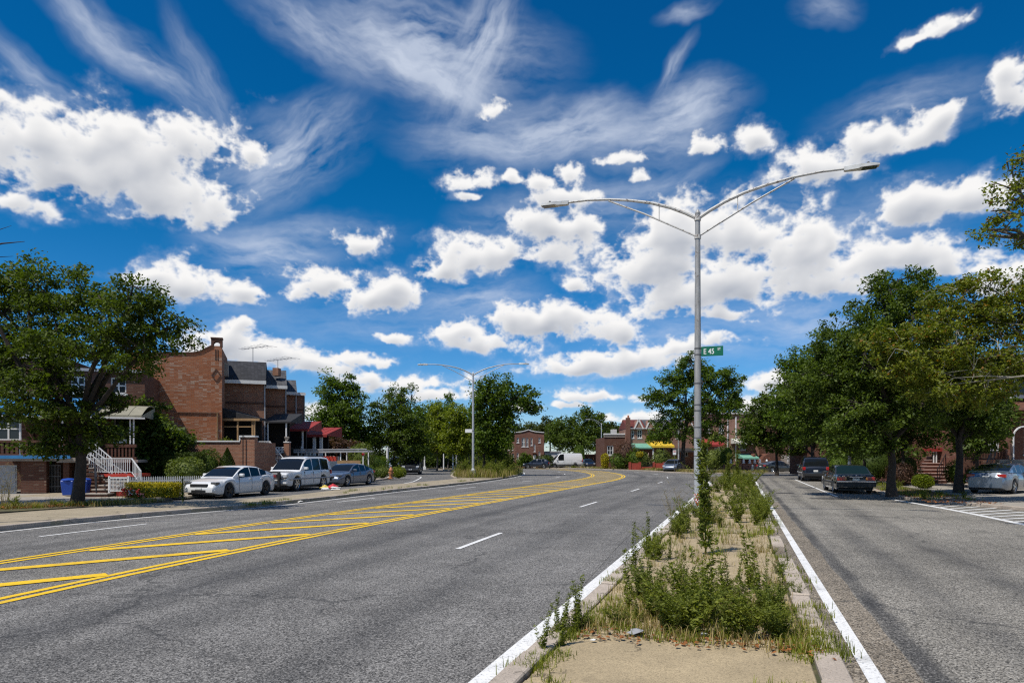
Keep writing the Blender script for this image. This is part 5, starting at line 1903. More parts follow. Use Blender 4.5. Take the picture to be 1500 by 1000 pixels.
for px in (392, 419):
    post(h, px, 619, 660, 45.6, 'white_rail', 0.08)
MB().box(wx(386, 47.6), wx(424, 47.6), 47.6, 47.7, wz(672, 47.6), wz(618, 47.6)).build('porch_shade', 'inside_shade', h)
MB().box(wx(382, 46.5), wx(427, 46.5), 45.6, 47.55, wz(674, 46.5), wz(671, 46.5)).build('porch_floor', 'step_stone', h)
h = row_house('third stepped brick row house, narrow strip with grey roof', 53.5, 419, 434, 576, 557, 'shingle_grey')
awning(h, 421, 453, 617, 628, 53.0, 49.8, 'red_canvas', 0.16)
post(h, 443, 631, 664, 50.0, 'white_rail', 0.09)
MB().box(wx(420, 53), wx(450, 53), 52.7, 52.9, wz(676, 55), wz(630, 55)).build('porch_shade', 'inside_shade', h)
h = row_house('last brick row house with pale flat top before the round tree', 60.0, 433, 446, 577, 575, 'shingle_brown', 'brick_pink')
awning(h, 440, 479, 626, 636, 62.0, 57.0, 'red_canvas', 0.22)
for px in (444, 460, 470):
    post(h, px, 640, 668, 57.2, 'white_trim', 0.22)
MB().box(wx(440, 60), wx(476, 60), 61.0, 61.3, wz(676, 60), wz(636, 60)).build('porch_shade', 'inside_shade', h)
MB().box(wx(440, 57), wx(479, 57), 57.0, 60.9, 0.1, wz(668, 57)).build('porch_floor', 'white_wall', h)
MB().box(wx(446, 58), wx(453, 58), 58.2, 58.6, wz(668, 58), wz(661, 58)).build('planter', 'white_trim', h)

# stoop with pier, urn and white railing before the second row house
sp = thing('stoop', 'dark brick stoop with white zigzag railing and urn pier', 'stairs', (wx(400, 43), 43, 0.1))
MB().box(wx(374, 43), wx(397, 43), 42.9, 45.5, 0.1, wz(664, 43)).build('side_wall', 'brick_dark', sp)
stairs(sp, wx(428, 42.6), wx(398, 42.6), 42.0, 43.6, 0.1, wz(664, 43), 8, 'step_stone', 'brick_dark', axis='x')
railing(sp, (wx(373, 42.8), 42.8, wz(664, 43)), (wx(395, 42.8), 42.8, wz(664, 43)), 0.75, 'white_rail', 9)
railing(sp, (wx(395, 41.95), 41.95, wz(664, 43)), (wx(428, 41.95), 41.95, 0.35), 0.75, 'white_rail', 12)
MB().box(wx(416.5, 45), wx(424, 45), 44.9, 45.25, 0.1, wz(648, 45)).build('pier', 'brick_wall', sp)
MB().box(wx(416, 45), wx(424.5, 45), 44.87, 45.28, wz(648, 45) + 0.002, wz(646.5, 45)).build('pier_cap', 'white_trim', sp)
MB().lathe((wx(420.2, 45.1), 45.08, wz(646.4, 45)), [(0.07, 0), (0.05, 0.06), (0.14, 0.18), (0.17, 0.30), (0.12, 0.32)], 10).build('urn', 'step_stone', sp, smooth=True)
bl = MB()
for i in range(5):
    for j in range(2):
        x = wx(394.5, 45) + i * 0.215
        z = wz(663, 45) + j * 0.2
        bl.box(x, x + 0.2, 44.95, 45.1, z, z + 0.045).box(x, x + 0.2, 44.95, 45.1, z + 0.145, z + 0.19).box(x, x + 0.045, 44.96, 45.09, z + 0.045, z + 0.145).box(x + 0.155, x + 0.2, 44.96, 45.09, z + 0.045, z + 0.145)
bl.build('screen_blocks', 'white_trim', sp)
sp2 = thing('stoop', 'stoop with dark iron railing beside the red awning', 'stairs', (wx(440, 50), 50, 0.1))
MB().box(wx(425, 49), wx(452, 49), 49.0, 53, 0.1, wz(670, 49)).build('landing', 'step_stone', sp2)
railing(sp2, (wx(426, 48.9), 48.95, wz(670, 49)), (wx(440, 48.9), 48.95, wz(670, 49)), 0.8, 'black_iron', 7)
railing(sp2, (wx(441, 48.9), 48.95, wz(670, 49)), (wx(462, 48.9), 48.95, 0.4), 0.8, 'white_rail', 9)


# --- television aerials
def antenna(label, x, Y, z0, h, seed):
    r = thing('television_antenna', label, 'antenna', (x, Y, z0), group='rooftop aerials')
    MB().tube([(0, 0, 0), (0, 0, h)], 0.022, 6).build('mast', 'antenna_metal', r, local=True)
    b = MB()
    rn = random.Random(seed)
    b.bar((-0.85, 0.05, h - 0.05), (1.15, -0.05, h + 0.2), 0.03)
    b.build('boom', 'antenna_metal', r, local=True)
    e = MB()
    for k in range(8):
        t = k / 7
        x, z = -0.85 + 2.0 * t, h - 0.05 + 0.25 * t
        ln = 0.25 + 0.5 * t
        e.bar((x - ln * 0.5, -ln, z + 0.03), (x + ln * 0.5, ln, z + 0.03), 0.016)
    e.build('elements', 'antenna_metal', r, local=True)


antenna('bristly television aerial above the black shingle roof', wx(369, 50), 50.2, wz(532, 50), wz(510, 50) - wz(532, 50), 1)
antenna('television aerial above the second grey roof', wx(407, 54), 54.0, wz(544, 54), wz(528, 54) - wz(544, 54), 2)

# --- far flat brick house, its neighbour and the white garage
Y = 116.0
h = thing('flat_roofed_house', 'small flat red brick house with raised centre parapet at the bend', 'house', (wx(775, Y), Y, 0.1))
wins = [(757, 760.2, 641, 648), (764.3, 769.2, 641, 654), (771, 773.8, 641, 654), (777.4, 780, 641, 652), (782, 784.2, 650, 661), (788.8, 791.6, 641, 648), (757, 759.6, 663, 672), (788.8, 791.4, 661, 672)]
wall_open(h, 'brick_red', 754, 797, 634, 686, Y, 10.0, wins, z0=0.1)
for k, w in enumerate(wins):
    window(h, *w, Y, mull=1 if k == 1 else 0, fw=0.09)
MB().prism([(wx(a, Y), Y + 0.004, wz(b, Y)) for a, b in ((764, 634), (784, 634), (784, 632.5), (779, 631.4), (774, 629.6), (769, 631.4), (764, 632.5))], (0, 0.29, 0)).build('parapet', 'brick_red', h)
cp = MB()
for (a, b) in (((753.5, 633.6), (764, 632.3)), ((764, 632.3), (769, 631.2)), ((769, 631.2), (774, 629.4)), ((774, 629.4), (779, 631.2)), ((779, 631.2), (784, 632.3)), ((784, 632.3), (797.3, 633.6))):
    cp.bar((wx(a[0], Y), Y + 0.12, wz(a[1], Y) + 0.05), (wx(b[0], Y), Y + 0.12, wz(b[1], Y) + 0.05), 0.5, 0.12)
cp.build('coping', 'white_trim', h)
MB().box(wx(780, Y), wx(786, Y), Y - 1.2, Y - 0.003, wz(664, Y), wz(662.5, Y)).build('door_hood', 'brown_canvas', h)
MB().box(wx(781, Y), wx(785, Y), Y - 0.04, Y - 0.005, 0.1, wz(666, Y)).build('door', 'white_trim', h)
h = thing('flat_roofed_house', 'pinkish brick house half hidden left of the flat brick house', 'house', (wx(745, 122), 122, 0.1))
wins = [(744.5, 746.5, 653, 659), (749, 751.5, 653, 659), (749.5, 753, 664, 674)]
wall_open(h, 'brick_pink', 735, 754.5, 647, 686, 122.0, 9.0, wins, z0=0.1)
for w in wins:
    window(h, *w, 122.0, mull=0, fw=0.08)
h = thing('garage', 'white walled garage between the flat brick house and the van', 'garage', (wx(808, 120), 120, 0.1))
fbox(h, 'wall', 'white_wall', 797.6, 822, 662, 684.6, 121, 6)
fbox(h, 'door', 'white_trim', 803, 817, 669.5, 684.6, 120.94, 0.05)
fbox(h, 'roof', 'soffit', 797, 823, 660.6, 662, 120.8, 6.4)
h = thing('yard_wall', 'long low brown wall in shade under the big dark tree', 'wall', (wx(865, 125), 125, 0.1))
fbox(h, 'wall', 'brick_dark', 822, 884, 666, 684, 136, 0.4)
fbox(h, 'coping', 'step_pink', 822, 884, 665, 666.0, 135.9, 0.6)
# --- low brick house
Y = 106.0
h = thing('low_house', 'low dark brick house with white window left of the gabled houses', 'house', (wx(902, Y), Y, 0.1))
wins = [(889, 898.5, 652.5, 666.5)]
wall_open(h, 'brick_dark', 885.5, 918.4, 640, 688, Y, 11.0, wins, z0=0.1)
window(h, *wins[0], Y, mull=1, fw=0.14)
fbox(h, 'parapet_band', 'step_stone', 885, 918.2, 636.5, 640, Y - 0.1, 0.5)
fbox(h, 'coping', 'white_trim', 885, 918.3, 634.5, 636.4, Y - 0.2, 0.9)
fbox(h, 'roof_box', 'white_wall', 896, 903.5, 628.5, 636, Y + 4, 1.2)
fbox(h, 'basement_opening', 'inside_shade', 890, 899, 671, 676, Y - 0.03, 0.02)
# --- gabled houses
Y = 104.0


def gabled(label, px0, px1, roofm, gables, wins, aw=None):
    h = thing('gabled_house', label, 'house', (wx((px0 + px1) / 2, Y), Y, 0.1), group='gabled brick houses at the bend')
    wall_open(h, 'brick_pink', px0, px1, 627, 688, Y, 8.0, wins, z0=0.1)
    x0, x1 = wx(px0, Y), wx(px1, Y)
    ze, zr = wz(627, Y), wz(614.5, Y + 4)
    r = MB().prism([(x0 - 0.05, Y - 0.3, ze), (x0 - 0.05, Y + 4.0, zr), (x0 - 0.05, Y + 8.2, ze)], (x1 - x0 + 0.1, 0, 0)).build('roof', roofm, h)
    MB().box(x0 - 0.1, x1 + 0.1, Y - 0.36, Y - 0.302, ze - 0.12, ze + 0.05).build('gutter', 'soffit', r)
    for (gx, gw, gt) in gables:
        gm = MB().prism([(wx(gx - gw, Y), Y - 0.33, wz(627, Y)), (wx(gx + gw, Y), Y - 0.33, wz(627, Y)), (wx(gx, Y), Y - 0.33, wz(gt, Y))], (0, 3.4, 0)).build('gable', 'brick_pink', h)
        tr = MB()
        for s in (-1, 1):
            tr.bar((wx(gx + s * (gw + 0.6), Y), Y - 0.38, wz(628, Y)), (wx(gx, Y), Y - 0.38, wz(gt - 0.8, Y)), 0.09, 0.2)
        tr.build('barge_board', 'white_trim', gm)
    for w in wins:
        window(h, *w, Y, mull=1 if w[1] - w[0] > 4.5 else 0, fw=0.1)
    return h


h = gabled('red roofed gabled brick house with tall chimney', 918.6, 946, 'shingle_red', [(935, 6, 615)], [(925, 929, 630, 641.5), (933.8, 940.2, 629, 641.5)])
fbox(h, 'chimney', 'brick_red', 917, 923.4, 611.5, 650, Y - 0.4, 0.39)
MB().lathe((wx(920, Y), Y - 0.2, wz(611.5, Y)), [(0.16, 0), (0.13, 0.35)], 8).build('chimney_pot', 'terracotta', h)
awning(h, 930, 956, 649, 655, Y, Y - 3.6, 'green_canvas', 0.2)
post(h, 934, 656, 686, Y - 3.4, 'white_rail', 0.12)
h = gabled('grey roofed gabled brick house with yellow awning', 946.2, 984, 'shingle_grey', [(952, 6, 614.5)], [(948.7, 955.2, 628.5, 641), (964, 968, 630, 641)])
awning(h, 955, 988, 646, 652.5, Y, Y - 3.8, 'yellow_canvas', 0.28)
post(h, 957, 654, 688, Y - 3.5, 'white_rail', 0.2)
fbox(h, 'porch_window', 'white_trim', 965, 973, 655, 665, Y - 0.05, 0.04)
fbox(h, 'porch_pane', 'window_glass', 966.2, 971.8, 656, 664, Y - 0.08, 0.02)
h = gabled('brick row house in shade behind the centre tree trunk', 984.2, 1032, 'shingle_grey', [(1008, 8, 614)], [(990, 996, 630, 642), (1018, 1024, 630, 642), (1000, 1008, 656, 668)])
awning(h, 990, 1022, 656, 660, Y, Y - 3.0, 'black_canvas', 0.2)
# red garden wall with piers
fw = thing('garden_wall', 'low red painted brick garden wall before the gabled houses', 'wall', (wx(950, 96), 96, 0.1))
Yg = 95.0
for px in (923, 937.5, 958, 973, 988):
    fbox(fw, 'pier', 'red_fence', px - 1.6, px + 1.6, 676.5, 687.6, Yg, 0.35)
for (a, b, tp) in ((925, 936, 678), (939, 956, 683.5), (960, 971.4, 678), (975, 986, 680)):
    fbox(fw, 'panel', 'red_fence', a, b, tp, 687.6, Yg + 0.1, 0.14)
railing(fw, (wx(940, Yg), Yg + 0.17, wz(683.5, Yg)), (wx(956, Yg), Yg + 0.17, wz(683.5, Yg)), 0.6, 'black_iron', 12)
st = thing('porch_stairs', 'pinkish stair railing rising under the green and yellow awnings', 'stairs', (wx(948, 99), 99, 0.1))
stairs(st, wx(942, 98), wx(954, 98), 97, 100, 0.1, 1.7, 7, 'step_pink')
railing(st, (wx(945, 97), 97, 0.1), (wx(956, 97), 99.8, 1.7), 0.8, 'step_pink', 10)
# --- house with red awning right of the lamp post
Y = 100.0
h = thing('brick_house', 'brick house with red awning and white downpipes right of the near lamp', 'house', (wx(1070, Y), Y, 0.1))
wins = [(1035, 1041, 621, 634), (1053, 1060.5, 620.5, 634), (1083, 1093, 648, 659), (1046, 1054, 656, 668)]
wall_open(h, 'brick_pink', 1030, 1118, 606, 688, Y, 10.0, wins, z0=0.1)
for w in wins:
    window(h, *w, Y, mull=1, fw=0.11)
fbox(h, 'eaves', 'white_trim', 1029, 1119, 603, 606, Y - 0.3, 0.6)
for px in (1066, 1078):
    fbox(h, 'downpipe', 'white_rail', px - 0.8, px + 0.8, 610, 675, Y - 0.12, 0.1)
awning(h, 1031, 1064, 643, 651, Y, Y - 4.0, 'red_canvas', 0.25)
br_ = MB().bar((wx(1062, Y - 2), Y - 0.2, wz(664, Y)), (wx(1052, Y - 3.8), Y - 3.8, wz(652, Y - 3.8)), 0.12)
br_.build('awning_stay', 'white_rail', h)
post(h, 1036, 653, 686, Y - 3.7, 'white_rail', 0.14)
awning(h, 1081, 1112, 642, 648, Y, Y - 3.2, 'pale_canvas', 0.2)
awning(h, 1088, 1112, 664, 670, Y - 1.5, Y - 4.6, 'green_canvas', 0.2)
for (a, b) in ((1092, 1106), (1108, 1126)):
    MB().prism([(wx(a, 97), 96, wz(680, 97)), (wx(b, 97), 96, wz(680, 97)), (wx(b, 97), 96, wz(676, 97)), (wx(b - 4, 97), 96, wz(664, 97)), (wx(a + 8, 97), 96, wz(668, 97))], (0, 2.5, 0)).build('stair_side', 'shingle_brown', h)
fw = thing('garden_wall', 'brick garden wall with white urn finials left of the right tree row', 'wall', (wx(1095, 88), 88, 0.1))
Yg = 88.0
for px in (1071, 1081, 1090, 1099, 1106.5, 1114, 1124):
    p_ = fbox(fw, 'pier', 'brick_red', px - 1.9, px + 1.9, 678, 689.6, Yg, 0.4)
    MB().lathe((wx(px, Yg), Yg + 0.2, wz(678, Yg)), [(0.2, 0), (0.2, 0.08), (0.08, 0.12), (0.16, 0.28), (0.10, 0.40), (0.03, 0.5)], 10).build('urn_finial', 'white_trim', p_, smooth=True)
for a, b in ((1073, 1079), (1083, 1088), (1092, 1097), (1116, 1122), (1060, 1069)):
    fbox(fw, 'panel', 'brick_red', a, b, 680, 689.6, Yg + 0.1, 0.2)
bl = MB()
for k in range(4):
    x = wx(1101.3, Yg) + k * 0.11
    bl.box(x, x + 0.06, Yg + 0.1, Yg + 0.2, wz(688, Yg), wz(681.5, Yg))
bl.box(wx(1101, Yg), wx(1104.6, Yg) + 0.1, Yg + 0.08, Yg + 0.22, wz(681.5, Yg), wz(680.6, Yg)).box(wx(1101, Yg), wx(1104.6, Yg) + 0.1, Yg + 0.08, Yg + 0.22, wz(689.2, Yg), wz(688, Yg))
bl.build('balusters', 'white_trim', fw)

# --- right row, mostly behind the trees
Y = 98.0
h = thing('row_house', 'far right row house with white stair rails and red panels', 'house', (wx(1175, Y), Y, 0.1), group='houses of the right row')
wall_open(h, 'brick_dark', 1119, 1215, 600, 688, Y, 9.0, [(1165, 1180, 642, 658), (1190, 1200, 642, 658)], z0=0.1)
window(h, 1165, 1180, 642, 658, Y)
window(h, 1190, 1200, 642, 658, Y)
awning(h, 1175, 1202, 632, 640, Y, Y - 3, 'red_canvas', 0.3)
for (a, b) in ((1154, 1168), (1166, 1186)):
    railing(h, (wx(a, Y - 4), Y - 4, wz(677, Y - 4)), (wx(b, Y - 4), Y - 1.2, wz(664, Y - 4)), 1.0, 'white_rail', 12)
stairs(h, wx(1156, Y - 4), wx(1176, Y - 4), Y - 5, Y - 1.0, 0.1, 2.2, 9, 'step_stone')
fbox(h, 'porch_wall', 'red_paint', 1182, 1204, 664, 675, Y - 3, 0.3)
fbox(h, 'porch_wall', 'white_trim', 1184, 1187, 652, 664, Y - 3, 0.2)
Y = 62.0
h = thing('row_house', 'dark brick right row house hidden behind the trees by the old dark sedan', 'house', (wx(1270, Y), Y, 0.1), group='houses of the right row')
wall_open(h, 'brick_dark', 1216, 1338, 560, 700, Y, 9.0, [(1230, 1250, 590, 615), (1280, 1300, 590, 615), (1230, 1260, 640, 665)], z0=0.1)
for w in ((1230, 1250, 590, 615), (1280, 1300, 590, 615), (1230, 1260, 640, 665)):
    window(h, *w, Y)
fbox(h, 'cornice', 'soffit', 1215, 1339, 556, 560, Y - 0.3, 0.6)
awning(h, 1225, 1300, 628, 638, Y, Y - 3, 'brown_canvas', 0.25)
Y = 50.0
h = thing('row_house', 'brick right row house with pink stone front stairs', 'house', (wx(1400, Y), Y, 0.1), group='houses of the right row')
wall_open(h, 'brick_dark', 1332, 1462, 545, 706, Y, 9.0, [(1380, 1396, 620, 664), (1415, 1450, 620, 655), (1345, 1365, 570, 600), (1420, 1445, 570, 600)], z0=0.1)
fbox(h, 'door', 'white_trim', 1380, 1396, 620, 664, Y + 0.1, 0.06)
for w in ((1415, 1450, 620, 655), (1345, 1365, 570, 600), (1420, 1445, 570, 600)):
    window(h, *w, Y)
fbox(h, 'cornice', 'soffit', 1331, 1463, 541, 545, Y - 0.3, 0.6)
n = 10
for k in range(n):
    t_ = k / n
    a = 1341 + 32 * t_
    b = 1387 + 13 * t_
    y0 = 45.2 + 4.4 * t_
    z1 = 0.1 + (wz(659, 48.5) - 0.1) * (k + 1) / n
    MB().box(wx(a, y0), wx(b, y0), y0, 49.98, z1 - 0.26 if k else 0.1, z1 - 0.055).build('riser', 'brick_red', h)
    MB().box(wx(a, y0) - 0.03, wx(b, y0) + 0.02, y0 - 0.05, y0 + 0.5, z1 - 0.053, z1).build('step', 'step_pink', h, bevel=0.008)
railing(h, (wx(1373, 45.1), 45.1, 0.1), (wx(1398, 49.4), 49.4, wz(659, 48.5)), 0.9, 'black_iron', 9)
fbox(h, 'door_awning', 'red_canvas', 1364, 1386, 656, 661, 47.5, 1.0)
for px in (1368, 1372):
    post(h, px, 661, 682, 47.6, 'white_rail', 0.06)
Y = 42.0
h = thing('row_house', 'far right brick house with white upper bay and brown awning roof', 'house', (wx(1500, Y), Y, 0.1), group='houses of the right row')
wall_open(h, 'brick_red', 1463, 1640, 520, 714, Y, 9.0, [(1410 + 70, 1496, 550, 585), (1500, 1530, 550, 585), (1500, 1530, 625, 665)], z0=0.1)
for w in ((1480, 1496, 550, 585), (1500, 1530, 550, 585), (1500, 1530, 625, 665)):
    window(h, *w, Y)
fbox(h, 'bay', 'white_wall', 1471, 1540, 545, 583, Y - 1.0, 0.99)
for k in range(4):
    fbox(h, 'bay_window', 'window_glass', 1473 + k * 17, 1486 + k * 17, 551, 578, Y - 1.03, 0.025)
MB().prism([(wx(1468, 40), 39.4, wz(600, 39.4)), (wx(1468, 40), Y - 0.01, wz(583, Y)), (wx(1468, 40), Y - 0.01, wz(600, 39.4))], (8, 0, 0)).build('porch_roof', 'shingle_brown', h)
MB().prism([(wx(1470, 41), 40.4, wz(546, 40.4)), (wx(1470, 41), Y + 3, wz(520, Y)), (wx(1470, 41), Y + 3, wz(546, 40.4))], (8, 0, 0)).build('upper_roof', 'shingle_brown', h)
fbox(h, 'porch_pier', 'brick_red', 1473, 1483, 604, 714, 39.5, 0.5)
fbox(h, 'porch_pier', 'brick_red', 1525, 1535, 604, 714, 39.5, 0.5)
ar = MB()
for k in range(10):
    a0, a1 = PI * k / 10, PI * (k + 1) / 10
    cx, cz, r_ = wx(1500, 39.3), wz(640, 39.3), 0.62
    ar.bar((cx + r_ * math.cos(a0), 39.3, cz + r_ * math.sin(a0)), (cx + r_ * math.cos(a1), 39.3, cz + r_ * math.sin(a1)), 0.07)
ar.bar((cx - r_, 39.3, cz), (cx - r_, 39.3, 1.2), 0.07).bar((cx + r_, 39.3, cz), (cx + r_, 39.3, 1.2), 0.07)
ar.build('arch', 'white_rail', h)
stairs(h, wx(1480, 38), wx(1520, 38), 36.6, 39.2, 0.1, 1.7, 8, 'step_stone')
railing(h, (wx(1481, 36.6), 36.6, 0.1), (wx(1481, 39.0), 39.0, 1.7), 0.9, 'wood_tan', 9)
MB().box(wx(1412, 41), wx(1462, 41), 41.0, 41.1, wz(700, 41), wz(662, 41)).build('porch_base', 'brick_dark', h)
railing(h, (wx(1412, 40.8), 40.8, wz(662, 41)), (wx(1462, 40.8), 40.8, wz(662, 41)), 1.5, 'white_rail', 22)
railing(h, (wx(1431, 38.5), 38.0, 0.1), (wx(1458, 40.5), 40.5, 1.9), 0.9, 'grey_iron', 10)


# ------------------------------------------------------------------ vehicles
def smoothed(pts, y, k=5):
    ys = np.array([p[0] for p in pts], float)
    zs = np.array([p[1] for p in pts], float)
    o = np.argsort(ys)
    fine = np.linspace(ys.min(), ys.max(), 400)
    z = np.interp(fine, ys[o], zs[o])
    if k:
        ker = np.ones(2 * k + 1) / (2 * k + 1)
        zp = np.concatenate([np.full(k, z[0]), z, np.full(k, z[-1])])
        z = np.convolve(zp, ker, 'valid')
    return np.interp(y, fine, z)


def make_car(name, label, cat, loc, rz, paint, P, group=None):
    """front looks along local +Y. P: L, W, top [(y,z)], roof [(y,z)], wheels (yf, yr, r), and details"""
    root = thing(name, label, cat, loc, rz, group=group)
    L, Wd = P['L'], P['W']
    yf, yr, r = P['wheels']
    hw = Wd / 2
    ra = r * 1.13
    n = 96
    ys = np.linspace(-L / 2, L / 2, n)
    top = smoothed(P['top'], ys, 4)
    plan = hw * np.clip(1 - (np.abs(ys) / (L / 2 + 0.001)) ** P.get('planp', 7) * P.get('plan', 0.24), 0.2, 1)
    zb = np.full(n, P.get('clear', 0.20))
    end = np.clip((np.abs(ys) - (L / 2 - 0.30)) / 0.30, 0, 1)
    zb = zb + end * P.get('lip', 0.10)
    for yw in (yf, yr):
        d = np.abs(ys - yw)
        arch = np.where(d < ra, np.sqrt(np.maximum(ra * ra - d * d, 0)) + r, 0)
        zb = np.maximum(zb, arch)
    zb = np.minimum(zb, top - 0.10)
    m = MB()
    ring = 12
    for i in range(n):
        w, zt, z0 = plan[i], top[i], zb[i]
        hgt = zt - z0
        sh = P.get('shoulder', 0.90)
        half = [(w * 0.94, z0), (w * 0.99, z0 + hgt * 0.12), (w, z0 + hgt * 0.55), (w * 0.985, z0 + hgt * 0.80), (w * sh, zt - 0.012), (w * 0.5, zt + P.get('crown', 0.02))]
        row = [(x, ys[i], z) for x, z in half] + [(-x, ys[i], z) for x, z in reversed(half)]
        m.v += row
    for i in range(n - 1):
        for k in range(ring):
            a, b = i * ring + k, i * ring + (k + 1) % ring
            m.f.append((a, b, b + ring, a + ring))
    m.f.append(tuple(range(ring - 1, -1, -1)))
    m.f.append(tuple(range((n - 1) * ring, n * ring)))
    body = m.build('body', paint, root, smooth=True, local=True)
    # cabin
    rp = P['roof']
    y0, y1 = rp[0][0], rp[-1][0]
    nc = 60
    cy = np.linspace(y0, y1, nc)
    rz_ = smoothed(rp, cy, 3)
    belt = smoothed(P['top'], cy, 4) - 0.03
    rz_ = np.maximum(rz_, belt + 0.012)
    wr = P.get('roofw', 0.76) * hw
    wb = P.get('beltw', 0.93) * hw
    rows = []
    for i in range(nc):
        t = np.clip((rz_[i] - belt[i]) / (P['H'] - belt[i]), 0, 1)
        wt = wb + (wr - wb) * t
        rows.append([(wb, cy[i], belt[i]), (wb + (wt - wb) * 0.92, cy[i], belt[i] + (rz_[i] - belt[i]) * 0.86), (wt * 0.93, cy[i], rz_[i] - 0.012), (wt * 0.45, cy[i], rz_[i] + 0.012 * t), (-wt * 0.45, cy[i], rz_[i] + 0.012 * t), (-wt * 0.93, cy[i], rz_[i] - 0.012), (-wb - (wt - wb) * 0.92, cy[i], belt[i] + (rz_[i] - belt[i]) * 0.86), (-wb, cy[i], belt[i])])
    ws0, ws1 = P['wind']         # windscreen y range (front)
    rw0, rw1 = P['rear']         # rear window y range
    sides = P['sides']           # side window y ranges
    fac = {'body': [], 'wind': [], 'rear': []}
    for i in range(nc - 1):
        ym = (cy[i] + cy[i + 1]) / 2
        for k in range(7):
            q = (rows[i][k], rows[i][k + 1], rows[i + 1][k + 1], rows[i + 1][k])
            if k in (2, 3, 4) and ws0 < ym < ws1:
                fac['wind'].append(q)
            elif k in (2, 3, 4) and rw0 < ym < rw1:
                fac['rear'].append(q)
            elif k in (0, 6) and any(a < ym < b for a, b in sides):
                j = next(s for s, (a, b) in enumerate(sides) if a < ym < b)
                fac.setdefault(('s', j, k), []).append(q)
            else:
                fac['body'].append(q)

    def emit(qs, nm, mat, par, ends=False):
        mm = MB()
        idx = {}
        for q in qs:
            f = []
            for p in q:
                key = (round(p[0], 4), round(p[1], 4), round(p[2], 4))
                if key not in idx:
                    idx[key] = len(mm.v)
                    mm.v.append(p)
                f.append(idx[key])
            mm.f.append(tuple(f))
        if ends:
            for rw in (rows[0], rows[-1]):
                b0 = len(mm.v)
                mm.v += rw
                mm.f.append(tuple(range(b0, b0 + 8)))
        return mm.build(nm, mat, par, smooth=True, local=True)

    emit(fac['body'], 'cabin', P.get('roof_paint', paint), root, ends=True)
    gl = P.get('glass', 'car_glass')
    emit(fac['wind'], 'windscreen', gl, root)
    if fac['rear']:
        emit(fac['rear'], 'rear_window', P.get('rear_glass', gl), root)
    for key, q in fac.items():
        if isinstance(key, tuple):
            emit(q, 'side_window', gl, root)
    # underbody
    MB().box(-hw * 0.80, hw * 0.80, -L / 2 + 0.25, L / 2 - 0.25, 0.17, 0.55).build('underbody', 'black_plastic', root, local=True)
    # wheels
    tw = P.get('tw', 0.21)

    def lathe_x(prof, nseg=24):
        mm = MB()
        for (rr_, x) in prof:
            for k in range(nseg):
                a = 2 * PI * k / nseg
                mm.v.append((x, rr_ * math.cos(a), rr_ * math.sin(a)))
        for i in range(len(prof) - 1):
            for k in range(nseg):
                a, b = i * nseg + k, i * nseg + (k + 1) % nseg
                mm.f.append((a, b, b + nseg, a + nseg))
        return mm

    for sx in (-1, 1):
        for yw in (yf, yr):
            wh = bpy.data.objects.new('wheel', None)
            COL.objects.link(wh)
            wh.parent = root
            wh.location = (sx * (hw - tw * 0.5 - 0.015), yw, r)
            wh.empty_display_size = 0.1
            WLOC[wh.name] = Vector((0, 0, 0))
            h = tw / 2
            ty = lathe_x([(r * 0.64, -h * 0.9), (r * 0.90, -h), (r, -h * 0.75), (r, h * 0.75), (r * 0.90, h), (r * 0.64, h * 0.9)]).build('tyre', 'tyre', wh, smooth=True, local=True)
            rm = MB()
            base = lathe_x([(r * 0.66, sx * h * 0.82), (r * 0.60, sx * h * 0.60), (r * 0.2, sx * h * 0.35), (0.01, sx * h * 0.35)])
            rm.v, rm.f = base.v, base.f
            rm.build('rim_well', 'rim_black', wh, smooth=True, local=True)
            sp = MB()
            ns = P.get('spokes', 5)
            for k in range(ns):
                a = 2 * PI * k / ns
                c, s = math.cos(a), math.sin(a)
                ww = r * 0.11
                pts = []
                for (ra_, wd) in ((0.08, ww), (r * 0.66, ww * 0.9)):
                    pts += [(sx * h * 0.75, ra_ * c - wd * s, ra_ * s + wd * c), (sx * h * 0.75, ra_ * c + wd * s, ra_ * s - wd * c)]
                x1 = sx * h * 0.45
                bse = [(x1, p[1], p[2]) for p in (pts[0], pts[1], pts[3], pts[2])]
                tp_ = [(sx * h * 0.80, p[1], p[2]) for p in (pts[0], pts[1], pts[3], pts[2])]
                sp.hexa(bse + tp_)
            hub = lathe_x([(r * 0.20, sx * h * 0.4), (r * 0.20, sx * h * 0.84), (0.005, sx * h * 0.9)])
            o = len(sp.v)
            sp.v += hub.v
            sp.f += [tuple(o + q for q in f) for f in hub.f]
            lip = lathe_x([(r * 0.62, sx * h * 0.70), (r * 0.67, sx * h * 0.93), (r * 0.70, sx * h * 0.88)])
            o = len(sp.v)
            sp.v += lip.v
            sp.f += [tuple(o + q for q in f) for f in lip.f]
            sp.build('rim', P.get('rim', 'rim_silver'), wh, local=True)
    # lamps, mirrors, bumpers, plates, handles
    for (nm, mat, x0, x1, y0_, y1_, z0, z1) in P.get('boxes', []):
        if x0 is not None and nm.startswith('pair_'):
            for s in (-1, 1):
                a, b = sorted((s * x0, s * x1))
                MB().box(a, b, y0_, y1_, z0, z1).build(nm[5:], mat, root, local=True, bevel=min(0.02, (z1 - z0) * 0.3, abs(y1_ - y0_) * 0.3))
        else:
            MB().box(x0, x1, y0_, y1_, z0, z1).build(nm, mat, root, local=True, bevel=min(0.015, (z1 - z0) * 0.3, abs(y1_ - y0_) * 0.3))
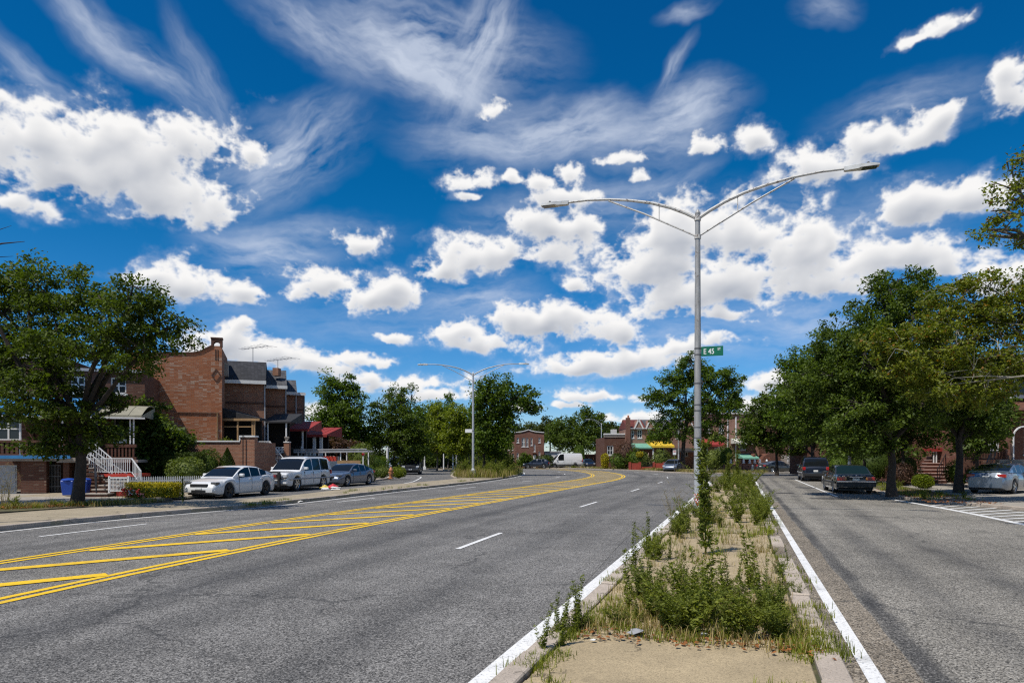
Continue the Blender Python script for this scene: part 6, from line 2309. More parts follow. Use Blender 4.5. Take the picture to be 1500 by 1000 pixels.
    for s in (-1, 1):
        my = P['mirror'][0]
        mz = P['mirror'][1]
        a, b = sorted((s * (hw * 0.93), s * (hw + 0.16)))
        MB().box(a, b, my - 0.06, my + 0.08, mz, mz + 0.14).build('mirror', P.get('mirror_mat', paint), root, local=True, bevel=0.03)
        for (dy) in P.get('handles', []):
            a, b = sorted((s * (hw - 0.02), s * (hw + 0.018)))
            MB().box(a, b, dy - 0.09, dy + 0.09, P['handle_z'], P['handle_z'] + 0.035).build('door_handle', P.get('handle_mat', paint), root, local=True, bevel=0.008)
        for dy in P.get('seams', []):
            a, b = sorted((s * (hw - 0.03), s * (hw + 0.0025)))
            MB().box(a, b, dy - 0.006, dy + 0.006, P.get('clear', 0.2) + 0.12, P['handle_z'] + 0.08).build('door_seam', 'black_plastic', root, local=True)
    return root


SEDAN = dict(L=4.78, W=1.80, H=1.43, wheels=(1.45, -1.38, 0.335),
             top=[(-2.39, 0.72), (-2.33, 0.98), (-2.0, 1.03), (-1.5, 1.02), (-0.6, 0.97), (0.6, 0.93), (1.05, 0.92), (1.7, 0.83), (2.15, 0.72), (2.33, 0.60), (2.39, 0.46)],
             roof=[(-1.95, 1.02), (-1.45, 1.20), (-0.85, 1.38), (-0.25, 1.43), (0.15, 1.41), (0.55, 1.27), (1.15, 0.92)],
             wind=(0.30, 1.10), rear=(-1.80, -0.90), sides=[(-1.40, -0.95), (-0.90, -0.22), (-0.14, 0.72)], mirror=(0.66, 0.94), handles=[-0.05, -0.95], handle_z=0.80, seams=[0.78, -0.18, -1.02], clear=0.20,
             boxes=[('pair_headlight', 'lamp_dark', 0.50, 0.80, 2.02, 2.26, 0.60, 0.74), ('grille', 'black_plastic', -0.42, 0.42, 2.30, 2.40, 0.52, 0.66), ('pair_fog_light', 'lamp_clear', 0.55, 0.76, 2.18, 2.32, 0.34, 0.40), ('lower_grille', 'black_plastic', -0.36, 0.36, 2.33, 2.405, 0.28, 0.40), ('license_plate', 'plate', -0.16, 0.16, 2.385, 2.42, 0.40, 0.50),
                    ('pair_tail_light', 'lamp_red', 0.45, 0.80, -2.38, -2.22, 0.78, 0.93), ('rear_plate', 'plate', -0.16, 0.16, -2.41, -2.36, 0.72, 0.84), ('rear_bumper', 'black_plastic', -0.6, 0.6, -2.40, -2.3, 0.28, 0.38)])


def variant(base, **kw):
    d = dict(base)
    d.update(kw)
    return d


SUV = dict(L=4.89, W=1.94, H=1.85, wheels=(1.45, -1.40, 0.39), plan=0.16, planp=9, clear=0.30, crown=0.015, shoulder=0.95, roofw=0.80, beltw=0.95, spokes=6,
           top=[(-2.445, 0.9), (-2.42, 1.12), (-2.2, 1.14), (0.5, 1.10), (1.0, 1.08), (1.5, 1.06), (2.2, 1.0), (2.38, 0.93), (2.445, 0.72)],
           roof=[(-2.40, 1.14), (-2.30, 1.62), (-2.15, 1.80), (-1.4, 1.86), (-0.2, 1.86), (0.25, 1.80), (0.6, 1.58), (1.12, 1.08)],
           wind=(0.32, 1.08), rear=(-2.40, -2.20), sides=[(-2.02, -1.15), (-1.06, -0.28), (-0.18, 0.66)], mirror=(0.66, 1.14), handles=[-0.05, -0.95], handle_z=0.95, seams=[0.72, -0.22, -1.1],
           boxes=[('pair_headlight', 'lamp_clear', 0.56, 0.90, 2.25, 2.44, 0.76, 0.92), ('grille', 'black_plastic', -0.56, 0.56, 2.36, 2.475, 0.66, 0.95), ('front_bumper', 'car_white', -0.92, 0.92, 2.28, 2.50, 0.42, 0.66), ('license_plate', 'plate', -0.16, 0.16, 2.50, 2.53, 0.50, 0.62),
                  ('bull_bar', 'black_plastic', -0.60, 0.60, 2.56, 2.66, 0.98, 1.08), ('bull_bar', 'black_plastic', -0.60, 0.60, 2.56, 2.66, 0.66, 0.73), ('bull_bar', 'black_plastic', -0.60, 0.60, 2.56, 2.66, 0.34, 0.44), ('pair_bull_bar', 'black_plastic', 0.48, 0.62, 2.54, 2.67, 0.26, 1.06), ('pair_bull_bar', 'black_plastic', 0.62, 0.95, 2.50, 2.58, 0.68, 0.76), ('pair_roof_rack', 'black_plastic', 0.66, 0.70, -1.9, 0.0, 1.86, 1.91), ('pair_sill_trim', 'soffit', 0.94, 0.985, -2.2, 2.2, 0.62, 0.70),
                  ('pair_tail_light', 'lamp_red', 0.70, 0.92, -2.46, -2.34, 0.86, 1.10), ('rear_plate', 'plate', -0.16, 0.16, -2.47, -2.42, 0.72, 0.86), ('rear_bumper', 'black_plastic', -0.9, 0.9, -2.52, -2.36, 0.42, 0.62)])


def place(px, py, dx=0.0, dy=0.0, z=0.0):
    g = G(px, py)
    return (g[0] + dx, g[1] + dy, z)


def facing(px0, py0, px1, py1):
    """heading from a rear ground point to a front one"""
    a, b = G(px0, py0), G(px1, py1)
    return math.atan2(b[1] - a[1], b[0] - a[0]) - PI / 2


# left kerb, noses towards the camera
make_car('sedan', 'white sedan with black wheels parked by the flower hedge', 'car', (-13.05, 31.9, 0.0), math.radians(180 - 13), 'car_white',
         variant(SEDAN, rim='rim_black', mirror_mat='car_white', roof_paint='car_white', handles=[-0.05, -0.95]), group='cars parked along the left service road')
make_car('sport_utility_vehicle', 'white SUV with black bull bar parked behind the white sedan', 'car', (-12.15, 38.4, 0.0), math.radians(180 - 13), 'car_white', SUV, group='cars parked along the left service road')
make_car('sedan', 'blue grey sedan parked behind the white SUV', 'car', (-10.7, 44.3, 0.0), math.radians(180 - 16), 'car_bluegrey', variant(SEDAN, L=4.9, rim='rim_silver', mirror_mat='car_bluegrey'), group='cars parked along the left service road')
DSUV = variant(SUV, H=1.78, boxes=[b for b in SUV['boxes'] if 'bull' not in b[0] and 'front_bumper' not in b[0]] + [('front_bumper', 'black_plastic', -0.9, 0.9, 2.30, 2.48, 0.40, 0.58)])
make_car('sport_utility_vehicle', 'dark grey SUV coming round the island on the service road', 'car', (-10.9, 74.5, 0.0), math.radians(180 + 4), 'car_grey', DSUV)
make_car('sport_utility_vehicle', 'silver SUV half hidden behind the dark SUV at the corner tree', 'car', (-14.0, 83.0, 0.1), math.radians(180 + 10), 'car_silver', variant(DSUV))
# right kerb
rzr = math.atan2(DR[1], DR[0]) - PI / 2
c = ST(5.25, 33.9)
OLD = dict(L=5.0, W=1.82, H=1.43, wheels=(1.52, -1.42, 0.325), plan=0.10, planp=10, shoulder=0.93, clear=0.22, crown=0.012, roofw=0.78, beltw=0.93, spokes=10,
           top=[(-2.5, 0.70), (-2.47, 0.90), (-2.3, 0.96), (-1.7, 0.97), (-0.5, 0.94), (0.8, 0.93), (1.2, 0.92), (2.0, 0.86), (2.42, 0.80), (2.5, 0.62)],
           roof=[(-1.75, 0.96), (-1.15, 1.36), (-0.85, 1.42), (-0.2, 1.43), (0.2, 1.40), (0.45, 1.32), (1.05, 0.93)],
           wind=(0.32, 1.03), rear=(-1.68, -1.05), sides=[(-1.22, -0.92), (-0.86, -0.10), (-0.02, 0.66)], mirror=(0.66, 0.95), mirror_mat='car_black', handles=[-0.0, -0.9], handle_z=0.80, handle_mat='chrome', seams=[0.76, -0.06, -0.95], rear_glass='car_glass_green',
           boxes=[('pair_tail_light', 'lamp_red', 0.44, 0.86, -2.525, -2.38, 0.66, 0.85), ('pair_reversing_light', 'lamp_amber', 0.43, 0.53, -2.535, -2.42, 0.68, 0.83), ('rear_bumper', 'black_plastic', -0.88, 0.88, -2.60, -2.40, 0.36, 0.58), ('bumper_trim', 'chrome', -0.885, 0.885, -2.615, -2.5, 0.585, 0.63), ('license_plate', 'plate', -0.16, 0.16, -2.54, -2.49, 0.66, 0.78), ('boot_handle', 'chrome', -0.30, 0.30, -2.535, -2.47, 0.82, 0.85), ('boot_badge', 'chrome', -0.03, 0.03, -2.535, -2.46, 0.88, 0.94),
                  ('grille', 'chrome', -0.32, 0.32, 2.46, 2.53, 0.55, 0.80), ('pair_headlight', 'lamp_clear', 0.4, 0.86, 2.42, 2.52, 0.58, 0.76), ('front_bumper', 'black_plastic', -0.88, 0.88, 2.42, 2.60, 0.34, 0.52), ('pair_rear_seat', 'seat_grey', 0.25, 0.60, -0.95, -0.85, 0.98, 1.20), ('pair_side_trim', 'black_plastic', 0.90, 0.925, -2.2, 2.2, 0.50, 0.60)])
make_car('vintage_sedan', 'old dark grey sedan with chrome bumper parked on the right kerb', 'car', (17.75, 36.2, 0.0), rzr + math.radians(2), 'car_black', OLD, group='cars parked along the right kerb')
c = ST(5.35, 58.5)
make_car('sport_utility_vehicle', 'dark SUV in deep shade parked ahead of the old dark sedan', 'car', (c[0], c[1], 0.0), rzr, 'car_navy', variant(DSUV, H=1.80), group='cars parked along the right kerb')
make_car('sedan', 'silver sedan with red tail lights in the driveway at the right edge', 'car', (24.1, 33.5, 0.10), math.radians(-52), 'car_silver', variant(SEDAN, L=4.9, mirror_mat='car_silver', H=1.45))
make_car('hatchback', 'black car parked beyond the right tree row', 'car', (31.6, 81.5, 0.0), math.radians(-70), 'car_black', variant(SEDAN, mirror_mat='car_black'))
# far bend
HATCH = variant(SEDAN, L=4.3, H=1.5, roof=[(-2.10, 1.03), (-1.75, 1.40), (-0.85, 1.50), (-0.25, 1.50), (0.15, 1.46), (0.55, 1.30), (1.15, 0.92)], rear=(-2.1, -1.7), top=[(-2.15, 0.72), (-2.1, 0.98), (-1.5, 1.02), (-0.6, 0.97), (0.6, 0.93), (1.05, 0.92), (1.6, 0.83), (1.95, 0.72), (2.1, 0.60), (2.15, 0.46)], wheels=(1.3, -1.3, 0.32), boxes=[('pair_headlight', 'lamp_clear', 0.50, 0.80, 1.85, 2.08, 0.60, 0.74), ('pair_tail_light', 'lamp_red', 0.5, 0.84, -2.16, -2.02, 0.78, 0.96)])
make_car('hatchback', 'blue grey hatchback parked before the brick houses under the centre tree', 'car', (20.2, 85.5, 0.1), math.radians(152), 'car_bluegrey', HATCH)
make_car('hatchback', 'dark blue car parked left of the white van at the bend', 'car', (wx(786, 110), 110, 0.1), math.radians(80), 'car_navy', variant(HATCH, mirror_mat='car_navy'))
make_car('hatchback', 'dark blue car in the shade of the big tree right of the van', 'car', (wx(861, 118), 118, 0.1), math.radians(-172), 'car_navy', variant(HATCH, mirror_mat='car_navy'))
VAN = dict(L=5.9, W=1.98, H=2.45, wheels=(1.95, -1.65, 0.35), plan=0.14, planp=9, clear=0.28, shoulder=0.96, roofw=0.86, beltw=0.97, tw=0.22,
           top=[(-2.95, 1.0), (-2.93, 1.25), (-2.0, 1.28), (1.4, 1.26), (1.9, 1.2), (2.5, 1.08), (2.85, 0.95), (2.95, 0.65)],
           roof=[(-2.92, 1.28), (-2.84, 2.30), (-2.6, 2.44), (0.6, 2.46), (1.0, 2.40), (1.35, 2.0), (2.0, 1.2)],
           wind=(1.1, 1.95), rear=(-2.96, -2.9), sides=[(0.35, 1.35)], mirror=(1.55, 1.3), handles=[0.4], handle_z=1.05, seams=[1.5, 0.2, -1.0],
           boxes=[('pair_headlight', 'lamp_clear', 0.6, 0.9, 2.7, 2.93, 0.80, 1.0), ('front_bumper', 'black_plastic', -0.9, 0.9, 2.75, 3.0, 0.35, 0.6), ('pair_tail_light', 'lamp_red', 0.86, 0.985, -2.97, -2.85, 1.0, 1.5), ('pair_sill_trim', 'black_plastic', 0.94, 1.005, -2.7, 2.5, 0.42, 0.58)])
make_car('van', 'white panel van parked at the far bend', 'van', (wx(827, 116), 116, 0.1), math.radians(100), 'car_white', VAN)

# work truck with ladder rack beyond the parked cars
Yt = 48.5
tk = thing('work_truck', 'work truck with long grey ladder rack behind the parked cars', 'truck', (wx(485, Yt), Yt, 0.1))
fbox(tk, 'bed', 'grey_iron', 440, 536, 685, 698, Yt, 1.9)
fbox(tk, 'cab', 'white_wall', 433, 462, 668, 697, Yt + 0.05, 1.8, bevel=0.1)
fbox(tk, 'cab_window', 'car_glass', 438, 456, 671, 680, Yt + 0.02, 0.03)
rk = MB()
for (ya) in (Yt - 0.1, Yt + 0.6, Yt + 1.3, Yt + 1.9):
    rk.bar((wx(431, Yt), ya, wz(662, Yt)), (wx(539, Yt), ya, wz(660.5, Yt)), 0.07, 0.10)
for k in range(22):
    x = wx(431, Yt) + k * 0.245
    rk.bar((x, Yt - 0.1, wz(661.8 - k * 0.07, Yt) + 0.05), (x, Yt + 1.9, wz(661.8 - k * 0.07, Yt) + 0.05), 0.04)
rk.bar((wx(431, Yt), Yt - 0.14, wz(658.5, Yt)), (wx(538, Yt), Yt - 0.14, wz(657.5, Yt)), 0.05, 0.08)
rk.build('ladder_rack', 'soffit', tk)
for px in (436, 466, 498, 531):
    for ya in (Yt, Yt + 1.8):
        MB().box(wx(px, Yt), wx(px, Yt) + 0.07, ya, ya + 0.07, wz(690, Yt), wz(662, Yt)).build('rack_post', 'white_rail', tk)
fbox(tk, 'board', 'wood_tan', 494, 528, 674, 681, Yt - 0.06, 0.05)
fbox(tk, 'tool_box', 'red_paint', 474, 492, 668, 675, Yt + 0.3, 0.5)
MB().lathe((wx(533, Yt), Yt - 0.15, wz(667, Yt)), [(0.09, 0), (0.12, 0.06), (0.12, 0.15), (0.05, 0.18)], 10).build('tail_light', 'lamp_red', tk)
for px in (450, 520):
    for ya in (Yt + 0.1, Yt + 1.6):
        w_ = MB()
        for (x, rr_) in ((0.0, 0.38), (0.22, 0.38)):
            for k in range(18):
                a = 2 * PI * k / 18
                w_.v.append((wx(px, Yt) + 0.38 * math.cos(a), ya + x, 0.48 + 0.38 * math.sin(a)))
        for k in range(18):
            w_.f.append((k, (k + 1) % 18, 18 + (k + 1) % 18, 18 + k))
        w_.f += [tuple(range(17, -1, -1)), tuple(range(18, 36))]
        w_.build('wheel', 'tyre', tk)


# ------------------------------------------------------------------ weeds, grass, litter
def weed_meshes(kind, seed, leafmat, stemmat='weed_dry'):
    """a weed about one metre tall: stems and leaves as two meshes"""
    rng = np.random.default_rng(seed)
    st = MB()
    C, D, S = [], [], []

    def shoot(base, d, length, r, nleaf, lsize, curve=0.15, first=0.05):
        d = np.array(d, float)
        d /= np.linalg.norm(d)
        side = rng.normal(size=3) * curve
        side[2] = 0
        pts = []
        for k in range(6):
            t = k / 5
            p = np.array(base) + d * length * t + side * length * t * t
            pts.append(p)
        st.tube([tuple(p) for p in pts], [r * (1 - 0.8 * k / 5) for k in range(6)], 4, cap=False)
        t = rng.uniform(first, 1.0, nleaf)
        a = rng.uniform(0, 2 * PI, nleaf)
        P = np.array(base) + d[None] * length * t[:, None] + side[None] * length * (t * t)[:, None]
        o = np.stack([np.cos(a), np.sin(a), np.full(nleaf, 0.45)], 1)
        sz = lsize * (1.0 - 0.45 * t)
        C.append(P + o * sz[:, None] * 0.45)
        D.append(o)
        S.append(sz)
        return pts

    if kind == 'spike':
        shoot((0, 0, 0), (rng.normal(0, 0.05), rng.normal(0, 0.05), 1), 1.0, 0.008, 170, 0.105, 0.06)
        for _ in range(3):
            shoot((0, 0, 0), (rng.normal(0, 0.25), rng.normal(0, 0.25), 1), rng.uniform(0.35, 0.7), 0.005, 50, 0.09, 0.15)
    elif kind == 'bushy':
        for _ in range(11):
            a = rng.uniform(0, 2 * PI)
            p = shoot((rng.normal(0, 0.05), rng.normal(0, 0.05), 0), (math.cos(a) * rng.uniform(0.1, 0.75), math.sin(a) * rng.uniform(0.1, 0.75), 1), rng.uniform(0.5, 1.05), 0.005, 46, 0.105, 0.2)
            for q in p[2:5]:
                b = rng.uniform(0, 2 * PI)
                shoot(q, (math.cos(b), math.sin(b), 0.8), rng.uniform(0.15, 0.3), 0.0025, 18, 0.078, 0.2)
    elif kind == 'plume':
        p = shoot((0, 0, 0), (0.02, 0, 1), 1.0, 0.010, 420, 0.10, 0.03)
        for _ in range(34):
            t = rng.uniform(0.25, 0.95)
            a = rng.uniform(0, 2 * PI)
            b = np.array((0.02 * t, 0, t))
            shoot(b, (math.cos(a), math.sin(a), rng.uniform(0.9, 1.8)), rng.uniform(0.10, 0.28) * (1.25 - t * 0.6), 0.003, 22, 0.05, 0.3, 0.1)
    elif kind == 'dry':
        for _ in range(4):
            p = shoot((0, 0, 0), (rng.normal(0, 0.3), rng.normal(0, 0.3), 1), rng.uniform(0.6, 1.0), 0.005, 10, 0.05, 0.2)
            for q in p[2:]:
                b = rng.uniform(0, 2 * PI)
                shoot(q, (math.cos(b), math.sin(b), 0.9), rng.uniform(0.1, 0.25), 0.0025, 6, 0.035, 0.2)
    C, D, S = np.concatenate(C), np.concatenate(D), np.concatenate(S)
    v, f = leaf_arrays(C, 1.0, rng, up=0.2, aspect=0.30 if kind != 'bushy' else 0.36, out_dir=D * 2.2, droop=-0.2)
    # scale every leaf about its middle to its own size
    v = v.reshape(-1, 4, 3)
    c = C[:, None, :]
    v = c + (v - c) * S[:, None, None]
    v = v.reshape(-1, 3)
    v[:, 2] = np.maximum(v[:, 2], 0.004)
    sm = bpy.data.meshes.new('stem')
    sm.from_pydata(st.v, [], st.f)
    sm.materials.append(M[stemmat])
    return sm, np_mesh('leaves', v, f, leafmat)


WEEDS = {}
for kind, mats in (('spike', ('weed_green', 'weed_dark')), ('bushy', ('weed_green', 'weed_dark')), ('plume', ('weed_dark',)), ('dry', ('weed_dry',))):
    WEEDS[kind] = [weed_meshes(kind, 100 + i * 7 + len(kind), mats[i % len(mats)], 'weed_green' if kind != 'dry' else 'weed_dry') for i in range(4)]
WR = random.Random(21)


def weed(kind, x, y, z, h, label, group=None, name='weed', wide=1.0, var=None):
    sm, lm_ = WEEDS[kind][WR.randrange(4) if var is None else var]
    r = thing(name, label, 'weed', (x, y, z), WR.uniform(0, 2 * PI), group=group)
    k = h * WR.uniform(0.85, 1.1)
    r.scale = (k * wide, k * wide, k)
    link_mesh('stem', sm, r)
    link_mesh('leaves', lm_, r)
    return r


# foot clump of the near median
lab = 'leafy weed in the dense clump at the near end of the median'
for i in range(46):
    s = WR.uniform(-1.3, 0.35)
    t = WR.uniform(6.7, 8.8)
    k = 1.0 - abs(s + 0.25) * 0.25
    p = ST(s, t)
    weed(WR.choice(('bushy', 'bushy', 'bushy', 'spike', 'dry')), p[0], p[1], 0.09, WR.choice((0.25, 0.38, 0.5, 0.62, 0.78)) * WR.uniform(0.85, 1.15) * k, f"leafy weed in the {'left' if s < -0.8 else 'middle' if s < -0.1 else 'right'} {'front' if t < 7.6 else 'back'} of the dense near median clump", 'weeds of the near clump', wide=WR.uniform(0.9, 1.4))
for i in range(9):
    s = WR.uniform(-1.0, 0.45)
    p = ST(s, WR.uniform(6.75, 7.5))
    weed(WR.choice(('bushy', 'bushy', 'spike')), p[0], p[1], 0.09, WR.uniform(0.22, 0.66), f"bushy green weed in the front row of the near clump, {'left' if s < -0.5 else 'middle' if s < 0 else 'right'} part", 'weeds of the near clump', wide=1.25)
lab = 'upright spike weed standing up out of the near median clump'
for i in range(14):
    q_ = WR.uniform(-1.2, 0.45)
    p = ST(q_, WR.uniform(6.9, 9.6))
    weed('spike', p[0], p[1], 0.09, WR.uniform(0.5, 0.95), f"upright spike weed standing out of the {'left' if q_ < -0.7 else 'middle' if q_ < -0.05 else 'right'} of the near median clump", 'spike weeds of the near clump')
lab = 'spike weed leaning over the left white line at the near median edge'
for i in range(7):
    p = ST(-1.63 + WR.uniform(-0.12, 0.12), WR.uniform(5.75, 7.0))
    weed('spike', p[0], p[1], 0.05, WR.uniform(0.34, 0.62), lab, 'weeds at the near left edge', wide=1.2)
lab = 'bushy weed on the left edge of the median between clump and lamp'
for i in range(12):
    p = ST(-1.5 + WR.uniform(-0.15, 0.35), WR.uniform(9.0, 17.5))
    weed('bushy' if i % 3 else 'spike', p[0], p[1], 0.08, WR.uniform(0.4, 0.85), lab, 'weeds on the left median edge')
weed('plume', 3.42, 12.05, 0.09, 2.1, 'tallest dark weed standing before the near lamp post', name='tall_weed', wide=1.0, var=0)
lab = 'feathery brown weed at the foot of the near lamp post'
for (dx, dy, hh) in ((-0.9, -1.8, 1.3), (-1.4, -2.6, 1.0), (-0.7, -3.4, 1.1), (-1.0, -0.8, 1.0)):
    weed('dry', lx + dx, ly + dy, 0.09, hh, lab, 'dry weeds by the lamp')
lab = 'green weed crowding round the foot of the near lamp post'
for i in range(8):
    weed('bushy', lx + WR.uniform(-0.9, 0.7), ly + WR.uniform(-5.0, 0.6), 0.09, WR.uniform(0.5, 0.95), lab, 'weeds round the near lamp')
lab = 'dark bushy weed on the right median kerb level with the lamp'
for i in range(9):
    p = ST(0.55 + WR.uniform(-0.25, 0.15), WR.uniform(19.5, 23.0))
    weed('spike' if i % 2 else 'bushy', p[0], p[1], 0.09, WR.uniform(0.55, 0.95), lab, 'weeds on the right median kerb')
lab = 'weed on the far half of the median beyond the lamp'
for i in range(30):
    t = 25 + 32 * WR.random() ** 0.8
    q_ = WR.uniform(-1.5, 0.6)
    p = ST(q_, t)
    weed(WR.choice(('bushy', 'bushy', 'spike')), p[0], p[1], 0.08, WR.uniform(0.6, 1.25), f"weed on the {'left' if q_ < -0.5 else 'right'} side of the median {'just beyond the near lamp' if t < 34 else 'midway to its far end' if t < 46 else 'at its far end'}", 'weeds of the far median', wide=1.1)
weed('plume', *ST(-0.2, 44), 0.09, 2.3, 'tall slim weed far along the median below the red awning', name='tall_weed', wide=0.8, var=1)
weed('plume', *ST(-0.6, 36), 0.09, 2.0, 'tall weed midway along the median behind the lamp', name='tall_weed', wide=0.9, var=2)
lab = 'thin dry stalk rising from a joint of the median slabs'
for i in range(14):
    p = ST(WR.uniform(-1.0, 0.5), WR.uniform(8.6, 24))
    weed('dry', p[0], p[1], 0.09, WR.uniform(0.35, 0.75), lab, 'dry stalks on the median')
lab = 'low weed sprouting along the right median kerb near the camera'
for i in range(12):
    p = ST(0.62 + WR.uniform(-0.25, 0.16), WR.uniform(4.6, 18))
    weed('bushy' if i % 2 else 'spike', p[0], p[1], 0.06, WR.uniform(0.16, 0.34), lab, 'weeds along the right kerb')
# island weeds
lab = 'tall yellowish weed on the traffic island under the trees'
for i in range(60):
    t = WR.random()
    y = 58 + 36 * t
    xl = np.interp(y, [p[1] for p in isl_b], [p[0] for p in isl_b])
    xr = np.interp(y, LK[:, 1], LK[:, 0])
    x = xl + (xr - xl) * WR.uniform(0.1, 0.94)
    if abs(x - l2x) < 1.1 and y < l2y + 0.6:
        continue
    weed(WR.choice(('bushy', 'dry', 'bushy', 'spike')), x, y, 0.1, WR.uniform(1.1, 1.9), f"tall yellowish weed on the island {'left of' if x < l2x - 0.8 else 'right of' if x > l2x + 0.8 else 'behind'} the far double lamp, {'near kerb' if y < 68 else 'middle depth' if y < 80 else 'far part'}", 'weeds on the island', wide=1.25)
lab = 'dark bushy shrub weed at the right tip of the island'
for i in range(9):
    y = WR.uniform(66, 80)
    x = float(np.interp(y, LK[:, 1], LK[:, 0])) - WR.uniform(0.7, 2.2)
    weed('bushy', x, y, 0.1, WR.uniform(1.6, 2.2), lab, 'shrub weeds at the island tip', wide=1.2, var=1)
# left tree bed
lab = 'straggly weed in the bed round the left street tree'
for i in range(16):
    x = WR.uniform(-17.4, -13.6)
    y = 24.0 + (x + 15.3) * 0.85 + WR.uniform(-0.6, 0.6)
    weed(WR.choice(('dry', 'bushy', 'dry')), x, y, 0.11, WR.uniform(0.35, 0.8), lab, 'weeds in the left tree bed')
weed('plume', -12.3, 25.5, 0.1, 0.9, 'slim weed on the strip right of the left street tree', wide=0.7, var=3)
lab = 'bare twiggy shrub stem at the left edge of the picture'
for i in range(7):
    weed('dry', -17.4 + WR.uniform(-0.7, 0.9), 22.6 + WR.uniform(-0.5, 0.5), 0.1, WR.uniform(1.2, 1.9), lab, 'twiggy shrub at the left edge')
lab = 'weed growing on the right verge under the massive tree'
for i in range(16):
    p = ST(WR.uniform(6.9, 8.8), WR.uniform(31, 52))
    weed(WR.choice(('bushy', 'dry')), p[0], p[1], 0.1, WR.uniform(0.25, 0.6), lab, 'weeds on the right verge')
lab = 'weed on the dry verge along the far kerb of the bend'
for i in range(16):
    t = WR.random()
    xs_ = np.interp(t, np.linspace(0, 1, 7), [27, 21.3, 20.2, 19.2, 16.6, 12.6, 6.0])
    ys_ = np.interp(t, np.linspace(0, 1, 7), [78.6, 79, 85, 92.6, 101, 109, 119])
    weed(WR.choice(('bushy', 'dry')), xs_, ys_, 0.1, WR.uniform(0.5, 1.0), lab, 'weeds on the far verge')


def grass_field(label, pts, h, mat, seed, name='grass', spread=0.06):
    """grass blades as thin triangles: one uncountable sward"""
    rng = np.random.default_rng(seed)
    n = len(pts)
    a = rng.uniform(0, 2 * PI, n)
    lean = rng.uniform(0.1, 0.8, n)[:, None]
    H = h * rng.uniform(0.4, 1.25, n)[:, None]
    o = np.stack([np.cos(a), np.sin(a), np.zeros(n)], 1)
    sd = np.stack([-np.sin(a), np.cos(a), np.zeros(n)], 1) * 0.0034 * (1 + 0.16 * pts[:, 1:2] / 4)
    up = np.array((0, 0, 1.0))
    mid = pts + o * lean * H * 0.35 + up * H * 0.62
    tip = pts + o * lean * H * 0.9 + up * H * (1 - 0.3 * lean)
    v = np.stack([pts - sd, pts + sd, mid + sd * 0.7, mid - sd * 0.7, tip], 1).reshape(-1, 3)
    b = np.arange(n)[:, None] * 5
    f = np.concatenate([b + np.array([[0, 1, 2]]), b + np.array([[0, 2, 3]]), b + np.array([[3, 2, 4]])], 1).reshape(-1, 3)
    o_ = link_mesh(name, np_mesh(name, v, f, mat))
    return tag(o_, label, 'grass', kind='stuff')


def tufts(n_t, per, fn, spread, z, seed):
    rng = np.random.default_rng(seed)
    P = []
    for _ in range(n_t):
        c = fn(rng)
        q = rng.normal(0, spread, (per, 2)) + np.array(c)[None]
        P.append(np.concatenate([q, np.full((per, 1), z)], 1))
    return np.concatenate(P)


def st_fn(s0, s1, t0, t1):
    return lambda r: ST(r.uniform(s0, s1), r.uniform(t0, t1))


pts = np.concatenate([
    tufts(90, 60, st_fn(-1.55, 0.7, 6.5, 8.4), 0.09, 0.09, 1),
    tufts(26, 60, st_fn(0.35, 0.85, 6.2, 7.4), 0.08, 0.06, 2),
    tufts(24, 50, st_fn(0.45, 0.85, 8, 20), 0.07, 0.07, 3),
    tufts(30, 50, st_fn(-1.75, -1.35, 5.0, 18), 0.06, 0.07, 4),
    tufts(16, 60, st_fn(-1.72, -1.5, 5.2, 6.6), 0.07, 0.06, 5),
    tufts(14, 60, st_fn(0.10, 0.68, 4.7, 5.35), 0.07, 0.08, 6)])
grass_field('green grass tufts on the median near the camera', pts, 0.10, 'grass_green', 7)
pts = np.concatenate([tufts(150, 26, st_fn(-1.5, 0.6, 12, 57), 0.10, 0.09, 8), tufts(60, 30, st_fn(0.4, 0.8, 16, 50), 0.08, 0.08, 9)])
grass_field('sparse grass in the joints of the far median', pts, 0.20, 'grass_green', 9)
pts = np.concatenate([tufts(60, 26, st_fn(-1.4, 0.5, 6, 24), 0.10, 0.095, 10), tufts(50, 40, st_fn(-1.5, 0.6, 6.5, 8.8), 0.10, 0.095, 30)])
grass_field('dry straw grass scattered over the median slabs', pts, 0.14, 'grass_straw', 11)


def isl_fn(r):
    y = r.uniform(57.5, 92)
    xl = np.interp(y, [p[1] for p in isl_b], [p[0] for p in isl_b])
    xr = np.interp(y, LK[:, 1], LK[:, 0])
    return (xl + (xr - xl) * r.uniform(0.08, 0.97), y)


grass_field('tall straw coloured grass covering the island', tufts(260, 36, isl_fn, 0.28, 0.11, 12), 0.75, 'grass_straw', 13)
grass_field('green undergrowth covering the island', tufts(240, 36, isl_fn, 0.3, 0.11, 14), 0.8, 'grass_green', 15)


def verge_fn(r):
    t = r.uniform(0, 1)
    return (np.interp(t, np.linspace(0, 1, 7), [29, 21.5, 20.4, 19.4, 16.8, 12.8, 0]) + r.normal(0, 0.4), np.interp(t, np.linspace(0, 1, 7), [79.3, 79, 85, 92.6, 101, 109, 128]) + r.normal(0, 0.4))


grass_field('dry grass of the verge along the far kerb', tufts(240, 26, verge_fn, 0.25, 0.11, 16), 0.35, 'grass_straw', 17)
grass_field('green grass of the verge along the far kerb', tufts(120, 26, verge_fn, 0.25, 0.11, 18), 0.35, 'grass_green', 19)


def bed_fn(r):
    x = r.uniform(-18.0, -13.4)
    return (x, 23.9 + (x + 15.3) * 0.95 + r.normal(0, 0.5))


